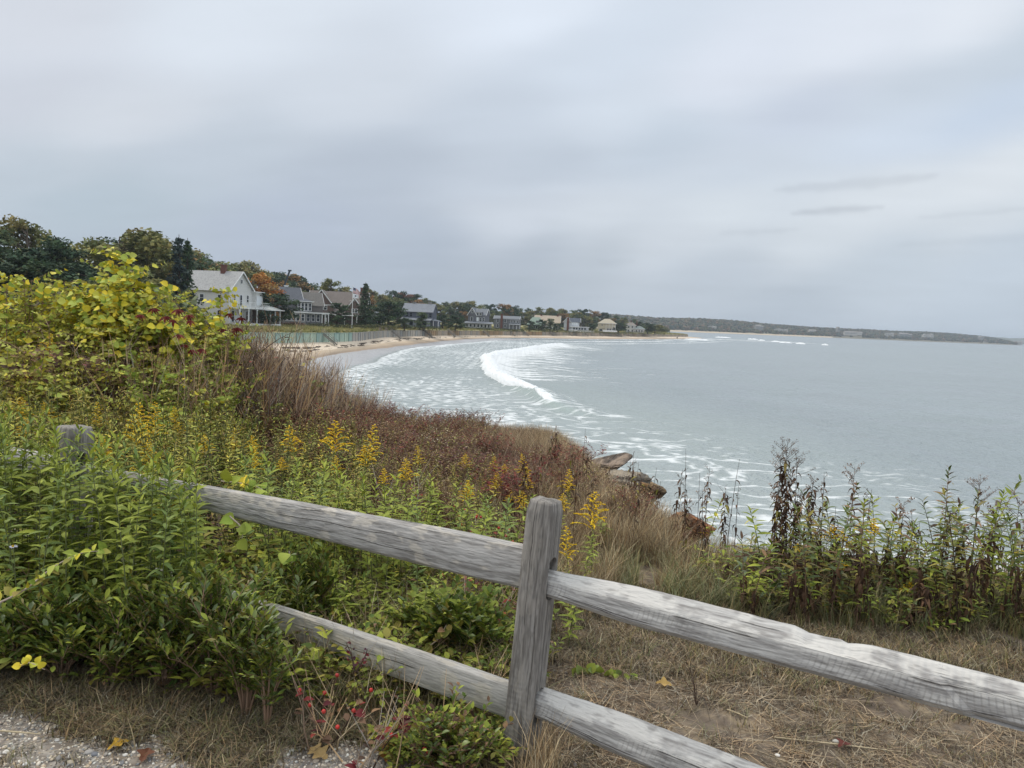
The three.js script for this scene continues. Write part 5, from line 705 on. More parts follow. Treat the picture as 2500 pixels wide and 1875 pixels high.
  { const a = fenceAt(1352, 1427), b = fenceAt(2500, 1731); rail(ext(b, a, 0.05), ext(a, b, 1.5), 'sawn', M.right, { h: [1.0, 0.92], taper: [0.74, 0.6], seed: 761, bow: 0.004, notch: [0.93, 1.17], scarf: 1.33, depth: 1.05 }); }
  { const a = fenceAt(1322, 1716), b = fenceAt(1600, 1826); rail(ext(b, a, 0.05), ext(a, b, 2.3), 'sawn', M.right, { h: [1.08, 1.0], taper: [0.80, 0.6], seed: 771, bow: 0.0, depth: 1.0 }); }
  { const a = fenceAt(-330, 1250), b = fenceAt(150, 1340); rail(a, ext(a, b, 0.1), 'flat', M.low, { h: [1, 1], taper: [0.8, 0.7], seed: 775 }); }
  function post(top, bottom, seed, holes, k0 = 1.24) {
    const ax = top.clone().sub(bottom), H = ax.length() + 0.35, up = ax.clone().normalize(), r = RD.clone().addScaledVector(up, -RD.dot(up)).normalize(), pz = r.clone().cross(up).normalize(); if (pz.z < 0) pz.negate();
    const g = new Geo(), N = 150, K = 40, W = 0.047 * k0, D = 0.042 * k0;
    for (let k = 0; k <= N; k++) {
      const y = H * k / N, e = H - y, cap = e < 0.04 ? lerp(0.86, 1, clamp(e / 0.04)) : 1, wide = 1 + 0.10 * (1 - k / N);
      for (let q = 0; q < K; q++) { const a = q / K * 2 * PI + 0.3, c = cos(a), s = sin(a), m = pow(pow(abs(c), 9) + pow(abs(s), 9), -1 / 9), n = 1 + 0.08 * (fbm3(y * 2, c * 2 + 5, s * 2 + 5, seed, 3) - 0.5) + 0.045 * (fbm3(y * 4, c * 9 + 9, s * 9 + 9, seed + 3, 3) - 0.5), ch = (c > 0.3 && s > 0.3 ? 0.93 : 1); g.v(c * m * W * wide * cap * n * ch, y + (k === N ? 0.006 * (noise2(c * 3, s * 3, seed) - .5) : 0), s * m * D * wide * cap * n * ch, null, y / 1.3, q / K); }
    }
    for (let k = 0; k < N; k++) for (let q = 0; q < K; q++) { const t = (q + 1) % K, a = k * K; g.quad(a + q, a + K + q, a + K + t, a + t); }
    const c0 = g.v(0, 0, 0, null, 0, 0), c1 = g.v(0.006, H + 0.004, 0, null, 0.3, 0.2); for (let q = 0; q < K; q++) { const t = (q + 1) % K; g.tri(c0, q, t); g.tri(c1, N * K + t, N * K + q); }
    let geo = g.build(); const V0 = new Brush(geo); V0.updateMatrixWorld(); let res = V0; const ev = new Evaluator(); ev.useGroups = false; ev.attributes = ['position', 'uv', 'normal'];
    for (const [hy, hh, hw] of holes) { const sh = new THREE.Shape(), R = hw / 2, T = hh / 2 - R; sh.moveTo(-R, -T); sh.lineTo(-R, T); sh.absarc(0, T, R, PI, 0, true); sh.lineTo(R, -T); sh.absarc(0, -T, R, 0, -PI, true); const ex = new THREE.ExtrudeGeometry(sh, { depth: 0.3, bevelEnabled: false, curveSegments: 10 }); ex.translate(0, 0, -0.15); ex.rotateY(PI / 2); ex.translate(0, hy, 0.002); const b = new Brush(ex); b.updateMatrixWorld(); res = ev.evaluate(res, b, SUBTRACTION); }
    { const ck = new THREE.BoxGeometry(0.052, 0.03, 0.004); ck.rotateY(0.35); ck.translate(0.004, H + 0.005, 0.002); const b = new Brush(ck); b.updateMatrixWorld(); res = ev.evaluate(res, b, SUBTRACTION); }
    const m = part('post', res.geometry, M.post, fence), o = bottom.clone().addScaledVector(up, -0.35); m.matrixAutoUpdate = true; const mm = new THREE.Matrix4().makeBasis(r, up, pz); m.quaternion.setFromRotationMatrix(mm); m.position.copy(o); return m;
  }
  const D0 = 2.9, top = at(1333, 1221, D0), bot = at(1264, 1890, D0), Lp = top.distanceTo(bot), hAt = (py) => 0.35 + Lp * (1 - (py - 1221) / (1890 - 1221));
  post(top, bot, 781, [[hAt(1400), 0.17, 0.056], [hAt(1713), 0.165, 0.056]]);
  const d1 = 4.32, t1 = at(182, 1041, d1), b1 = t1.clone().add(V(-0.02, -1.1, 0.02)); post(t1, b1, 791, [[0.35 + 1.1 - 0.22, 0.16, 0.056], [0.35 + 1.1 - 0.62, 0.16, 0.056]], 1.75);
  const r2 = fenceAt(2500, 1731), t2 = V(2.75, r2.y + 0.12, -fenceD(2.75)); post(t2, t2.clone().add(V(0, -1.1, 0)), 799, [[0.35 + 1.1 - 0.22, 0.16, 0.056], [0.35 + 1.1 - 0.62, 0.16, 0.056]]);
}
// ---------- plants: leaf shapes ----------
function leafT(wide, o = {}) {                            // a leaf one unit long: base at 0, tip along +y, face along +z
  const { n = 4, droop = 0.18, fold = 0.35, a = 0.8, tip = 1 } = o, p = [], i = [];
  for (let k = 0; k <= n; k++) { const t = k / n, w = wide / 2 * pow(sin(PI * pow(t, a)), tip), z = -droop * t * t, y = t - droop * 0.4 * t * t; p.push(-w, y, z + fold * w, 0, y, z, w, y, z + fold * w); }
  for (let k = 0; k < n; k++) { const b = k * 3; if (k === 0) { i.push(b + 1, b + 4, b + 3, b + 1, b + 5, b + 4); continue; } if (k === n - 1) { i.push(b, b + 1, b + 4, b + 1, b + 2, b + 4); continue; } i.push(b, b + 1, b + 4, b, b + 4, b + 3, b + 1, b + 2, b + 5, b + 1, b + 5, b + 4); }
  return { p, i };
}
const toGeo = (T) => { const g = new THREE.BufferGeometry(); g.setAttribute('position', new THREE.BufferAttribute(new Float32Array(T.p), 3)); g.setIndex(T.i); g.computeVertexNormals(); return g; };
const LT = { lance: [leafT(0.25, { droop: 0.25, a: 0.75 }), leafT(0.21, { droop: 0.45, a: 0.7 }), leafT(0.27, { droop: 0.1, a: 0.8 })], thin: [leafT(0.13, { droop: 0.3, n: 3 }), leafT(0.11, { droop: 0.1, n: 3 })], oval: [leafT(0.55, { droop: 0.2 }), leafT(0.62, { droop: 0.35, fold: 0.2 }), leafT(0.5, { droop: 0.1, fold: 0.5 })], round: [leafT(0.86, { droop: 0.2, fold: 0.2, tip: 0.75 }), leafT(0.78, { droop: 0.35, fold: 0.3, tip: 0.75 })], obl: [leafT(0.34, { droop: 0.12, a: 1.5 }), leafT(0.38, { droop: 0.25, a: 1.4 }), leafT(0.3, { droop: 0.05, a: 1.6, fold: 0.5 })], curl: [leafT(0.3, { droop: 0.9, fold: 0.9, n: 5 }), leafT(0.24, { droop: 0.7, fold: 1.1, n: 5 })] };
for (const k in LT) for (const T of LT[k]) T.geo = toGeo(T);
const PA = {
  green: P_(['#6d7639', '#798140', '#646e36', '#828943', '#5c6633']), spring: P_(['#7d8c4a', '#8c9752', '#70823f', '#95a05b']), dark: P_(['#43532b', '#4d5c30', '#3c4b27', '#56632c', '#625b2c']), olive: P_(['#777643', '#84804e', '#6b6e40', '#8b8353', '#7d7048']), yellow: P_(['#b1a63f', '#c2b54a', '#a3a047', '#c9b44a', '#979b48']), thicket: P_(['#929558', '#848a4e', '#9da05c', '#a6a453', '#787e44', '#8f8c52', '#aca354']),
  brown: P_(['#6a5341', '#5b4638', '#7a6048', '#4c3b30', '#86694c']), dead: P_(['#4c3a2e', '#5b4637', '#3e3028', '#6b5340']), red: P_(['#7e3533', '#6a2b2e', '#8e4138', '#5a2a2e', '#84503f']), crimson: P_(['#6e2a2b', '#7c332f', '#60262a', '#82433a']), purple: P_(['#54323c', '#472a36', '#663a3e', '#6e2f34']), straw: P_(['#a5906b', '#b5a27c', '#937d5c', '#c2b18d', '#8a7658', '#7a6a50']), mixgrass: P_(['#94865c', '#7f7a4c', '#a29368', '#6d7045', '#8c7a58']), plume: P_(['#e0b81f', '#e8c428', '#d4aa1c', '#ecd03c', '#c9a020']), seed: P_(['#8f7f72', '#a3948a', '#7a6a5e', '#6a584c']), blue: P_(['#6f8055', '#7e8c5e', '#647650']),
};
for (const [k, f] of [['green', 1.75], ['spring', 1.5], ['dark', 1.6], ['olive', 1.4], ['yellow', 1.5], ['thicket', 1.8], ['brown', 1.25], ['dead', 1.2], ['red', 1.1], ['blue', 1.35], ['straw', 1.15]]) PA[k].forEach((c) => { c.multiplyScalar(f); if (['green', 'spring', 'dark', 'olive', 'thicket', 'yellow', 'blue'].includes(k)) c.b *= 0.68; });
const muted = (a, k = 0.12) => { a.forEach((c) => { const l = 0.3 * c.r + 0.6 * c.g + 0.1 * c.b; c.setRGB(lerp(c.r, l * 1.04, k), lerp(c.g, l, k), lerp(c.b, l * 0.94, k)); }); return a; };
muted(PA.straw); muted(PA.brown, 0.05);
const LM = {}; for (const k in PA) LM[k] = PA[k].map(leafMatOf);
for (const k of ['dark']) LM[k].forEach((m) => { m.roughness = 0.42; m.specularIntensity = 1; });
const IM = leafMatOf(new THREE.Color(1, 1, 1)), stalk = (a) => std({ color: a, roughness: 0.85 });
const STEM = { green: hex('#6a7048'), brown: hex('#7a6350'), dead: hex('#4a382d'), red: hex('#6f4f42'), grey: hex('#93877b'), tan: hex('#a08c6e') };
for (const [k, f] of [['grey', 1.5], ['tan', 1.5], ['brown', 1.35]]) STEM[k].multiplyScalar(f);
const rdir = (r, up) => { const a = r() * 6.283; return V(cos(a), up, sin(a)).normalize(); };
// a plant: { stems: Geo, leaves: [{ T, m, pal, k }], bits: [[name, Geo, material]] }, base at the origin
function blank() { return { stems: new Geo(), leaves: [], bits: [] }; }
function putLeaf(P, r, kind, pal, pos, dir, len, nrm) { const T = pick(LT[kind], r); P.leaves.push({ T, pal, k: floor(r() * PA[pal].length), m: basis(pos, dir, nrm ?? V((r() - .5) * 0.7, 1, (r() - .5) * 0.7), len) }); }
function plumeGeo(r, h, w, dense = 1) {                   // goldenrod flower head: arching sprays of small florets on a pyramid
  const g = new Geo(), oct = (c, s, col) => { const k = g.n; for (const d of [[1, 0, 0], [-1, 0, 0], [0, 1, 0], [0, -1, 0], [0, 0, 1], [0, 0, -1]]) g.v(c.x + d[0] * s, c.y + d[1] * s, c.z + d[2] * s, col); for (const t of [[0, 2, 4], [2, 1, 4], [1, 3, 4], [3, 0, 4], [2, 0, 5], [1, 2, 5], [3, 1, 5], [0, 3, 5]]) g.tri(k + t[0], k + t[1], k + t[2]); };
  const n = floor(22 * dense); for (let k = 0; k < n; k++) { const t = k / n, a = k * 2.4 + r(), L = w * (1 - t) * (0.7 + 0.5 * r()) + 0.008, b = V(0, h * t, 0), c = V(cos(a) * L * 0.6, h * t + L * 0.45, sin(a) * L * 0.6), e = V(cos(a) * L, h * t + L * 0.28, sin(a) * L), q = new THREE.QuadraticBezierCurve3(b, c, e), m = max(3, floor(L / 0.0055)); g.tube([b, c.clone().lerp(q.getPoint(0.5), 0.5), e], [0.0012, 0.001, 0.0006], 3, hex('#7f8444')); for (let j = 1; j <= m; j++) { const p = q.getPoint(j / m); p.x += (r() - .5) * 0.006; p.z += (r() - .5) * 0.006; oct(p.add(V(0, 0.003, 0)), 0.0032 + r() * 0.0024, vary(pick(PA.plume, r), r, 0.15)); } }
  return g;
}
function goldenrod(r, o) {                                // o: h, n, len, kind, pal, plume [h, w], deadLow
  const P = blank(), h = o.h, lean = rdir(r, 0).multiplyScalar(h * (o.lean ?? 0.12) * r()), C = new THREE.QuadraticBezierCurve3(V(), V(lean.x * 0.25, h * 0.55, lean.z * 0.25), V(lean.x, h, lean.z)), pts = []; for (let k = 0; k <= 5; k++) pts.push(C.getPoint(k / 5)); P.stems.tube(pts, [0.0038, 0.0034, 0.003, 0.0026, 0.002, 0.0012].map((x) => x * (o.thick ?? 1)), 5, STEM[o.stem ?? 'green']);
  const n = o.n; for (let k = 0; k < n; k++) { const t = (o.from ?? 0.12) + (1 - (o.from ?? 0.12)) * (k + r() * 0.6) / n, p = C.getPoint(min(t, 1)), a = k * 2.39 + r() * 0.5, top = sst(0.8, 1, t), up = lerp(0.28, 1.5, top) + (r() - .5) * 0.3, len = o.len * (t > 0.75 ? lerp(1, 0.5, (t - 0.75) / 0.25) : lerp(0.72, 1, t / 0.75)) * (0.75 + r() * 0.5); const dead = o.deadLow && t < o.deadLow && r() < 0.8; if (dead) putLeaf(P, r, 'curl', 'dead', p, V(cos(a), -0.6, sin(a)), len * 0.8); else putLeaf(P, r, o.kind ?? 'lance', r() < (o.mixed ?? 0) ? o.pal2 ?? 'yellow' : o.pal ?? 'green', p, V(cos(a), up, sin(a)), len); }
  if (o.plume) { const g = plumeGeo(r, o.plume[0], o.plume[1], o.plume[2] ?? 1), e = C.getPoint(1); for (let k = 0; k < g.p.length; k += 3) { const y = g.p[k + 1]; g.p[k] += e.x + lean.x * y * 0.8 / h; g.p[k + 1] += e.y - 0.02; g.p[k + 2] += e.z + lean.z * y * 0.8 / h; } P.bits.push(['flower_plume', g, VC]); }
  return P;
}
function deadStalk(r, o) {                                // dark autumn stalk with shrivelled leaves and a fluffy seed head
  const P = goldenrod(r, { h: o.h, n: 0, len: 0, stem: 'dead', lean: 0.10, thick: 0.9 }), g = new Geo(), e = V(...P.stems.p.slice(-3)); const n = o.n ?? 26; for (let k = 0; k < n; k++) { const t = 0.12 + 0.78 * (k + r()) / n, p = V(e.x * t * t, o.h * t, e.z * t * t), a = k * 2.4 + r(); putLeaf(P, r, r() < 0.75 ? 'curl' : 'lance', r() < (o.green ?? 0.1) ? 'olive' : 'dead', p, V(cos(a), -0.5 + r() * 0.7, sin(a)), 0.045 + r() * 0.035); }
  const m = o.head ?? 7; for (let k = 0; k < m; k++) { const t = 0.80 + 0.2 * k / m, b = V(e.x * t * t, o.h * t, e.z * t * t), a = r() * 6.3, L = (o.spread ?? 0.09) * (1.25 - (k / m) * 0.5) * (0.6 + r() * 0.7), c = b.clone().add(V(cos(a) * L, L * (0.5 + r() * 0.7), sin(a) * L)); g.tube([b, c], [0.0016, 0.0008], 3, STEM.dead); for (let j = 0; j < (o.fluff ?? 12); j++) { const q = c.clone().lerp(b, r() * 0.6).add(V((r() - .5) * 0.022, (r() - .5) * 0.02 + 0.006, (r() - .5) * 0.022)), s = 0.0035 + r() * 0.004, k2 = g.n, col = vary(pick(PA.seed, r), r, 0.2); for (const d of [[1, 0.2, 0], [-0.8, 0.3, 0.4], [0, 1.1, 0.2], [0.1, -0.6, -0.8]]) g.v(q.x + d[0] * s, q.y + d[1] * s, q.z + d[2] * s, col); g.tri(k2, k2 + 1, k2 + 2); g.tri(k2, k2 + 3, k2 + 1); g.tri(k2 + 1, k2 + 3, k2 + 2); g.tri(k2, k2 + 2, k2 + 3); } }
  if (m) P.bits.push(['seed_head', g, VC]); return P;
}
// shrub filling an envelope of radius R and height h: stems arch out to sprays of leaves
function shrub(r, o) {
  const P = blank(), { R, h } = o, n = o.stems ?? 16, stemC = STEM[o.stem ?? 'brown'];
  for (let k = 0; k < n; k++) {
    const a = k / n * 6.283 + r(), q = sqrt(r()), hh = h * (o.flat ? 0.75 + 0.3 * r() : sqrt(max(0.15, 1 - q * q * 0.8)) * (0.72 + 0.36 * r())), e = V(cos(a) * R * q, hh, sin(a) * R * q), c = V(e.x * 0.3, hh * 0.7, e.z * 0.3), B = new THREE.QuadraticBezierCurve3(V(cos(a) * 0.06 * R, 0, sin(a) * 0.06 * R), c, e), pts = []; for (let j = 0; j <= 5; j++) pts.push(B.getPoint(j / 5)); P.stems.tube(pts, [0.009, 0.008, 0.006, 0.005, 0.0035, 0.0015].map((x) => x * (o.thick ?? 1)), 4, stemC);
    const m = o.twigs ?? 9; for (let j = 0; j < m; j++) {
      const t = lerp(o.low ?? 0.3, 1, (j + r()) / m), b = B.getPoint(min(1, t)), d = rdir(r, (o.up ?? 0.5) * (0.4 + r())), L = (o.twig ?? 0.24) * (0.6 + r() * 0.8), tip = b.clone().addScaledVector(d, L); tip.y -= L * (o.sag ?? 0.15); P.stems.tube([b, b.clone().lerp(tip, 0.5).add(V(0, L * 0.08, 0)), tip], [0.003, 0.002, 0.0008].map((x) => x * (o.thick ?? 1)), 3, stemC);
      const z = o.leaves ?? 9; for (let i = 0; i < z; i++) { const u = (i + 0.6) / z, p = b.clone().lerp(tip, u), s = i % 2 ? 1 : -1, side = d.clone().cross(UPV).normalize().multiplyScalar(s), ld = d.clone().multiplyScalar(o.whorl ? 0.9 : 0.5).addScaledVector(side, o.whorl ? 0.8 : 1).add(V((r() - .5) * 0.7, (o.leafUp ?? 0.15) + (r() - .5) * 0.6, (r() - .5) * 0.7)); putLeaf(P, r, o.kind ?? 'oval', o.pals ? pick(o.pals, r) : o.pal ?? 'thicket', p, ld, (o.len ?? 0.055) * (0.6 + r() * 0.8), o.outward ? V(p.x, 0, p.z).normalize().multiplyScalar(o.outward).add(V((r() - .5) * 1.1, 0.55 + (r() - .5) * 0.8, (r() - .5) * 1.1)) : undefined); }
    }
  }
  return P;
}
function bareShrub(r, o) {                                // many thin upright twigs
  const P = blank(); for (let k = 0; k < o.n; k++) { const a = r() * 6.283, q = sqrt(r()) * o.R, h = o.h * (0.55 + 0.5 * r()), b = V(cos(a) * q * 0.5, 0, sin(a) * q * 0.5), e = V(cos(a) * q * 1.2 + (r() - .5) * 0.25, h, sin(a) * q * 1.2 + (r() - .5) * 0.25), m = b.clone().lerp(e, 0.5).add(V((r() - .5) * 0.16, h * 0.06, (r() - .5) * 0.16)), B = new THREE.QuadraticBezierCurve3(b, m, e), col = vary(pick([STEM.brown, STEM.grey, STEM.grey, STEM.tan, STEM.tan, STEM.dead], r), r, 0.2); P.stems.tube([0, 0.35, 0.7, 1].map((t) => B.getPoint(t)), [0.0042, 0.0036, 0.0026, 0.001], 3, col); for (let j = 0; j < 4; j++) { const t = 0.35 + 0.55 * r(), p = B.getPoint(t), d = rdir(r, 1.1 + r()), L = 0.1 + 0.16 * r(); P.stems.tube([p, p.clone().addScaledVector(d, L)], [0.002, 0.0008], 3, col); } if (o.leaf && r() < o.leaf) for (let j = 0; j < 4; j++) putLeaf(P, r, o.kind ?? 'oval', pick(o.pals, r), B.getPoint(0.5 + r() * 0.5), rdir(r, 0.3), 0.035 + r() * 0.02); }
  return P;
}
// turning a plant into a thing (each leaf a part while they are few) or into one merged geometry
function leafPart(l, parent) { const m = new THREE.Mesh(l.T.geo, LM[l.pal][l.k]); m.name = 'leaf'; m.matrixAutoUpdate = false; m.matrix.copy(l.m); l.m.decompose(m.position, m.quaternion, m.scale); m.matrixAutoUpdate = true; parent.add(m); }
function plantThing(name, P, pos, label, group, turn = 0, most = 300, scale = 1) {
  const t = thing(name, pos, label, 'plant', group); t.rotation.y = turn; t.scale.setScalar(scale); if (P.stems.n) part('stem', P.stems.build(), stemMat, t);
  let L = P.leaves; if (L.length > most) { const c = V(-pos.x, EYE - pos.y, -pos.z).applyAxisAngle(UPV, -turn).normalize(); const key = (l) => l.m.elements[12] * c.x + l.m.elements[13] * c.y + l.m.elements[14] * c.z; L = L.slice().sort((a, b) => key(b) - key(a)); const rest = L.slice(most), bins = new Map(); for (const l of rest) { if (!bins.has(l.T)) bins.set(l.T, []); bins.get(l.T).push(l); } const g = new Geo(); for (const l of rest) g.add(l.T, l.m, PA[l.pal][l.k]); const f = part('foliage', g.build(), leafMat, t); f.userData.kind = 'stuff'; L = L.slice(0, most); }
  for (const l of L) leafPart(l, t);
  for (const [n, g, m] of P.bits) part(n, g.build(false), m, t); return t;
}
function merged(P) { const g = new Geo(); const o = P.stems, k = g.n; g.p.push(...o.p); g.c.push(...o.c); g.t.push(...o.t); g.i.push(...o.i); for (const l of P.leaves) g.add(l.T, l.m, PA[l.pal][l.k]); for (const [, b] of P.bits) { const s = g.n; for (let q = 0; q < b.p.length; q++) { g.p.push(b.p[q]); g.c.push(b.c[q]); } for (let q = 0; q < b.t.length; q++) g.t.push(b.t[q]); for (const q of b.i) g.i.push(s + q); } return g.build(); }
// many small plants: spots in pixels across and metres ahead
function scatter(name, label, category, geos, mat, r, zones, o = {}) {
  const sets = geos.map(() => [[], []]);
  for (const [a, b, d0, d1, n, s0, s1, ok] of zones) for (let i = 0; i < n; i++) { const px = lerp(a, b, r()), d = lerp(d0, d1, r()), p = G(px, d); if (edgeDist(p.x, d) < (o.edge ?? 0.05) || (ok && !ok(p.x, d, px))) continue; const s = lerp(s0, s1, r()), k = floor(r() * geos.length), m = new THREE.Matrix4().makeRotationFromEuler(new THREE.Euler((r() - .5) * (o.tilt ?? 0.25), r() * 6.3, (r() - .5) * (o.tilt ?? 0.25), 'YXZ')); m.scale(V(s, s * lerp(0.8, 1.2, r()), s)); m.setPosition(p.x, p.y - 0.01, p.z); sets[k][0].push(m); const q = 1 + (r() - .5) * (o.vary ?? 0.35), w = 1 + (r() - .5) * (o.warm ?? 0.2); sets[k][1].push(new THREE.Color(q * w, q, q / w)); }
  if (geos.length === 1) return tag(instanced(numbered(name), geos[0], mat, ...sets[0]), label, category, null, 'stuff');
  const g = new THREE.Group(); g.name = numbered(name); scene.add(g); tag(g, label, category, null, 'stuff'); geos.forEach((e, k) => { if (sets[k][0].length) instanced('clump', e, mat, ...sets[k], g).userData.kind = 'stuff'; }); return g;
}
function tuft(r, n, h, R, lean, pal, wid = 0.0035, flat = false) {
  const g = new Geo(); for (let k = 0; k < n; k++) { const a = r() * 6.283, b = V(cos(a) * R * r(), 0, sin(a) * R * r()), d = r() * 6.283, H = h * (0.45 + 0.6 * r()), L = lean * (0.3 + r()), col = vary(pick(pal, r), r, 0.15), s = V(-sin(d), 0, cos(d)), w = wid * (0.6 + 0.7 * r()); let pr = null; for (let j = 0; j <= 3; j++) { const t = j / 3, p = V(b.x + cos(d) * L * H * t * t, flat ? b.y + 0.004 + H * 0.16 * sin(PI * t * 0.9) * r() : H * (t - 0.35 * lean * t * t), b.z + sin(d) * L * H * t * t), ww = w * (1 - 0.85 * t), i = g.v(p.x + s.x * ww, p.y, p.z + s.z * ww, col); g.v(p.x - s.x * ww, p.y, p.z - s.z * ww, col); if (pr !== null) g.quad(pr, i, i + 1, pr + 1); pr = i; } }
  return g.build();
}
const grassMat = new THREE.MeshPhysicalMaterial({ vertexColors: true, roughness: 0.85, transmission: 0.2, thickness: 0, specularIntensity: 0.3, side: THREE.DoubleSide });
// ---------- grass and ground cover ----------
{
  const r = RNG(1001);
  const tall = [1, 2, 3].map(() => tuft(r, 26, 0.42, 0.09, 0.5, PA.straw)), brown = [1, 2].map(() => tuft(r, 26, 0.36, 0.09, 0.55, muted(P_(['#76604f', '#6b5648', '#8a745e', '#604e42', '#9a866c', '#6f4f45'])))), green = [1, 2].map(() => tuft(r, 22, 0.34, 0.07, 0.7, muted(P_(['#7e8256', '#8c8a5c', '#747848', '#9f976c', '#a3936a'])))), mat = [1, 2, 3].map(() => tuft(r, 22, 0.17, 0.11, 1.5, muted(P_(['#8d7b62', '#a39377', '#7d6a55', '#5d5042', '#b3a388', '#9a8a70'])), 0.0027, true)), short = [1, 2].map(() => tuft(r, 20, 0.10, 0.07, 0.9, muted(P_(['#8d7c60', '#a3926f', '#76654c', '#7b7749', '#5f5444', '#b5a786'])), 0.0028));
  const onPath = (x, d) => pathAt(x, d);
  const rocky = (x, d) => ((x - 1.85) / 0.75) ** 2 + ((d - 11.3) / 1.2) ** 2 < 1;
  const byRock = (x, d) => edgeDist(x, d) > 0.12;
  scatter('dry_grass', 'tan dry grass covering the knoll at the cliff edge and the slope behind the fence', 'grass', tall, grassMat, r, [[1120, 1480, 10.5, 15.8, 3200, 0.8, 1.1, (x, d) => !rocky(x, d)], [1270, 1640, 5.2, 9.4, 2300, 0.6, 1.0, (x, d) => (d > 5.4 || x < 0.5) && !rocky(x, d)], [1270, 1470, 9, 11.5, 600, 0.7, 1.05, (x, d) => !rocky(x, d)], [1420, 1660, 9.2, 10.6, 420, 0.6, 0.95, byRock], [1440, 1560, 12, 14, 260, 0.5, 0.8, byRock], [1640, 1740, 7.6, 9.2, 160, 0.5, 0.8, byRock], [1600, 2560, 4.9, 6.6, 700, 0.4, 0.75], [1280, 1500, 4.3, 5.2, 120, 0.5, 0.9], [700, 1260, 3.1, 4.6, 260, 0.5, 0.9], [820, 1260, 6, 13.5, 900, 0.7, 1.1], [1230, 1345, 2.55, 3.0, 34, 0.4, 0.7, (x) => x > 0.1 && x < 0.4]], { vary: 0.4 });
  scatter('brown_grass', 'reddish brown dry grass on the slope below the thicket and beside the knoll', 'grass', brown, grassMat, r, [[860, 1330, 7.0, 14.5, 3200, 0.8, 1.25], [560, 1000, 8, 15.5, 2300, 0.9, 1.4], [1290, 1640, 6, 9.5, 600, 0.6, 0.95, (x, d) => !rocky(x, d)]], { vary: 0.4 });
  scatter('green_grass', 'greenish grass among the plants beside the path', 'grass', green, grassMat, r, [[1620, 2560, 4.5, 5.6, 420, 0.5, 0.9], [700, 1290, 3.1, 4.2, 150, 0.5, 0.9], [1330, 1560, 4.5, 5.3, 90, 0.5, 0.8]], { vary: 0.3 });
  scatter('matted_grass', 'flattened dry grass and stems matted over the bare path', 'grass', mat, grassMat, r, [[1250, 2650, 1.9, 4.9, 3000, 0.5, 1.05, (x, d) => d < fenceD(x) + 3 && x > 0.15 && fbm(x * 2.2, d * 2.2, 77, 3) > 0.42], [-200, 1260, 2.35, 3.6, 3600, 0.5, 1.0, (x, d) => gravelAt(x, d) < 0.35]], { vary: 0.5 });
  scatter('short_grass', 'short dry grass along the edge of the gravel and over the path', 'grass', short, grassMat, r, [[-200, 1260, 2.45, 3.4, 3400, 0.6, 1.2, (x, d) => gravelAt(x, d) < 0.6], [1300, 2650, 3.6, 4.9, 1500, 0.6, 1.2], [1300, 2650, 1.9, 3.6, 420, 0.5, 0.9], [-200, 1260, 2.2, 2.7, 170, 0.4, 0.7]], { vary: 0.5 });
  // leafy undergrowth
  const forb = [[0.62, 44, 'olive'], [0.7, 46, 'olive'], [0.55, 40, 'green'], [0.66, 44, 'thicket']].map(([h, n, pal], k) => merged(goldenrod(r, { h, n, len: 0.06, kind: k % 2 ? 'lance' : 'thin', pal, mixed: 0.3, pal2: k % 2 ? 'olive' : 'brown', deadLow: 0.3, lean: 0.3 })));
  scatter('meadow_plants', 'dense olive and green leafy weeds between the left rail and the thicket', 'undergrowth', forb, leafMat, r, [[-120, 560, 4.7, 8.2, 1150, 0.75, 1.3], [560, 900, 4.4, 8.6, 460, 0.6, 1.1], [900, 1200, 4.2, 7.0, 130, 0.5, 0.9]], { vary: 0.3, warm: 0.35 });
  const low = [1, 2, 3].map((k) => merged(shrub(r, { R: 0.16, h: 0.2, stems: 6, twigs: 3, leaves: 5, len: 0.045, kind: k === 2 ? 'oval' : 'obl', pals: ['green', 'dark', 'green', k === 3 ? 'brown' : 'olive'], twig: 0.09, thick: 0.35 })));
  scatter('undergrowth', 'low mixed green leaves growing under and behind the left rails', 'undergrowth', low, leafMat, r, [[-150, 640, 3.2, 4.6, 330, 0.8, 1.5], [640, 1290, 3.25, 5.0, 300, 0.7, 1.3], [960, 1240, 2.75, 3.1, 26, 0.5, 0.8, (x, d) => d < fenceD(x) + 0.2 && x < 0.02], [1750, 2600, 4.6, 5.6, 60, 0.7, 1.2]], { vary: 0.3 });
  const heath = [1, 2, 3].map((k) => merged(shrub(r, { R: 0.22, h: 0.42, stems: 12, twigs: 5, leaves: 6, len: 0.022, kind: 'oval', pals: [['brown', 'brown', 'olive', 'dead'], ['olive', 'brown', 'straw', 'brown'], ['brown', 'dead', 'red', 'crimson']][k - 1], twig: 0.12, thick: 0.45, stem: 'brown', flat: true, up: 1.2 })));
  scatter('low_heath', 'brownish red low twiggy growth along the edge of the bluff', 'undergrowth', heath, leafMat, r, [[640, 1200, 7.0, 14.8, 430, 0.8, 1.15], [480, 900, 8, 16, 420, 0.9, 1.4], [900, 1330, 5.2, 9, 90, 0.6, 0.9], [1180, 1560, 6, 9, 60, 0.5, 0.9]], { vary: 0.35 });
  const twigs = [1, 2, 3].map(() => merged(bareShrub(r, { n: 22, R: 0.28, h: 0.85, leaf: 0.12, pals: ['olive', 'brown', 'red'] })));
  scatter('bare_twigs', 'thin grey brown bare twigs thickly grown between the thicket and the sea', 'undergrowth', twigs, stemMat, r, [[500, 700, 8.5, 13, 150, 1.0, 1.75], [640, 800, 9.5, 14.5, 100, 0.8, 1.35], [760, 900, 11, 15.2, 60, 0.5, 0.95], [-80, 520, 7.2, 9.2, 170, 0.9, 1.5]], { vary: 0.3 });
}
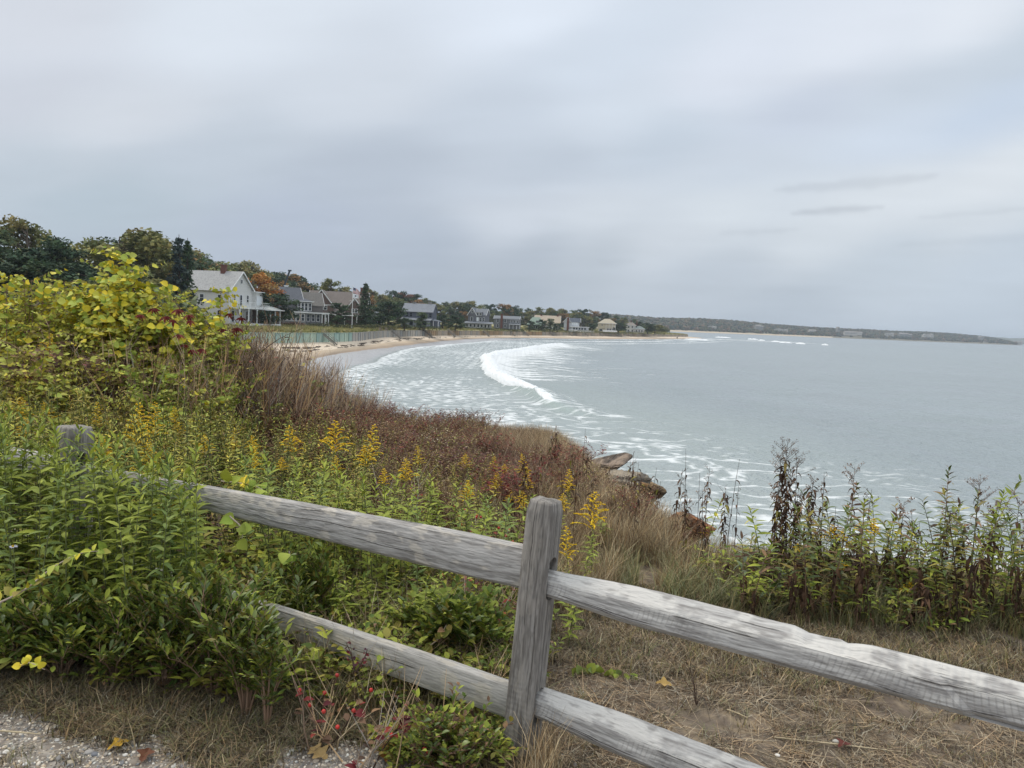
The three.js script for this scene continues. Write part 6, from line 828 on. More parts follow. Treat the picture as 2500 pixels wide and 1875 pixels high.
// ---------- the thicket at the left ----------
{
  const r = RNG(2001); let i = 0;
  const add = (px, d, topPy, R, o, label, name = 'shrub', most = 110) => { const p = G(px, d), h = max(0.25, at(px, topPy, d).y - p.y); const P = shrub(r, { R, h, ...o }); plantThing(name, P, p, label, null, r() * 6.3, most); };
  const T = { outward: 0.9, kind: 'oval', pals: ['thicket', 'thicket', 'thicket', 'thicket', 'spring', 'olive'], len: 0.047, stems: 48, twigs: 15, leaves: 12, twig: 0.26, low: 0.3 };
  const Y = { outward: 0.8, kind: 'round', pals: ['yellow', 'yellow', 'spring', 'thicket'], len: 0.066, stems: 19, twigs: 10, leaves: 8, twig: 0.26, low: 0.5 };
  add(-60, 8.0, 650, 0.9, T, 'pale olive leafed shrub cut by the left edge of the thicket'); add(70, 7.8, 690, 0.85, T, 'pale olive leafed shrub below the yellow sprig at the left edge'); add(190, 8.2, 676, 0.85, T, 'grey green leafed shrub left of the highest yellow crown'); add(300, 8.0, 690, 0.9, T, 'olive leafed shrub under the highest yellow crown'); add(400, 8.3, 708, 0.8, T, 'olive leafed shrub behind the red creeper'); add(480, 8.6, 745, 0.7, { ...T, pals: ['thicket', 'green', 'olive', 'spring'] }, 'green and yellow shrub at the right shoulder of the thicket'); add(130, 7.0, 820, 0.8, { ...T, stems: 26, pals: ['thicket', 'thicket', 'olive', 'brown'] }, 'lower olive shrub in front at the left of the thicket'); add(430, 7.4, 840, 0.6, { ...T, pals: ['green', 'spring', 'olive', 'spring'], stems: 26 }, 'green leafy shrub low at the right front of the thicket'); add(20, 6.8, 850, 0.7, { ...T, stems: 24, pals: ['thicket', 'thicket', 'olive', 'brown'] }, 'dull olive shrub low in the left corner of the thicket'); add(300, 7.2, 860, 0.7, { ...T, stems: 14, twigs: 8, pals: ['olive', 'brown', 'thicket'] }, 'thin brownish shrub over the twiggy hollow of the thicket');
  add(268, 7.8, 622, 0.46, { ...Y, low: 0.72, stems: 18 }, 'bright yellow green bittersweet crown, the top of the thicket'); add(360, 7.9, 668, 0.36, { ...Y, low: 0.74 }, 'yellow bittersweet spray right of the highest crown'); add(20, 7.4, 612, 0.30, { ...Y, low: 0.78, stems: 7, twigs: 6 }, 'tall yellow bittersweet sprig at the left edge'); add(85, 7.6, 640, 0.26, { ...Y, low: 0.8, stems: 6, twigs: 6 }, 'arching yellow green sprig beside the tall one at the left edge'); add(530, 8.8, 712, 0.22, { ...Y, low: 0.82, stems: 5, twigs: 6 }, 'yellow bittersweet sprig standing before the white house'); add(480, 7.0, 935, 0.3, { ...Y, low: 0.35, stems: 5, twigs: 5, len: 0.05, pals: ['yellow', 'olive', 'thicket'] }, 'yellow leafed vine low at the right of the thicket'); add(130, 6.6, 850, 0.25, { ...Y, pals: ['spring', 'thicket'], low: 0.4, stems: 5, len: 0.055 }, 'light green vine leaves hanging in the middle left of the thicket'); add(385, 6.7, 930, 0.3, { ...Y, pals: ['spring', 'green'], low: 0.3, stems: 5, twigs: 5, len: 0.052 }, 'green round leafed vine at the foot of the thicket');
  add(640, 8.6, 985, 0.35, { ...T, pals: ['green', 'spring', 'olive'], stems: 9, twigs: 6 }, 'green leafy shrub among the bare twigs'); add(745, 10.4, 925, 0.35, { ...T, pals: ['green', 'blue', 'olive'], stems: 8, twigs: 6, len: 0.05 }, 'green shrub at the right end of the bare twigs'); add(548, 8.2, 1000, 0.3, { ...Y, stems: 6, pals: ['spring', 'yellow'], low: 0.3 }, 'small yellow green shrub in front of the bare twigs');
  // red creeper
  const creeper = (px, py, d, n, spread, label) => { const c = at(px, py, d), P = blank(); const pts = []; for (let k = 0; k <= 5; k++) pts.push(V((k / 5 - 0.5) * spread * 1.4, 0.06 * sin(k * 1.7) - 0.03 * k, (r() - .5) * 0.1)); P.stems.tube(pts, 0.003, 4, STEM.red); const cv = new THREE.CatmullRomCurve3(pts); for (let k = 0; k < n; k++) { const p = cv.getPoint(k / max(1, n - 1)).add(V((r() - .5) * 0.09, (r() - .5) * 0.16, (r() - .5) * 0.1)), base = rdir(r, -0.2); for (let j = 0; j < 5; j++) { const a = (j - 2) * 0.6; putLeaf(P, r, 'lance', 'crimson', p, V(base.x * 0.5 + a * 0.9, -0.55 - 0.3 * (2 - abs(j - 2)), base.z * 0.5 + 0.3), 0.06 + r() * 0.035, V((r() - .5), 0.4, 1)); } } plantThing('red_creeper', P, c, label, null); };
  creeper(400, 758, 7.3, 5, 0.24, 'bright red creeper leaves hanging on the front of the thicket'); creeper(452, 755, 7.4, 2, 0.1, 'small red creeper spray right of the larger red patch'); creeper(470, 818, 7.3, 4, 0.2, 'dark red creeper leaves lower down the thicket front'); creeper(575, 757, 8.4, 3, 0.12, 'red creeper leaves before the porch of the white house'); creeper(557, 788, 8.4, 3, 0.14, 'red creeper leaves on a twig below the house porch'); creeper(110, 925, 6.7, 3, 0.2, 'dull red creeper leaves low at the left of the thicket');
  // bare twig shrubs that stand out
  [[575, 9.6, 1.5, 'tall bare twig shrub right beside the leafy thicket'], [640, 10.6, 1.5, 'bare twig shrub in the middle of the twiggy belt'], [700, 11.4, 1.35, 'bare twig shrub overlapping the beach'], [760, 12.2, 1.25, 'bare twig shrub in front of the shore foam'], [820, 12.6, 1.1, 'low bare twig shrub at the seaward end of the twiggy belt'], [870, 12.8, 0.85, 'lowest thin twigs against the surf left of the red shrubs'], [530, 9, 1.35, 'bare twig shrub at the foot of the yellow sprig']].forEach(([px, d, h, label]) => plantThing('bare_shrub', bareShrub(r, { n: 70, R: 0.5, h, leaf: 0.06, pals: ['olive', 'red'] }), G(px, d), label, null, r() * 6.3, 40));
  { const P = blank(), a = at(640, 900, 9), q = (px, py) => at(px, py, 9).sub(a); const C = new THREE.CatmullRomCurve3([q(560, 985), q(628, 870), q(668, 836), q(700, 818), q(748, 798)]); P.stems.tube(C.getPoints(16), [...Array(17)].map((_, k) => 0.006 * (1 - k / 20)), 5, STEM.dead); for (const [x, y, x2, y2] of [[690, 823, 702, 852], [655, 845, 640, 818], [628, 870, 612, 828], [640, 858, 668, 872]]) P.stems.tube([q(x, y), q(x2, y2)], [0.003, 0.001], 4, STEM.dead); plantThing('bare_branch', P, a, 'long dark bare branch arching over the seawall from the thicket', null); }
  // red leafed low shrubs on the edge
  [[745, 11.5, 0.62, 'red', 'red leafed shrub behind the last green shrub of the twiggy belt'], [930, 14.2, 0.5, 'crimson', 'bright red shrub on the cliff edge before the surf'], [985, 14.4, 0.5, 'red', 'dark red shrub on the cliff edge beside the bright red one'], [1050, 14.3, 0.46, 'red', 'reddish shrub on the edge midway to the grass knoll'], [1120, 14.2, 0.5, 'purple', 'dusky red shrub nearest the grass knoll'], [1160, 14.3, 0.5, 'dead', 'brown shrub right against the grass knoll'], [870, 13.2, 0.5, 'purple', 'purple brown shrub left of the bright red one'], [815, 12.4, 0.42, 'red', 'dull red low shrub under the bare twigs'], [1235, 6.4, 0.4, 'crimson', 'red leafed shrub behind the goldenrods left of the post'], [1100, 7.6, 0.42, 'purple', 'dark purple red shrub in the bank before the knoll'], [1330, 8.6, 0.36, 'crimson', 'small red shrub in the dry grass beyond the post'], [1400, 9.8, 0.34, 'red', 'reddish low shrub in the grass left of the boulder'], [900, 12.2, 0.5, 'crimson', 'red shrub in the brown growth below the bright red one'], [1010, 11, 0.45, 'red', 'dark red patch of shrub in the middle of the brown bank'], [1090, 12.4, 0.42, 'crimson', 'red shrub in the brown bank left of the grass knoll'], [850, 10.2, 0.5, 'red', 'dark red shrub behind the twin goldenrod plumes'], [960, 9.2, 0.4, 'purple', 'purple red low shrub in the brown bank above the dark red leaves'], [1180, 9.6, 0.4, 'red', 'reddish low shrub before the knoll, behind the small goldenrods']].forEach(([px, d, h, pal, label]) => plantThing('red_shrub', shrub(r, { R: 0.45, h: h * 1.1, stems: 22, twigs: 6, leaves: 7, len: 0.032, kind: 'oval', pals: [pal, pal, 'brown'], twig: 0.14, stem: 'red', thick: 0.4, flat: true, up: 1.1 }), G(px, d), label, null, r() * 6.3, 40));
  { const p = G(905, 14); plantThing('shrub', shrub(r, { R: 0.2, h: 0.5, stems: 8, twigs: 5, leaves: 6, len: 0.05, kind: 'round', pals: ['yellow', 'spring'], twig: 0.12, thick: 0.4 }), p, 'small yellow green shrub on the cliff edge beside the bright red one', null, 0, 60); }
}
// ---------- goldenrod and weeds by the fence ----------
{
  const r = RNG(3001);
  // flowering goldenrods, by the pixel of their plume
  const list = [[754, 1085, 6.0, 1.3, 'tall goldenrod plume, leftmost of the two beside each other before the bare twigs'], [812, 1085, 6.0, 1.35, 'tall goldenrod plume right of its twin before the bare twigs'], [864, 1108, 5.8, 1.3, 'broad goldenrod plume right of the twin plumes'], [907, 1122, 5.8, 1.0, 'short goldenrod plume right of the broad one'], [831, 1122, 5.9, 0.7, 'small goldenrod plume below the twin plumes'], [948, 1166, 5.4, 0.7, 'small goldenrod beside dark red leaves behind the left rail'], [992, 1157, 5.4, 0.85, 'narrow goldenrod right of the dark red leaves'], [1042, 1120, 6.8, 0.8, 'lone narrow goldenrod before the red shrubs'], [640, 1080, 6.2, 0.9, 'leaning goldenrod in the left meadow right of centre'], [620, 1126, 5.4, 0.9, 'drooping goldenrod over pale vine leaves'], [516, 1094, 5.6, 0.9, 'goldenrod above the end of the visible left rail'], [1132, 1136, 7.2, 0.75, 'goldenrod halfway to the knoll, left of the post'], [1208, 1143, 7.2, 0.65, 'small goldenrod before the knoll'], [1230, 1164, 7.0, 0.6, 'smallest goldenrod of the pair before the knoll'], [1288, 1146, 7.2, 1.0, 'tall goldenrod behind and left of the post top'], [1122, 1212, 5.6, 0.95, 'goldenrod above the red hips left of the post'], [1212, 1192, 6.2, 0.75, 'flat topped goldenrod left of the post'], [1299, 1186, 6.0, 0.8, 'goldenrod just above the post top'], [1292, 1222, 5.4, 0.8, 'dull goldenrod touching the left of the post top'], [1391, 1194, 6.2, 0.95, 'goldenrod right of the post top, the farther one'], [1368, 1220, 5.4, 0.8, 'goldenrod touching the right of the post top'], [1451, 1268, 4.8, 1.25, 'large feathery goldenrod right of the post'], [1400, 1340, 4.2, 0.85, 'goldenrod beside the mortise of the post'], [38, 1058, 5.6, 1.0, 'goldenrod at the left edge above the rail'], [328, 1070, 5.2, 1.5, 'tall goldenrod column over the middle of the left meadow'], [358, 1108, 4.9, 1.0, 'goldenrod bent right below the tall column'], [268, 1116, 4.9, 1.0, 'goldenrod left of the tall column'], [382, 1045, 6.0, 1.25, 'broad goldenrod behind and right of the tall column'], [412, 1236, 3.9, 0.95, 'goldenrod hanging in front of the left rail end'], [293, 1180, 4.3, 0.8, 'goldenrod before the rail left of the bent one'], [190, 1080, 5.2, 0.9, 'goldenrod beside the left post top'], [138, 1004, 6.4, 0.9, 'goldenrod behind the left post'], [263, 1026, 6.0, 0.9, 'goldenrod behind the tall column, farther left'], [448, 1045, 6.4, 0.7, 'small goldenrod near the foot of the thicket'], [125, 985, 6.8, 1.4, 'wide orange gold goldenrod clump at the left foot of the thicket'], [60, 830, 7.0, 1.1, 'goldenrod high in the left of the thicket'], [15, 1010, 6.2, 1.0, 'goldenrod at the left edge below the thicket'], [460, 1020, 6.6, 0.8, 'dull goldenrod left of the bare twigs'], [690, 1130, 5.6, 0.6, 'small goldenrod in the middle of the meadow'], [560, 1080, 6.4, 0.8, 'goldenrod between the thicket and the twin plumes'], [10, 1110, 4.8, 0.8, 'goldenrod low at the left edge by the rail'], [1240, 1215, 5.8, 0.5, 'tiny goldenrod between hips and post'], [205, 1118, 4.7, 0.7, 'goldenrod right of the left post']];
  const forms = [0, 1, 2, 3, 4].map((k) => goldenrod(r, { h: 0.62, n: 40, len: 0.06, kind: k % 2 ? 'thin' : 'lance', pal: k === 2 ? 'olive' : 'green', plume: [0.17 + 0.03 * (k % 3), 0.082 + 0.018 * (k % 2), 1.35], lean: 0.16, deadLow: 0.2 }));
  const protos = forms.map(() => null);
  list.forEach(([px, py, d, s, label], i) => {
    const k = i % 5, top = at(px, py, d), g = G(px, d), want = max(0.35, top.y - g.y - 0.01), pos = V(top.x, g.y, top.z); let t;
    if (!protos[k]) { t = protos[k] = plantThing('goldenrod', forms[k], pos, label, null, r() * 6.3); t.userData.group = 'goldenrod plants in flower'; } else { t = protos[k].clone(); t.name = numbered('goldenrod'); scene.add(t); t.position.copy(pos); t.rotation.y = r() * 6.3; t.userData = { ...t.userData, label }; }
    t.rotation.x = (r() - .5) * 0.3; t.rotation.z = (r() - .5) * 0.3; t.scale.set(s, want / 0.66, s); for (const c of t.children) if (c.name === 'flower_plume') { c.scale.y = s / (want / 0.66); c.position.y = 0.60 * (1 - c.scale.y); }
  });
  // leafy stems without flowers
  const stemsForm = [0, 1, 2, 3].map((k) => goldenrod(r, { h: 0.9, n: [44, 50, 42, 52][k], len: [0.108, 0.098, 0.112, 0.09][k], pal: k === 3 ? 'blue' : 'green', kind: 'lance', mixed: 0.05, pal2: 'spring', deadLow: k === 1 ? 0.22 : 0.1, lean: 0.22 })), sp = [null, null, null, null];
  const leafy = (px, d, topPy, label, group, k = floor(r() * 4)) => { const g = G(px, d), h = clamp(at(px, topPy, d).y - g.y, 0.3, 1.15); let t; if (!sp[k]) t = sp[k] = plantThing('leafy_goldenrod', stemsForm[k], g, label, group, r() * 6.3, 30); else { t = sp[k].clone(); t.name = numbered('leafy_goldenrod'); scene.add(t); t.position.copy(g); t.rotation.y = r() * 6.3; t.userData = { ...t.userData, label, group }; } const w = lerp(0.8, 1.05, r()) * (h > 0.6 ? 1 : 0.8); t.scale.set(w, h / 0.9, w); };
  for (let i = 0; i < 106; i++) { const px = -70 + 560 * (i + r()) / 106, fd = fenceD((px - 1250) / 1879 * 3.8), d = lerp(3.2, fd - 0.06, r() ** 0.6), top = 1030 + 95 * (px / 470) + 120 * (1 - (d - 3.1) / 1.1) * 0.7 + (r() - .5) * 110; leafy(px, d, top, 'green leafy goldenrod stem without flowers ' + (px < 90 ? 'at the left edge in front of the rail' : px < 190 ? 'before and left of the left post' : px < 290 ? 'right of the left post, hiding the rail' : px < 400 ? 'hiding the rail left of the hanging goldenrod' : 'at the visible end of the upper left rail'), 'leafy stems in front of the left rail'); }
  for (let i = 0; i < 90; i++) { const px = 540 + 720 * (i + r()) / 90, d = lerp(4.0, 5.4, r()), top = 1135 + 110 * (px - 560) / 700 + (r() - .5) * 100; leafy(px, d, top, 'green leafy goldenrod stem behind the upper left rail ' + (px < 720 ? 'beside the pale vine' : px < 900 ? 'below the twin plumes' : px < 1070 ? 'below the dark red leaves' : 'near the hips and the post'), 'leafy stems behind the left rails'); }
  for (let i = 0; i < 16; i++) { const px = 640 + 560 * (i + r()) / 16, d = lerp(3.5, 4.1, r()), top = 1360 + 90 * r() + 60 * (px - 640) / 560; leafy(px, d, top, 'short leafy green stem in the gap between the left rails', 'short leafy stems between the left rails'); }
  leafy(1420, 4.6, 1320, 'leafy green stem just right of the post behind the rail', null); leafy(1490, 5.6, 1330, 'leafy green stem farther right of the post', null); leafy(1388, 3.9, 1430, 'short green stem beside the mortise of the post', null);
  // bayberry
  const bay = (px, d, topPy, R, label, o = {}) => { const p = G(px, d), h = max(0.2, at(px, topPy, d).y - p.y); plantThing('bayberry_shrub', shrub(r, { R, h, stems: 22, twigs: 9, leaves: 11, len: 0.043, kind: 'obl', pals: ['dark', 'dark', 'dark', 'green'], twig: 0.13, low: 0.25, whorl: true, leafUp: 0.5, up: 1.3, thick: 0.6, sag: 0, ...o }), p, label, null, r() * 6.3, 240); };
  bay(20, 3.3, 1480, 0.26, 'dark glossy leafed shrub in the lower left corner, under the leafy stems'); bay(150, 3.26, 1470, 0.26, 'dark glossy leafed shrub low at the left, right of the corner one', { len: 0.055 }); bay(280, 3.24, 1480, 0.24, 'dark green leafed shrub low in the middle of the left mass'); bay(400, 3.24, 1420, 0.27, 'bayberry shrub under the hanging goldenrod'); bay(520, 3.2, 1385, 0.24, 'bayberry shrub covering the end of the lower left rail'); bay(600, 3.05, 1440, 0.15, 'small bayberry sprig in front of the end of the lower left rail', { stems: 10 }); bay(650, 2.98, 1560, 0.1, 'small low bayberry sprig in the dry grass under the lower rail', { stems: 8, twigs: 4 }); bay(745, 3.85, 1365, 0.28, 'round bayberry shrub between the two left rails'); bay(1120, 3.55, 1478, 0.24, 'dark leafy shrub left of the post between the rails', { kind: 'oval', pals: ['dark', 'dark', 'green'] }); bay(1030, 3.7, 1500, 0.18, 'smaller dark leafy shrub left of the post between the rails', { kind: 'oval', pals: ['dark', 'green'], stems: 10 }); bay(1090, 2.74, 1765, 0.15, 'low green leafy shrub at the foot of the post', { kind: 'oval', pals: ['dark', 'green', 'brown', 'dark'], len: 0.028, stems: 18 });
  // pale round leaved vine on the rail, yellow branch, small sprigs
  const spray = (name, pts, d, n, len, kind, pals, label, stemC = STEM.grey, lift = 0.2, most = 300) => { const w = pts.map(([a, b, e]) => at(a, b, e ?? d)), o = w[0].clone(), P = blank(), C = new THREE.CatmullRomCurve3(w.map((p) => p.clone().sub(o))); P.stems.tube(C.getPoints(14), [...Array(15)].map((_, k) => 0.0045 * (1 - k / 18)), 5, stemC); for (let k = 0; k < n; k++) { const t = 0.08 + 0.92 * (k + r() * 0.6) / n, p = C.getPoint(min(1, t)); putLeaf(P, r, kind, pick(pals, r), p.add(V((r() - .5) * 0.03, 0, (r() - .5) * 0.03)), V(r() - .5, lift + (r() - .6) * 0.9, 0.3 + (r() - .5)), len * (0.7 + r() * 0.6), V((r() - .5) * 0.8, 0.7, 0.8)); } plantThing(name, P, o, label, null, 0, most); };
  spray('bittersweet_branch', [[-20, 1480, 2.9], [60, 1440, 2.9], [130, 1385, 2.95], [200, 1350, 3.0], [262, 1345, 3.05]], 2.95, 30, 0.046, 'oval', ['yellow', 'spring', 'thicket', 'olive'], 'yellow leafed bittersweet branch arching in the lower left corner');
  spray('yellow_sprig', [[50, 1625], [70, 1618], [110, 1635]], 2.75, 7, 0.038, 'round', ['yellow'], 'small bright yellow leaves low in the dry grass at the left'); spray('pale_vine', [[540, 1175, 4.3], [590, 1180, 4.25], [640, 1195, 4.2], [650, 1220, 4.15]], 4.2, 15, 0.075, 'round', ['spring', 'yellow', 'spring'], 'pale green round leafed vine above the left rail'); spray('green_vine', [[560, 1260, 3.5], [590, 1290, 3.5], [590, 1330, 3.5]], 3.5, 9, 0.06, 'round', ['spring', 'green'], 'round green vine leaves just below the left rail'); spray('green_vine', [[705, 1345, 3.7], [712, 1375, 3.7]], 3.7, 4, 0.06, 'round', ['spring'], 'single pair of round vine leaves left of the round bayberry'); spray('low_vine', [[1390, 1655, 3.6], [1440, 1640, 3.6], [1500, 1655, 3.6], [1560, 1660, 3.6]], 3.6, 17, 0.05, 'round', ['green', 'spring', 'blue'], 'low green vine with rounded leaves on the path behind the lower right rail', STEM.green, 0.7); spray('low_vine', [[1500, 1590, 4.0], [1540, 1588, 4.0], [1572, 1580, 4.0]], 4.0, 8, 0.045, 'round', ['green', 'spring'], 'smaller green vine sprig beyond the low vine on the path', STEM.green, 0.6); spray('brown_leaves', [[1035, 1585, 3.4], [1070, 1560, 3.4], [1090, 1525, 3.4]], 3.4, 14, 0.05, 'oval', ['brown', 'olive', 'brown'], 'brownish drying leaves left of the post above the lower rail'); spray('dark_sprig', [[866, 1640, 2.95], [858, 1600, 2.95], [845, 1568, 2.95]], 2.95, 14, 0.016, 'oval', ['purple'], 'dark purple sprig standing against the lower left rail', STEM.dead, 0.3); spray('dark_sprig', [[870, 1640, 2.95], [890, 1605, 2.95], [897, 1585, 2.95]], 2.95, 10, 0.016, 'oval', ['purple'], 'second dark purple sprig against the lower left rail, the right one', STEM.dead, 0.3);
  // wild rose with hips
  const rose = (px, d, topPy, n, label, hips = 7, pal = ['red', 'crimson', 'brown']) => { const p = G(px, d), h = max(0.12, at(px, topPy, d).y - p.y), P = bareShrub(r, { n, R: 0.16, h, leaf: 0.8, pals: pal, kind: 'oval' }); const g = new Geo(), sph = new THREE.SphereGeometry(0.0085, 8, 6), sp2 = { p: sph.attributes.position.array, i: sph.index.array }; for (let k = 0; k < hips; k++) { const a = r() * 6.3, q = 0.05 + r() * 0.16; const o = h * (0.55 + 0.45 * r()); g.add(sp2, new THREE.Matrix4().makeTranslation(cos(a) * q, o, sin(a) * q), vary(hex('#b2332c'), r, 0.2)); P.stems.tube([V(cos(a) * q * 0.6, o - 0.06, sin(a) * q * 0.6), V(cos(a) * q, o - 0.006, sin(a) * q)], 0.0012, 3, STEM.red); } P.bits.push(['hips', g, std({ vertexColors: true, roughness: 0.35 })]); plantThing('wild_rose', P, p, label, null, r() * 6.3, 120); };
  rose(1135, 4.9, 1245, 16, 'wild rose with red hips above the left rail near the post', 16); rose(1180, 4.6, 1275, 12, 'wild rose with red hips just left of the post', 12); rose(1120, 4.0, 1385, 10, 'red leafed rose in the gap under the upper left rail', 6); rose(1185, 3.9, 1420, 10, 'dark red rose leaves under the upper rail beside the post', 3); rose(975, 5.6, 1145, 14, 'dark red rose leaves among the goldenrods behind the rail', 3, ['purple', 'crimson']); rose(1350, 7.0, 1210, 10, 'rose with scattered hips behind the post, farther out', 8); rose(1430, 7.6, 1180, 10, 'rose with red hips on the slope below the rocks', 8); rose(780, 2.86, 1660, 5, 'rose twig with orange red hips on the ground under the lower left rail', 5, ['brown', 'red']); rose(870, 2.78, 1725, 5, 'low rose twig with orange hips at the edge of the gravel', 6, ['brown', 'red']); rose(960, 2.74, 1765, 4, 'rose twig with a single hip beside the gravel', 2, ['brown', 'purple']); rose(1570, 6.2, 1310, 12, 'dark red low rose in the dry grass right of the post', 3, ['purple', 'red']); rose(1640, 6.4, 1290, 9, 'small reddish rose under the thin dead stalks', 3); rose(745, 5.4, 1190, 8, 'red leafed rose among the weeds above the left rail', 2, ['crimson', 'brown']);
  { const p = G(1885, 5.0), h = at(1885, 1400, 5.0).y - p.y; plantThing('purple_shrub', shrub(r, { R: 0.17, h, stems: 14, twigs: 6, leaves: 7, len: 0.034, kind: 'oval', pals: ['purple', 'purple', 'crimson'], twig: 0.1, stem: 'dead', thick: 0.5 }), p, 'dark purple red shrub at the left foot of the right hand weeds', null, 0, 300); }
  { const P = blank(), p = G(1700, 3.35); for (let k = 0; k < 7; k++) { const a = r() * 6.3, h = 0.09 + 0.13 * r(); P.stems.tube([V(), V(cos(a) * 0.02, h * 0.6, sin(a) * 0.02), V(cos(a) * 0.06, h, sin(a) * 0.06)], [0.002, 0.0016, 0.0007], 4, STEM.dead); } plantThing('bare_twig', P, p, 'small dark bare twigs standing on the path above the lower right rail', null); }
}
// ---------- weeds at the right ----------
{
  const r = RNG(4001); let n = 0;
  const put = (px, d, topPy, P0, h0, label, name, group) => { const g = G(px, d), h = max(0.2, at(px, topPy, d).y - g.y); const t = plantThing(name, P0(h), g, label, group ?? null, r() * 6.3, 26); };
  const dead = (px, topPy, d, o, label, group) => put(px, d, topPy, (h) => deadStalk(r, { h, ...o }), 0, label, 'dead_stalk', group);
  dead(1895, 1082, 5.3, { n: 60, head: 14, spread: 0.085, fluff: 18, green: 0.2 }, 'tallest dead stalk with a big fluffy seed head over the right hand weeds'); dead(1908, 1120, 5.35, { n: 60, head: 10, spread: 0.07, fluff: 14 }, 'dead stalk close beside the tallest, slightly lower'); dead(1882, 1180, 5.25, { n: 60, head: 4, spread: 0.05, green: 0.3 }, 'leafy dead stalk left of the tallest'); dead(1888, 1105, 5.35, { n: 70, head: 9, spread: 0.06, fluff: 14 }, 'dead stalk hugging the left of the tallest one'); dead(1903, 1165, 5.25, { n: 80, head: 3, spread: 0.04 }, 'leafy dead stalk in front of the tallest one'); dead(1920, 1190, 5.3, { n: 80, head: 4, spread: 0.05, green: 0.4 }, 'half green stalk right of the tallest dead one'); dead(1945, 1200, 5.35, { n: 80, head: 3, spread: 0.04, green: 0.3 }, 'brown leafy stalk between the tallest and the third one'); dead(1932, 1106, 5.5, { n: 30, head: 9, spread: 0.09, fluff: 9 }, 'thin dead stalk with an open seed head right of the tallest'); dead(1958, 1160, 5.5, { n: 50, head: 5, spread: 0.06 }, 'dark dead stalk third right of the tallest'); dead(1975, 1185, 5.45, { n: 60, head: 3, spread: 0.04 }, 'dark dead stalk with curled leaves in the left clump of the right hand weeds'); dead(1998, 1152, 5.6, { n: 34, head: 3, spread: 0.04, fluff: 3 }, 'slim bare topped dead stalk right of the left clump'); dead(2068, 1142, 5.6, { n: 30, head: 9, spread: 0.075, fluff: 10 }, 'dead stalk with a forked seed head standing before the water'); dead(2101, 1190, 5.5, { n: 28, head: 4, spread: 0.05, fluff: 4 }, 'slim dead stalk right of the forked one'); dead(2030, 1235, 5.4, { n: 40, head: 0 }, 'short dark stalk among yellow flowers'); dead(2187, 1224, 5.3, { n: 30, head: 9, spread: 0.055, fluff: 10 }, 'dead stalk with a small round seed head mid right'); dead(2362, 1174, 5.0, { n: 30, head: 14, spread: 0.085, fluff: 18, green: 0.2 }, 'tall dead stalk with a broad seed head at the right'); dead(2412, 1232, 4.9, { n: 26, head: 10, spread: 0.07, fluff: 16 }, 'seed headed stalk between the broad one and the right edge'); dead(2460, 1218, 4.9, { n: 26, head: 13, spread: 0.085, fluff: 18 }, 'fluffy seed headed stalk near the right edge'); dead(2500, 1250, 4.8, { n: 26, head: 8, spread: 0.07, fluff: 14 }, 'seed headed stalk cut by the right edge'); dead(2255, 1420, 4.55, { n: 80, head: 0 }, 'dark stalk hung with withered leaves at the front of the right hand weeds'); dead(2235, 1410, 4.6, { n: 70, head: 0 }, 'second withered stalk at the front of the right hand weeds');
  dead(1762, 1180, 6.0, { n: 44, head: 3, spread: 0.05, fluff: 3 }, 'dark dead stalk standing alone left of the right hand weeds'); dead(1770, 1120, 6.05, { n: 6, head: 0 }, 'thin leafless stalk rising above the lone dark one'); dead(1790, 1185, 6.1, { n: 8, head: 3, spread: 0.03, fluff: 4 }, 'thin stalk with a yellowish tip beside the lone dark one'); dead(1668, 1092, 7.0, { n: 3, head: 0 }, 'tall bare thin stalk against the sea beyond the rocks'); dead(1698, 1156, 6.8, { n: 4, head: 0 }, 'bare thin stalk right of the tallest bare one'); dead(1488, 1175, 6.4, { n: 5, head: 0 }, 'thin dry stem before the boulder'); dead(1508, 1160, 7.4, { n: 8, head: 2, spread: 0.03, fluff: 2 }, 'reddish dry stem before the boulder'); dead(1645, 1270, 6.0, { n: 50, head: 0 }, 'dark withered stalk on the slope below the clod of earth'); dead(1776, 1395, 5.0, { n: 40, head: 0 }, 'dark red brown stalk in the grass above the right rail'); dead(1700, 1250, 6.3, { n: 26, head: 0 }, 'brown stalk right of the dark withered one'); dead(1540, 1240, 6.0, { n: 16, head: 0 }, 'dry stem in the grass right of the large feathery goldenrod'); dead(1450, 1310, 5.2, { n: 18, head: 0 }, 'dry leaning stem right of the post');
  for (let i = 0; i < 44; i++) { const px = 1240 + 480 * r(), d = lerp(5.2, 9.2, r()), q = G(px, d); if (edgeDist(q.x, d) < 0.15) continue; const h = 0.38 + 0.4 * r(); plantThing('dry_weed', deadStalk(r, { h, n: floor(8 + 26 * r()), head: r() < 0.4 ? 5 : 0, spread: 0.04, fluff: 6, green: 0.15 }), q, 'thin brown weed stalk in the dry grass between the post and the rocks', 'thin weed stalks in the dry grass', r() * 6.3, 12); }
  const gr = (px, topPy, d, label, o = {}) => put(px, d, topPy, (h) => goldenrod(r, { h, n: floor(58 * h) + 10, len: 0.1, pal: 'green', kind: 'lance', deadLow: 0.36, lean: 0.34, mixed: 0.08, ...o }), 0, label, 'leafy_weed', 'leafy weeds at the right');
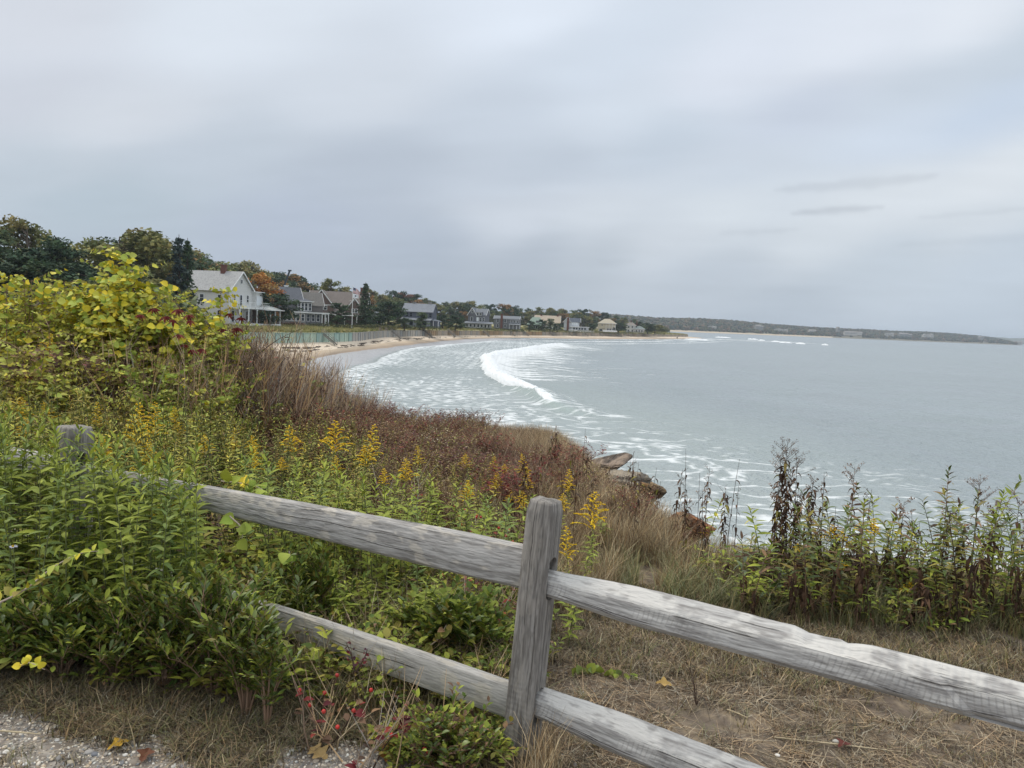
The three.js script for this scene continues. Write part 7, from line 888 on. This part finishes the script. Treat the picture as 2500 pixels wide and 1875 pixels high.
  [[2134, 1215, 5.4], [2047, 1250, 5.3], [2160, 1250, 5.2], [2311, 1228, 5.0], [2264, 1282, 5.0], [2290, 1275, 4.9], [2409, 1258, 4.8], [2488, 1258, 4.75], [2440, 1300, 4.7], [1720, 1210, 6.3], [1860, 1235, 5.3], [2205, 1275, 5.2]].forEach(([px, py, d], i) => gr(px, py, d, ['green leafy weed with an upright leaf rosette above the yellow flowers', 'green leafy weed left of the forked seed head stalk', 'narrow green weed right of the tallest rosette', 'green leafy weed left of the broad seed head', 'bushy blue green weed in the middle right', 'bushy green weed behind the blue green one', 'green weed under the seed heads near the right edge', 'green weed at the right edge', 'broad leafy weed low near the right edge', 'lone green weed beside the clod of earth', 'green weed at the left of the tallest dead stalk', 'slim green weed beside the small round seed head'][i], i === 4 ? { pal: 'blue', kind: 'thin', n: 70 } : {}));
  for (let i = 0; i < 92; i++) { const px = 1800 + 750 * r(), d = lerp(4.5, 5.5, r()); gr(px, 1205 + 250 * r() ** 1.2 + 50 * sin(px * 0.021) - (px > 2250 ? 25 : 0) + (px < 1900 ? 60 : 0), d, 'low leafy weed in the right hand mass ' + (px < 1950 ? 'at its left end' : px < 2120 ? 'under the yellow flowers' : px < 2300 ? 'around the withered stalks' : 'toward the right edge'), { mixed: 0.3, pal2: pick(['olive', 'brown', 'dead', 'dark'], r), pal: pick(['green', 'dark', 'olive', 'dark'], r), deadLow: 0.3 + 0.4 * r(), stem: pick(['green', 'brown', 'dead'], r) }); }
  for (const [px, py, d] of [[2020, 1285, 5.3], [2045, 1300, 5.25], [2090, 1280, 5.3], [2110, 1272, 5.35], [2060, 1320, 5.2], [2125, 1290, 5.3], [2215, 1430, 4.8], [1950, 1330, 5.2], [2050, 1375, 4.9], [2010, 1305, 5.2]]) put(px, d, py, (h) => goldenrod(r, { h: h - 0.04, n: floor(30 * h), len: 0.06, kind: 'thin', pal: 'olive', mixed: 0.3, plume: [0.07, 0.05, 0.8] }), 0, 'small fading yellow flowers among the right hand weeds', 'yellow_weed', 'yellow flowered weeds at the right');
  const sprig = (px, d, topPy, label) => put(px, d, topPy, (h) => goldenrod(r, { h, n: 16, len: 0.10, kind: 'obl', pal: 'spring', mixed: 0.4, pal2: 'olive', lean: 0.3 }), 0, label, 'broad_leafed_weed'); for (let i = 0; i < 22; i++) dead(1860 + 690 * (i + r()) / 22, 1240 + 110 * r(), lerp(4.9, 5.5, r()), { n: 40, head: r() < 0.5 ? 7 : 0, spread: 0.05, fluff: 8, green: 0.25 }, 'dark leafy dead stalk standing among the right hand weeds', 'leafy dead stalks among the right hand weeds');
  sprig(2330, 4.5, 1490, 'pale broad leafed sprig low at the front right'); sprig(2105, 4.6, 1440, 'pale broad leafed sprig at the front of the right hand weeds');
}
// ---------- small things on the ground ----------
{
  const r = RNG(5001);
  const oak = (lobes, L, W) => { const g = new Geo(), N = 26, c = g.v(0, 0, 0, null); for (const s of [1, -1]) { const o = g.n; for (let k = 0; k <= N; k++) { const t = k / N, w = W * sin(PI * pow(t, 0.85)) * (1 + 0.45 * cos(t * lobes * 2 * PI)) + 0.0015, z = 0.012 * sin(t * 3) + 0.18 * w * (s > 0 ? 1 : 0.6); g.v(0, 0.004 + 0.015 * t * (1 - t), -L * t + L / 2, null); g.v(s * w, 0.004 + z, -L * t + L / 2, null); } for (let k = 0; k < N; k++) { const a = o + k * 2; s > 0 ? g.quad(a, a + 1, a + 3, a + 2) : g.quad(a, a + 2, a + 3, a + 1); } } g.tube([V(0, 0.004, L / 2), V(0.004, 0.006, L / 2 + 0.03)], 0.001, 3, null); return g.build(); };
  const A = [oak(4, 0.12, 0.028), oak(3, 0.10, 0.03), oak(2, 0.075, 0.022)];
  [[775, 1842, 1, '#b59a68', 'tan lobed leaf on the gravel, left of two by the lower middle'], [941, 1836, 0, '#a9783f', 'long orange brown leaf on the gravel left of the post'], [1042, 1812, 0, '#b4a283', 'pale curled leaf in the dry grass left of the post'], [872, 1700, 1, '#b29568', 'tan leaf beside the orange hips'], [948, 1720, 1, '#bda583', 'pale tan leaf under the lower left rail'], [249, 1736, 0, '#7d4c26', 'rust brown oak leaf at the edge of the gravel'], [398, 1674, 2, '#b48a55', 'orange tan leaf in the dry grass at the left'], [289, 1822, 2, '#cda53f', 'small yellow leaf on the gravel'], [2060, 1822, 2, '#6d3b34', 'small dark red leaf on the path at the lower right'], [1620, 1672, 2, '#b79a5f', 'yellow tan leaf on the path under the upper right rail'], [1085, 1830, 1, '#a98f68', 'tan leaf at the foot of the post'], [790, 1800, 2, '#8f7a55', 'small brown leaf on the gravel edge'], [355, 1845, 2, '#6f4a38', 'small dark brown leaf fragment on the gravel']].forEach(([px, py, k, c, label]) => { let p = atY(px, py, 6.35); for (let j = 0; j < 4; j++) p = atY(px, py, GND(p.x, -p.z) + 0.012); const m = part(numbered('fallen_leaf'), A[k], leafMatOf(hex(c)), scene); m.position.copy(p); m.rotation.set((r() - .5) * 0.5, r() * 6.3, (r() - .5) * 0.5); tag(m, label, 'leaf'); });
  const straw = (px0, py0, px1, py1, label) => { const q = (a, b) => { let p = atY(a, b, 6.3); for (let j = 0; j < 4; j++) p = atY(a, b, GND(p.x, -p.z) + 0.012); return p; }, a = q(px0, py0), b = q(px1, py1), g = new Geo(), c = a.clone().lerp(b, 0.45); c.y += 0.006; c.z += 0.01; g.tube([V(), c.clone().sub(a), b.clone().sub(a)], [0.0032, 0.0036, 0.0016], 6, null); const m = part(numbered('dry_stalk'), g.build(), std({ color: hex('#b7a88a') }), scene); m.position.copy(a); tag(m, label, 'dry stalk'); };
  straw(1890, 1800, 2205, 1836, 'long pale dry stem lying on the path at the lower right'); straw(1775, 1732, 1825, 1752, 'short pale dry stem on the path under the upper right rail'); straw(0, 1784, 100, 1792, 'thin straw stem lying across the gravel edge at the left'); straw(1595, 1617, 1640, 1622, 'small whitish stick on the path behind the low vine');
  const st = new THREE.IcosahedronGeometry(0.016, 2); { const p = st.attributes.position; for (let k = 0; k < p.count; k++) { const s = 0.85 + 0.3 * fbm3(p.getX(k) * 60 + 5, p.getY(k) * 60 + 5, p.getZ(k) * 60 + 5, 5); p.setXYZ(k, p.getX(k) * s * 1.2, p.getY(k) * s * 0.6, p.getZ(k) * s); } st.computeVertexNormals(); }
  [[218, 1838, '#9b9893', 0.9, 'grey flat stone in the gravel, largest of the left group'], [232, 1843, '#6f7278', 0.8, 'dark bluish stone right beside the grey flat stone'], [15, 1838, '#d6d3cc', 0.7, 'white stone in the gravel near the left edge'], [140, 1808, '#dddbd4', 0.55, 'small white pebble at the upper edge of the gravel'], [306, 1845, '#e0ded8', 0.5, 'white pebble right of the grey flat stone'], [62, 1868, '#cfcfcd', 0.6, 'pale stone at the bottom left of the gravel'], [2040, 1812, '#a7a59d', 0.8, 'grey pebble on the path near the long dry stem'], [1898, 1846, '#d8d5cc', 0.6, 'white pebble on the path left of the long dry stem'], [640, 1850, '#d9d7d0', 0.5, 'white pebble in the gravel left of the tan lobed leaf']].forEach(([px, py, c, s, label]) => { let p = atY(px, py, 6.3); for (let j = 0; j < 4; j++) p = atY(px, py, GND(p.x, -p.z)); const m = part(numbered('stone'), st, std({ color: hex(c), roughness: 0.8 }), scene); m.position.set(p.x, p.y + 0.003, p.z); m.rotation.y = r() * 6; m.scale.setScalar(s); tag(m, label, 'stone'); });
  { const p = at(33, 1334, 3.3), P = blank(), g = new Geo(); for (let k = 0; k < 16; k++) { const a = k / 16 * 6.283; g.add(leafT(0.3, { droop: 0.1, n: 3 }), basis(V(), V(cos(a), 0.15 * sin(a * 3), sin(a) * 0.6 + 0.1), V(0, 0.6, 1), 0.018), hex('#d8d8e4')); } P.bits.push(['petals', g, VC]); const c = new Geo(); c.box(0, 0.003, 0.004, 0.008, 0.008, 0.006, hex('#c9a83a')); P.bits.push(['flower_centre', c, VC]); P.stems.tube([V(0, -0.5, 0), V(0.01, -0.2, 0), V()], 0.0015, 4, STEM.green); plantThing('aster', P, p, 'small white daisy like aster flower at the left edge among the leaves', null); }
}
shade(scene);
renderer.render(scene, camera);
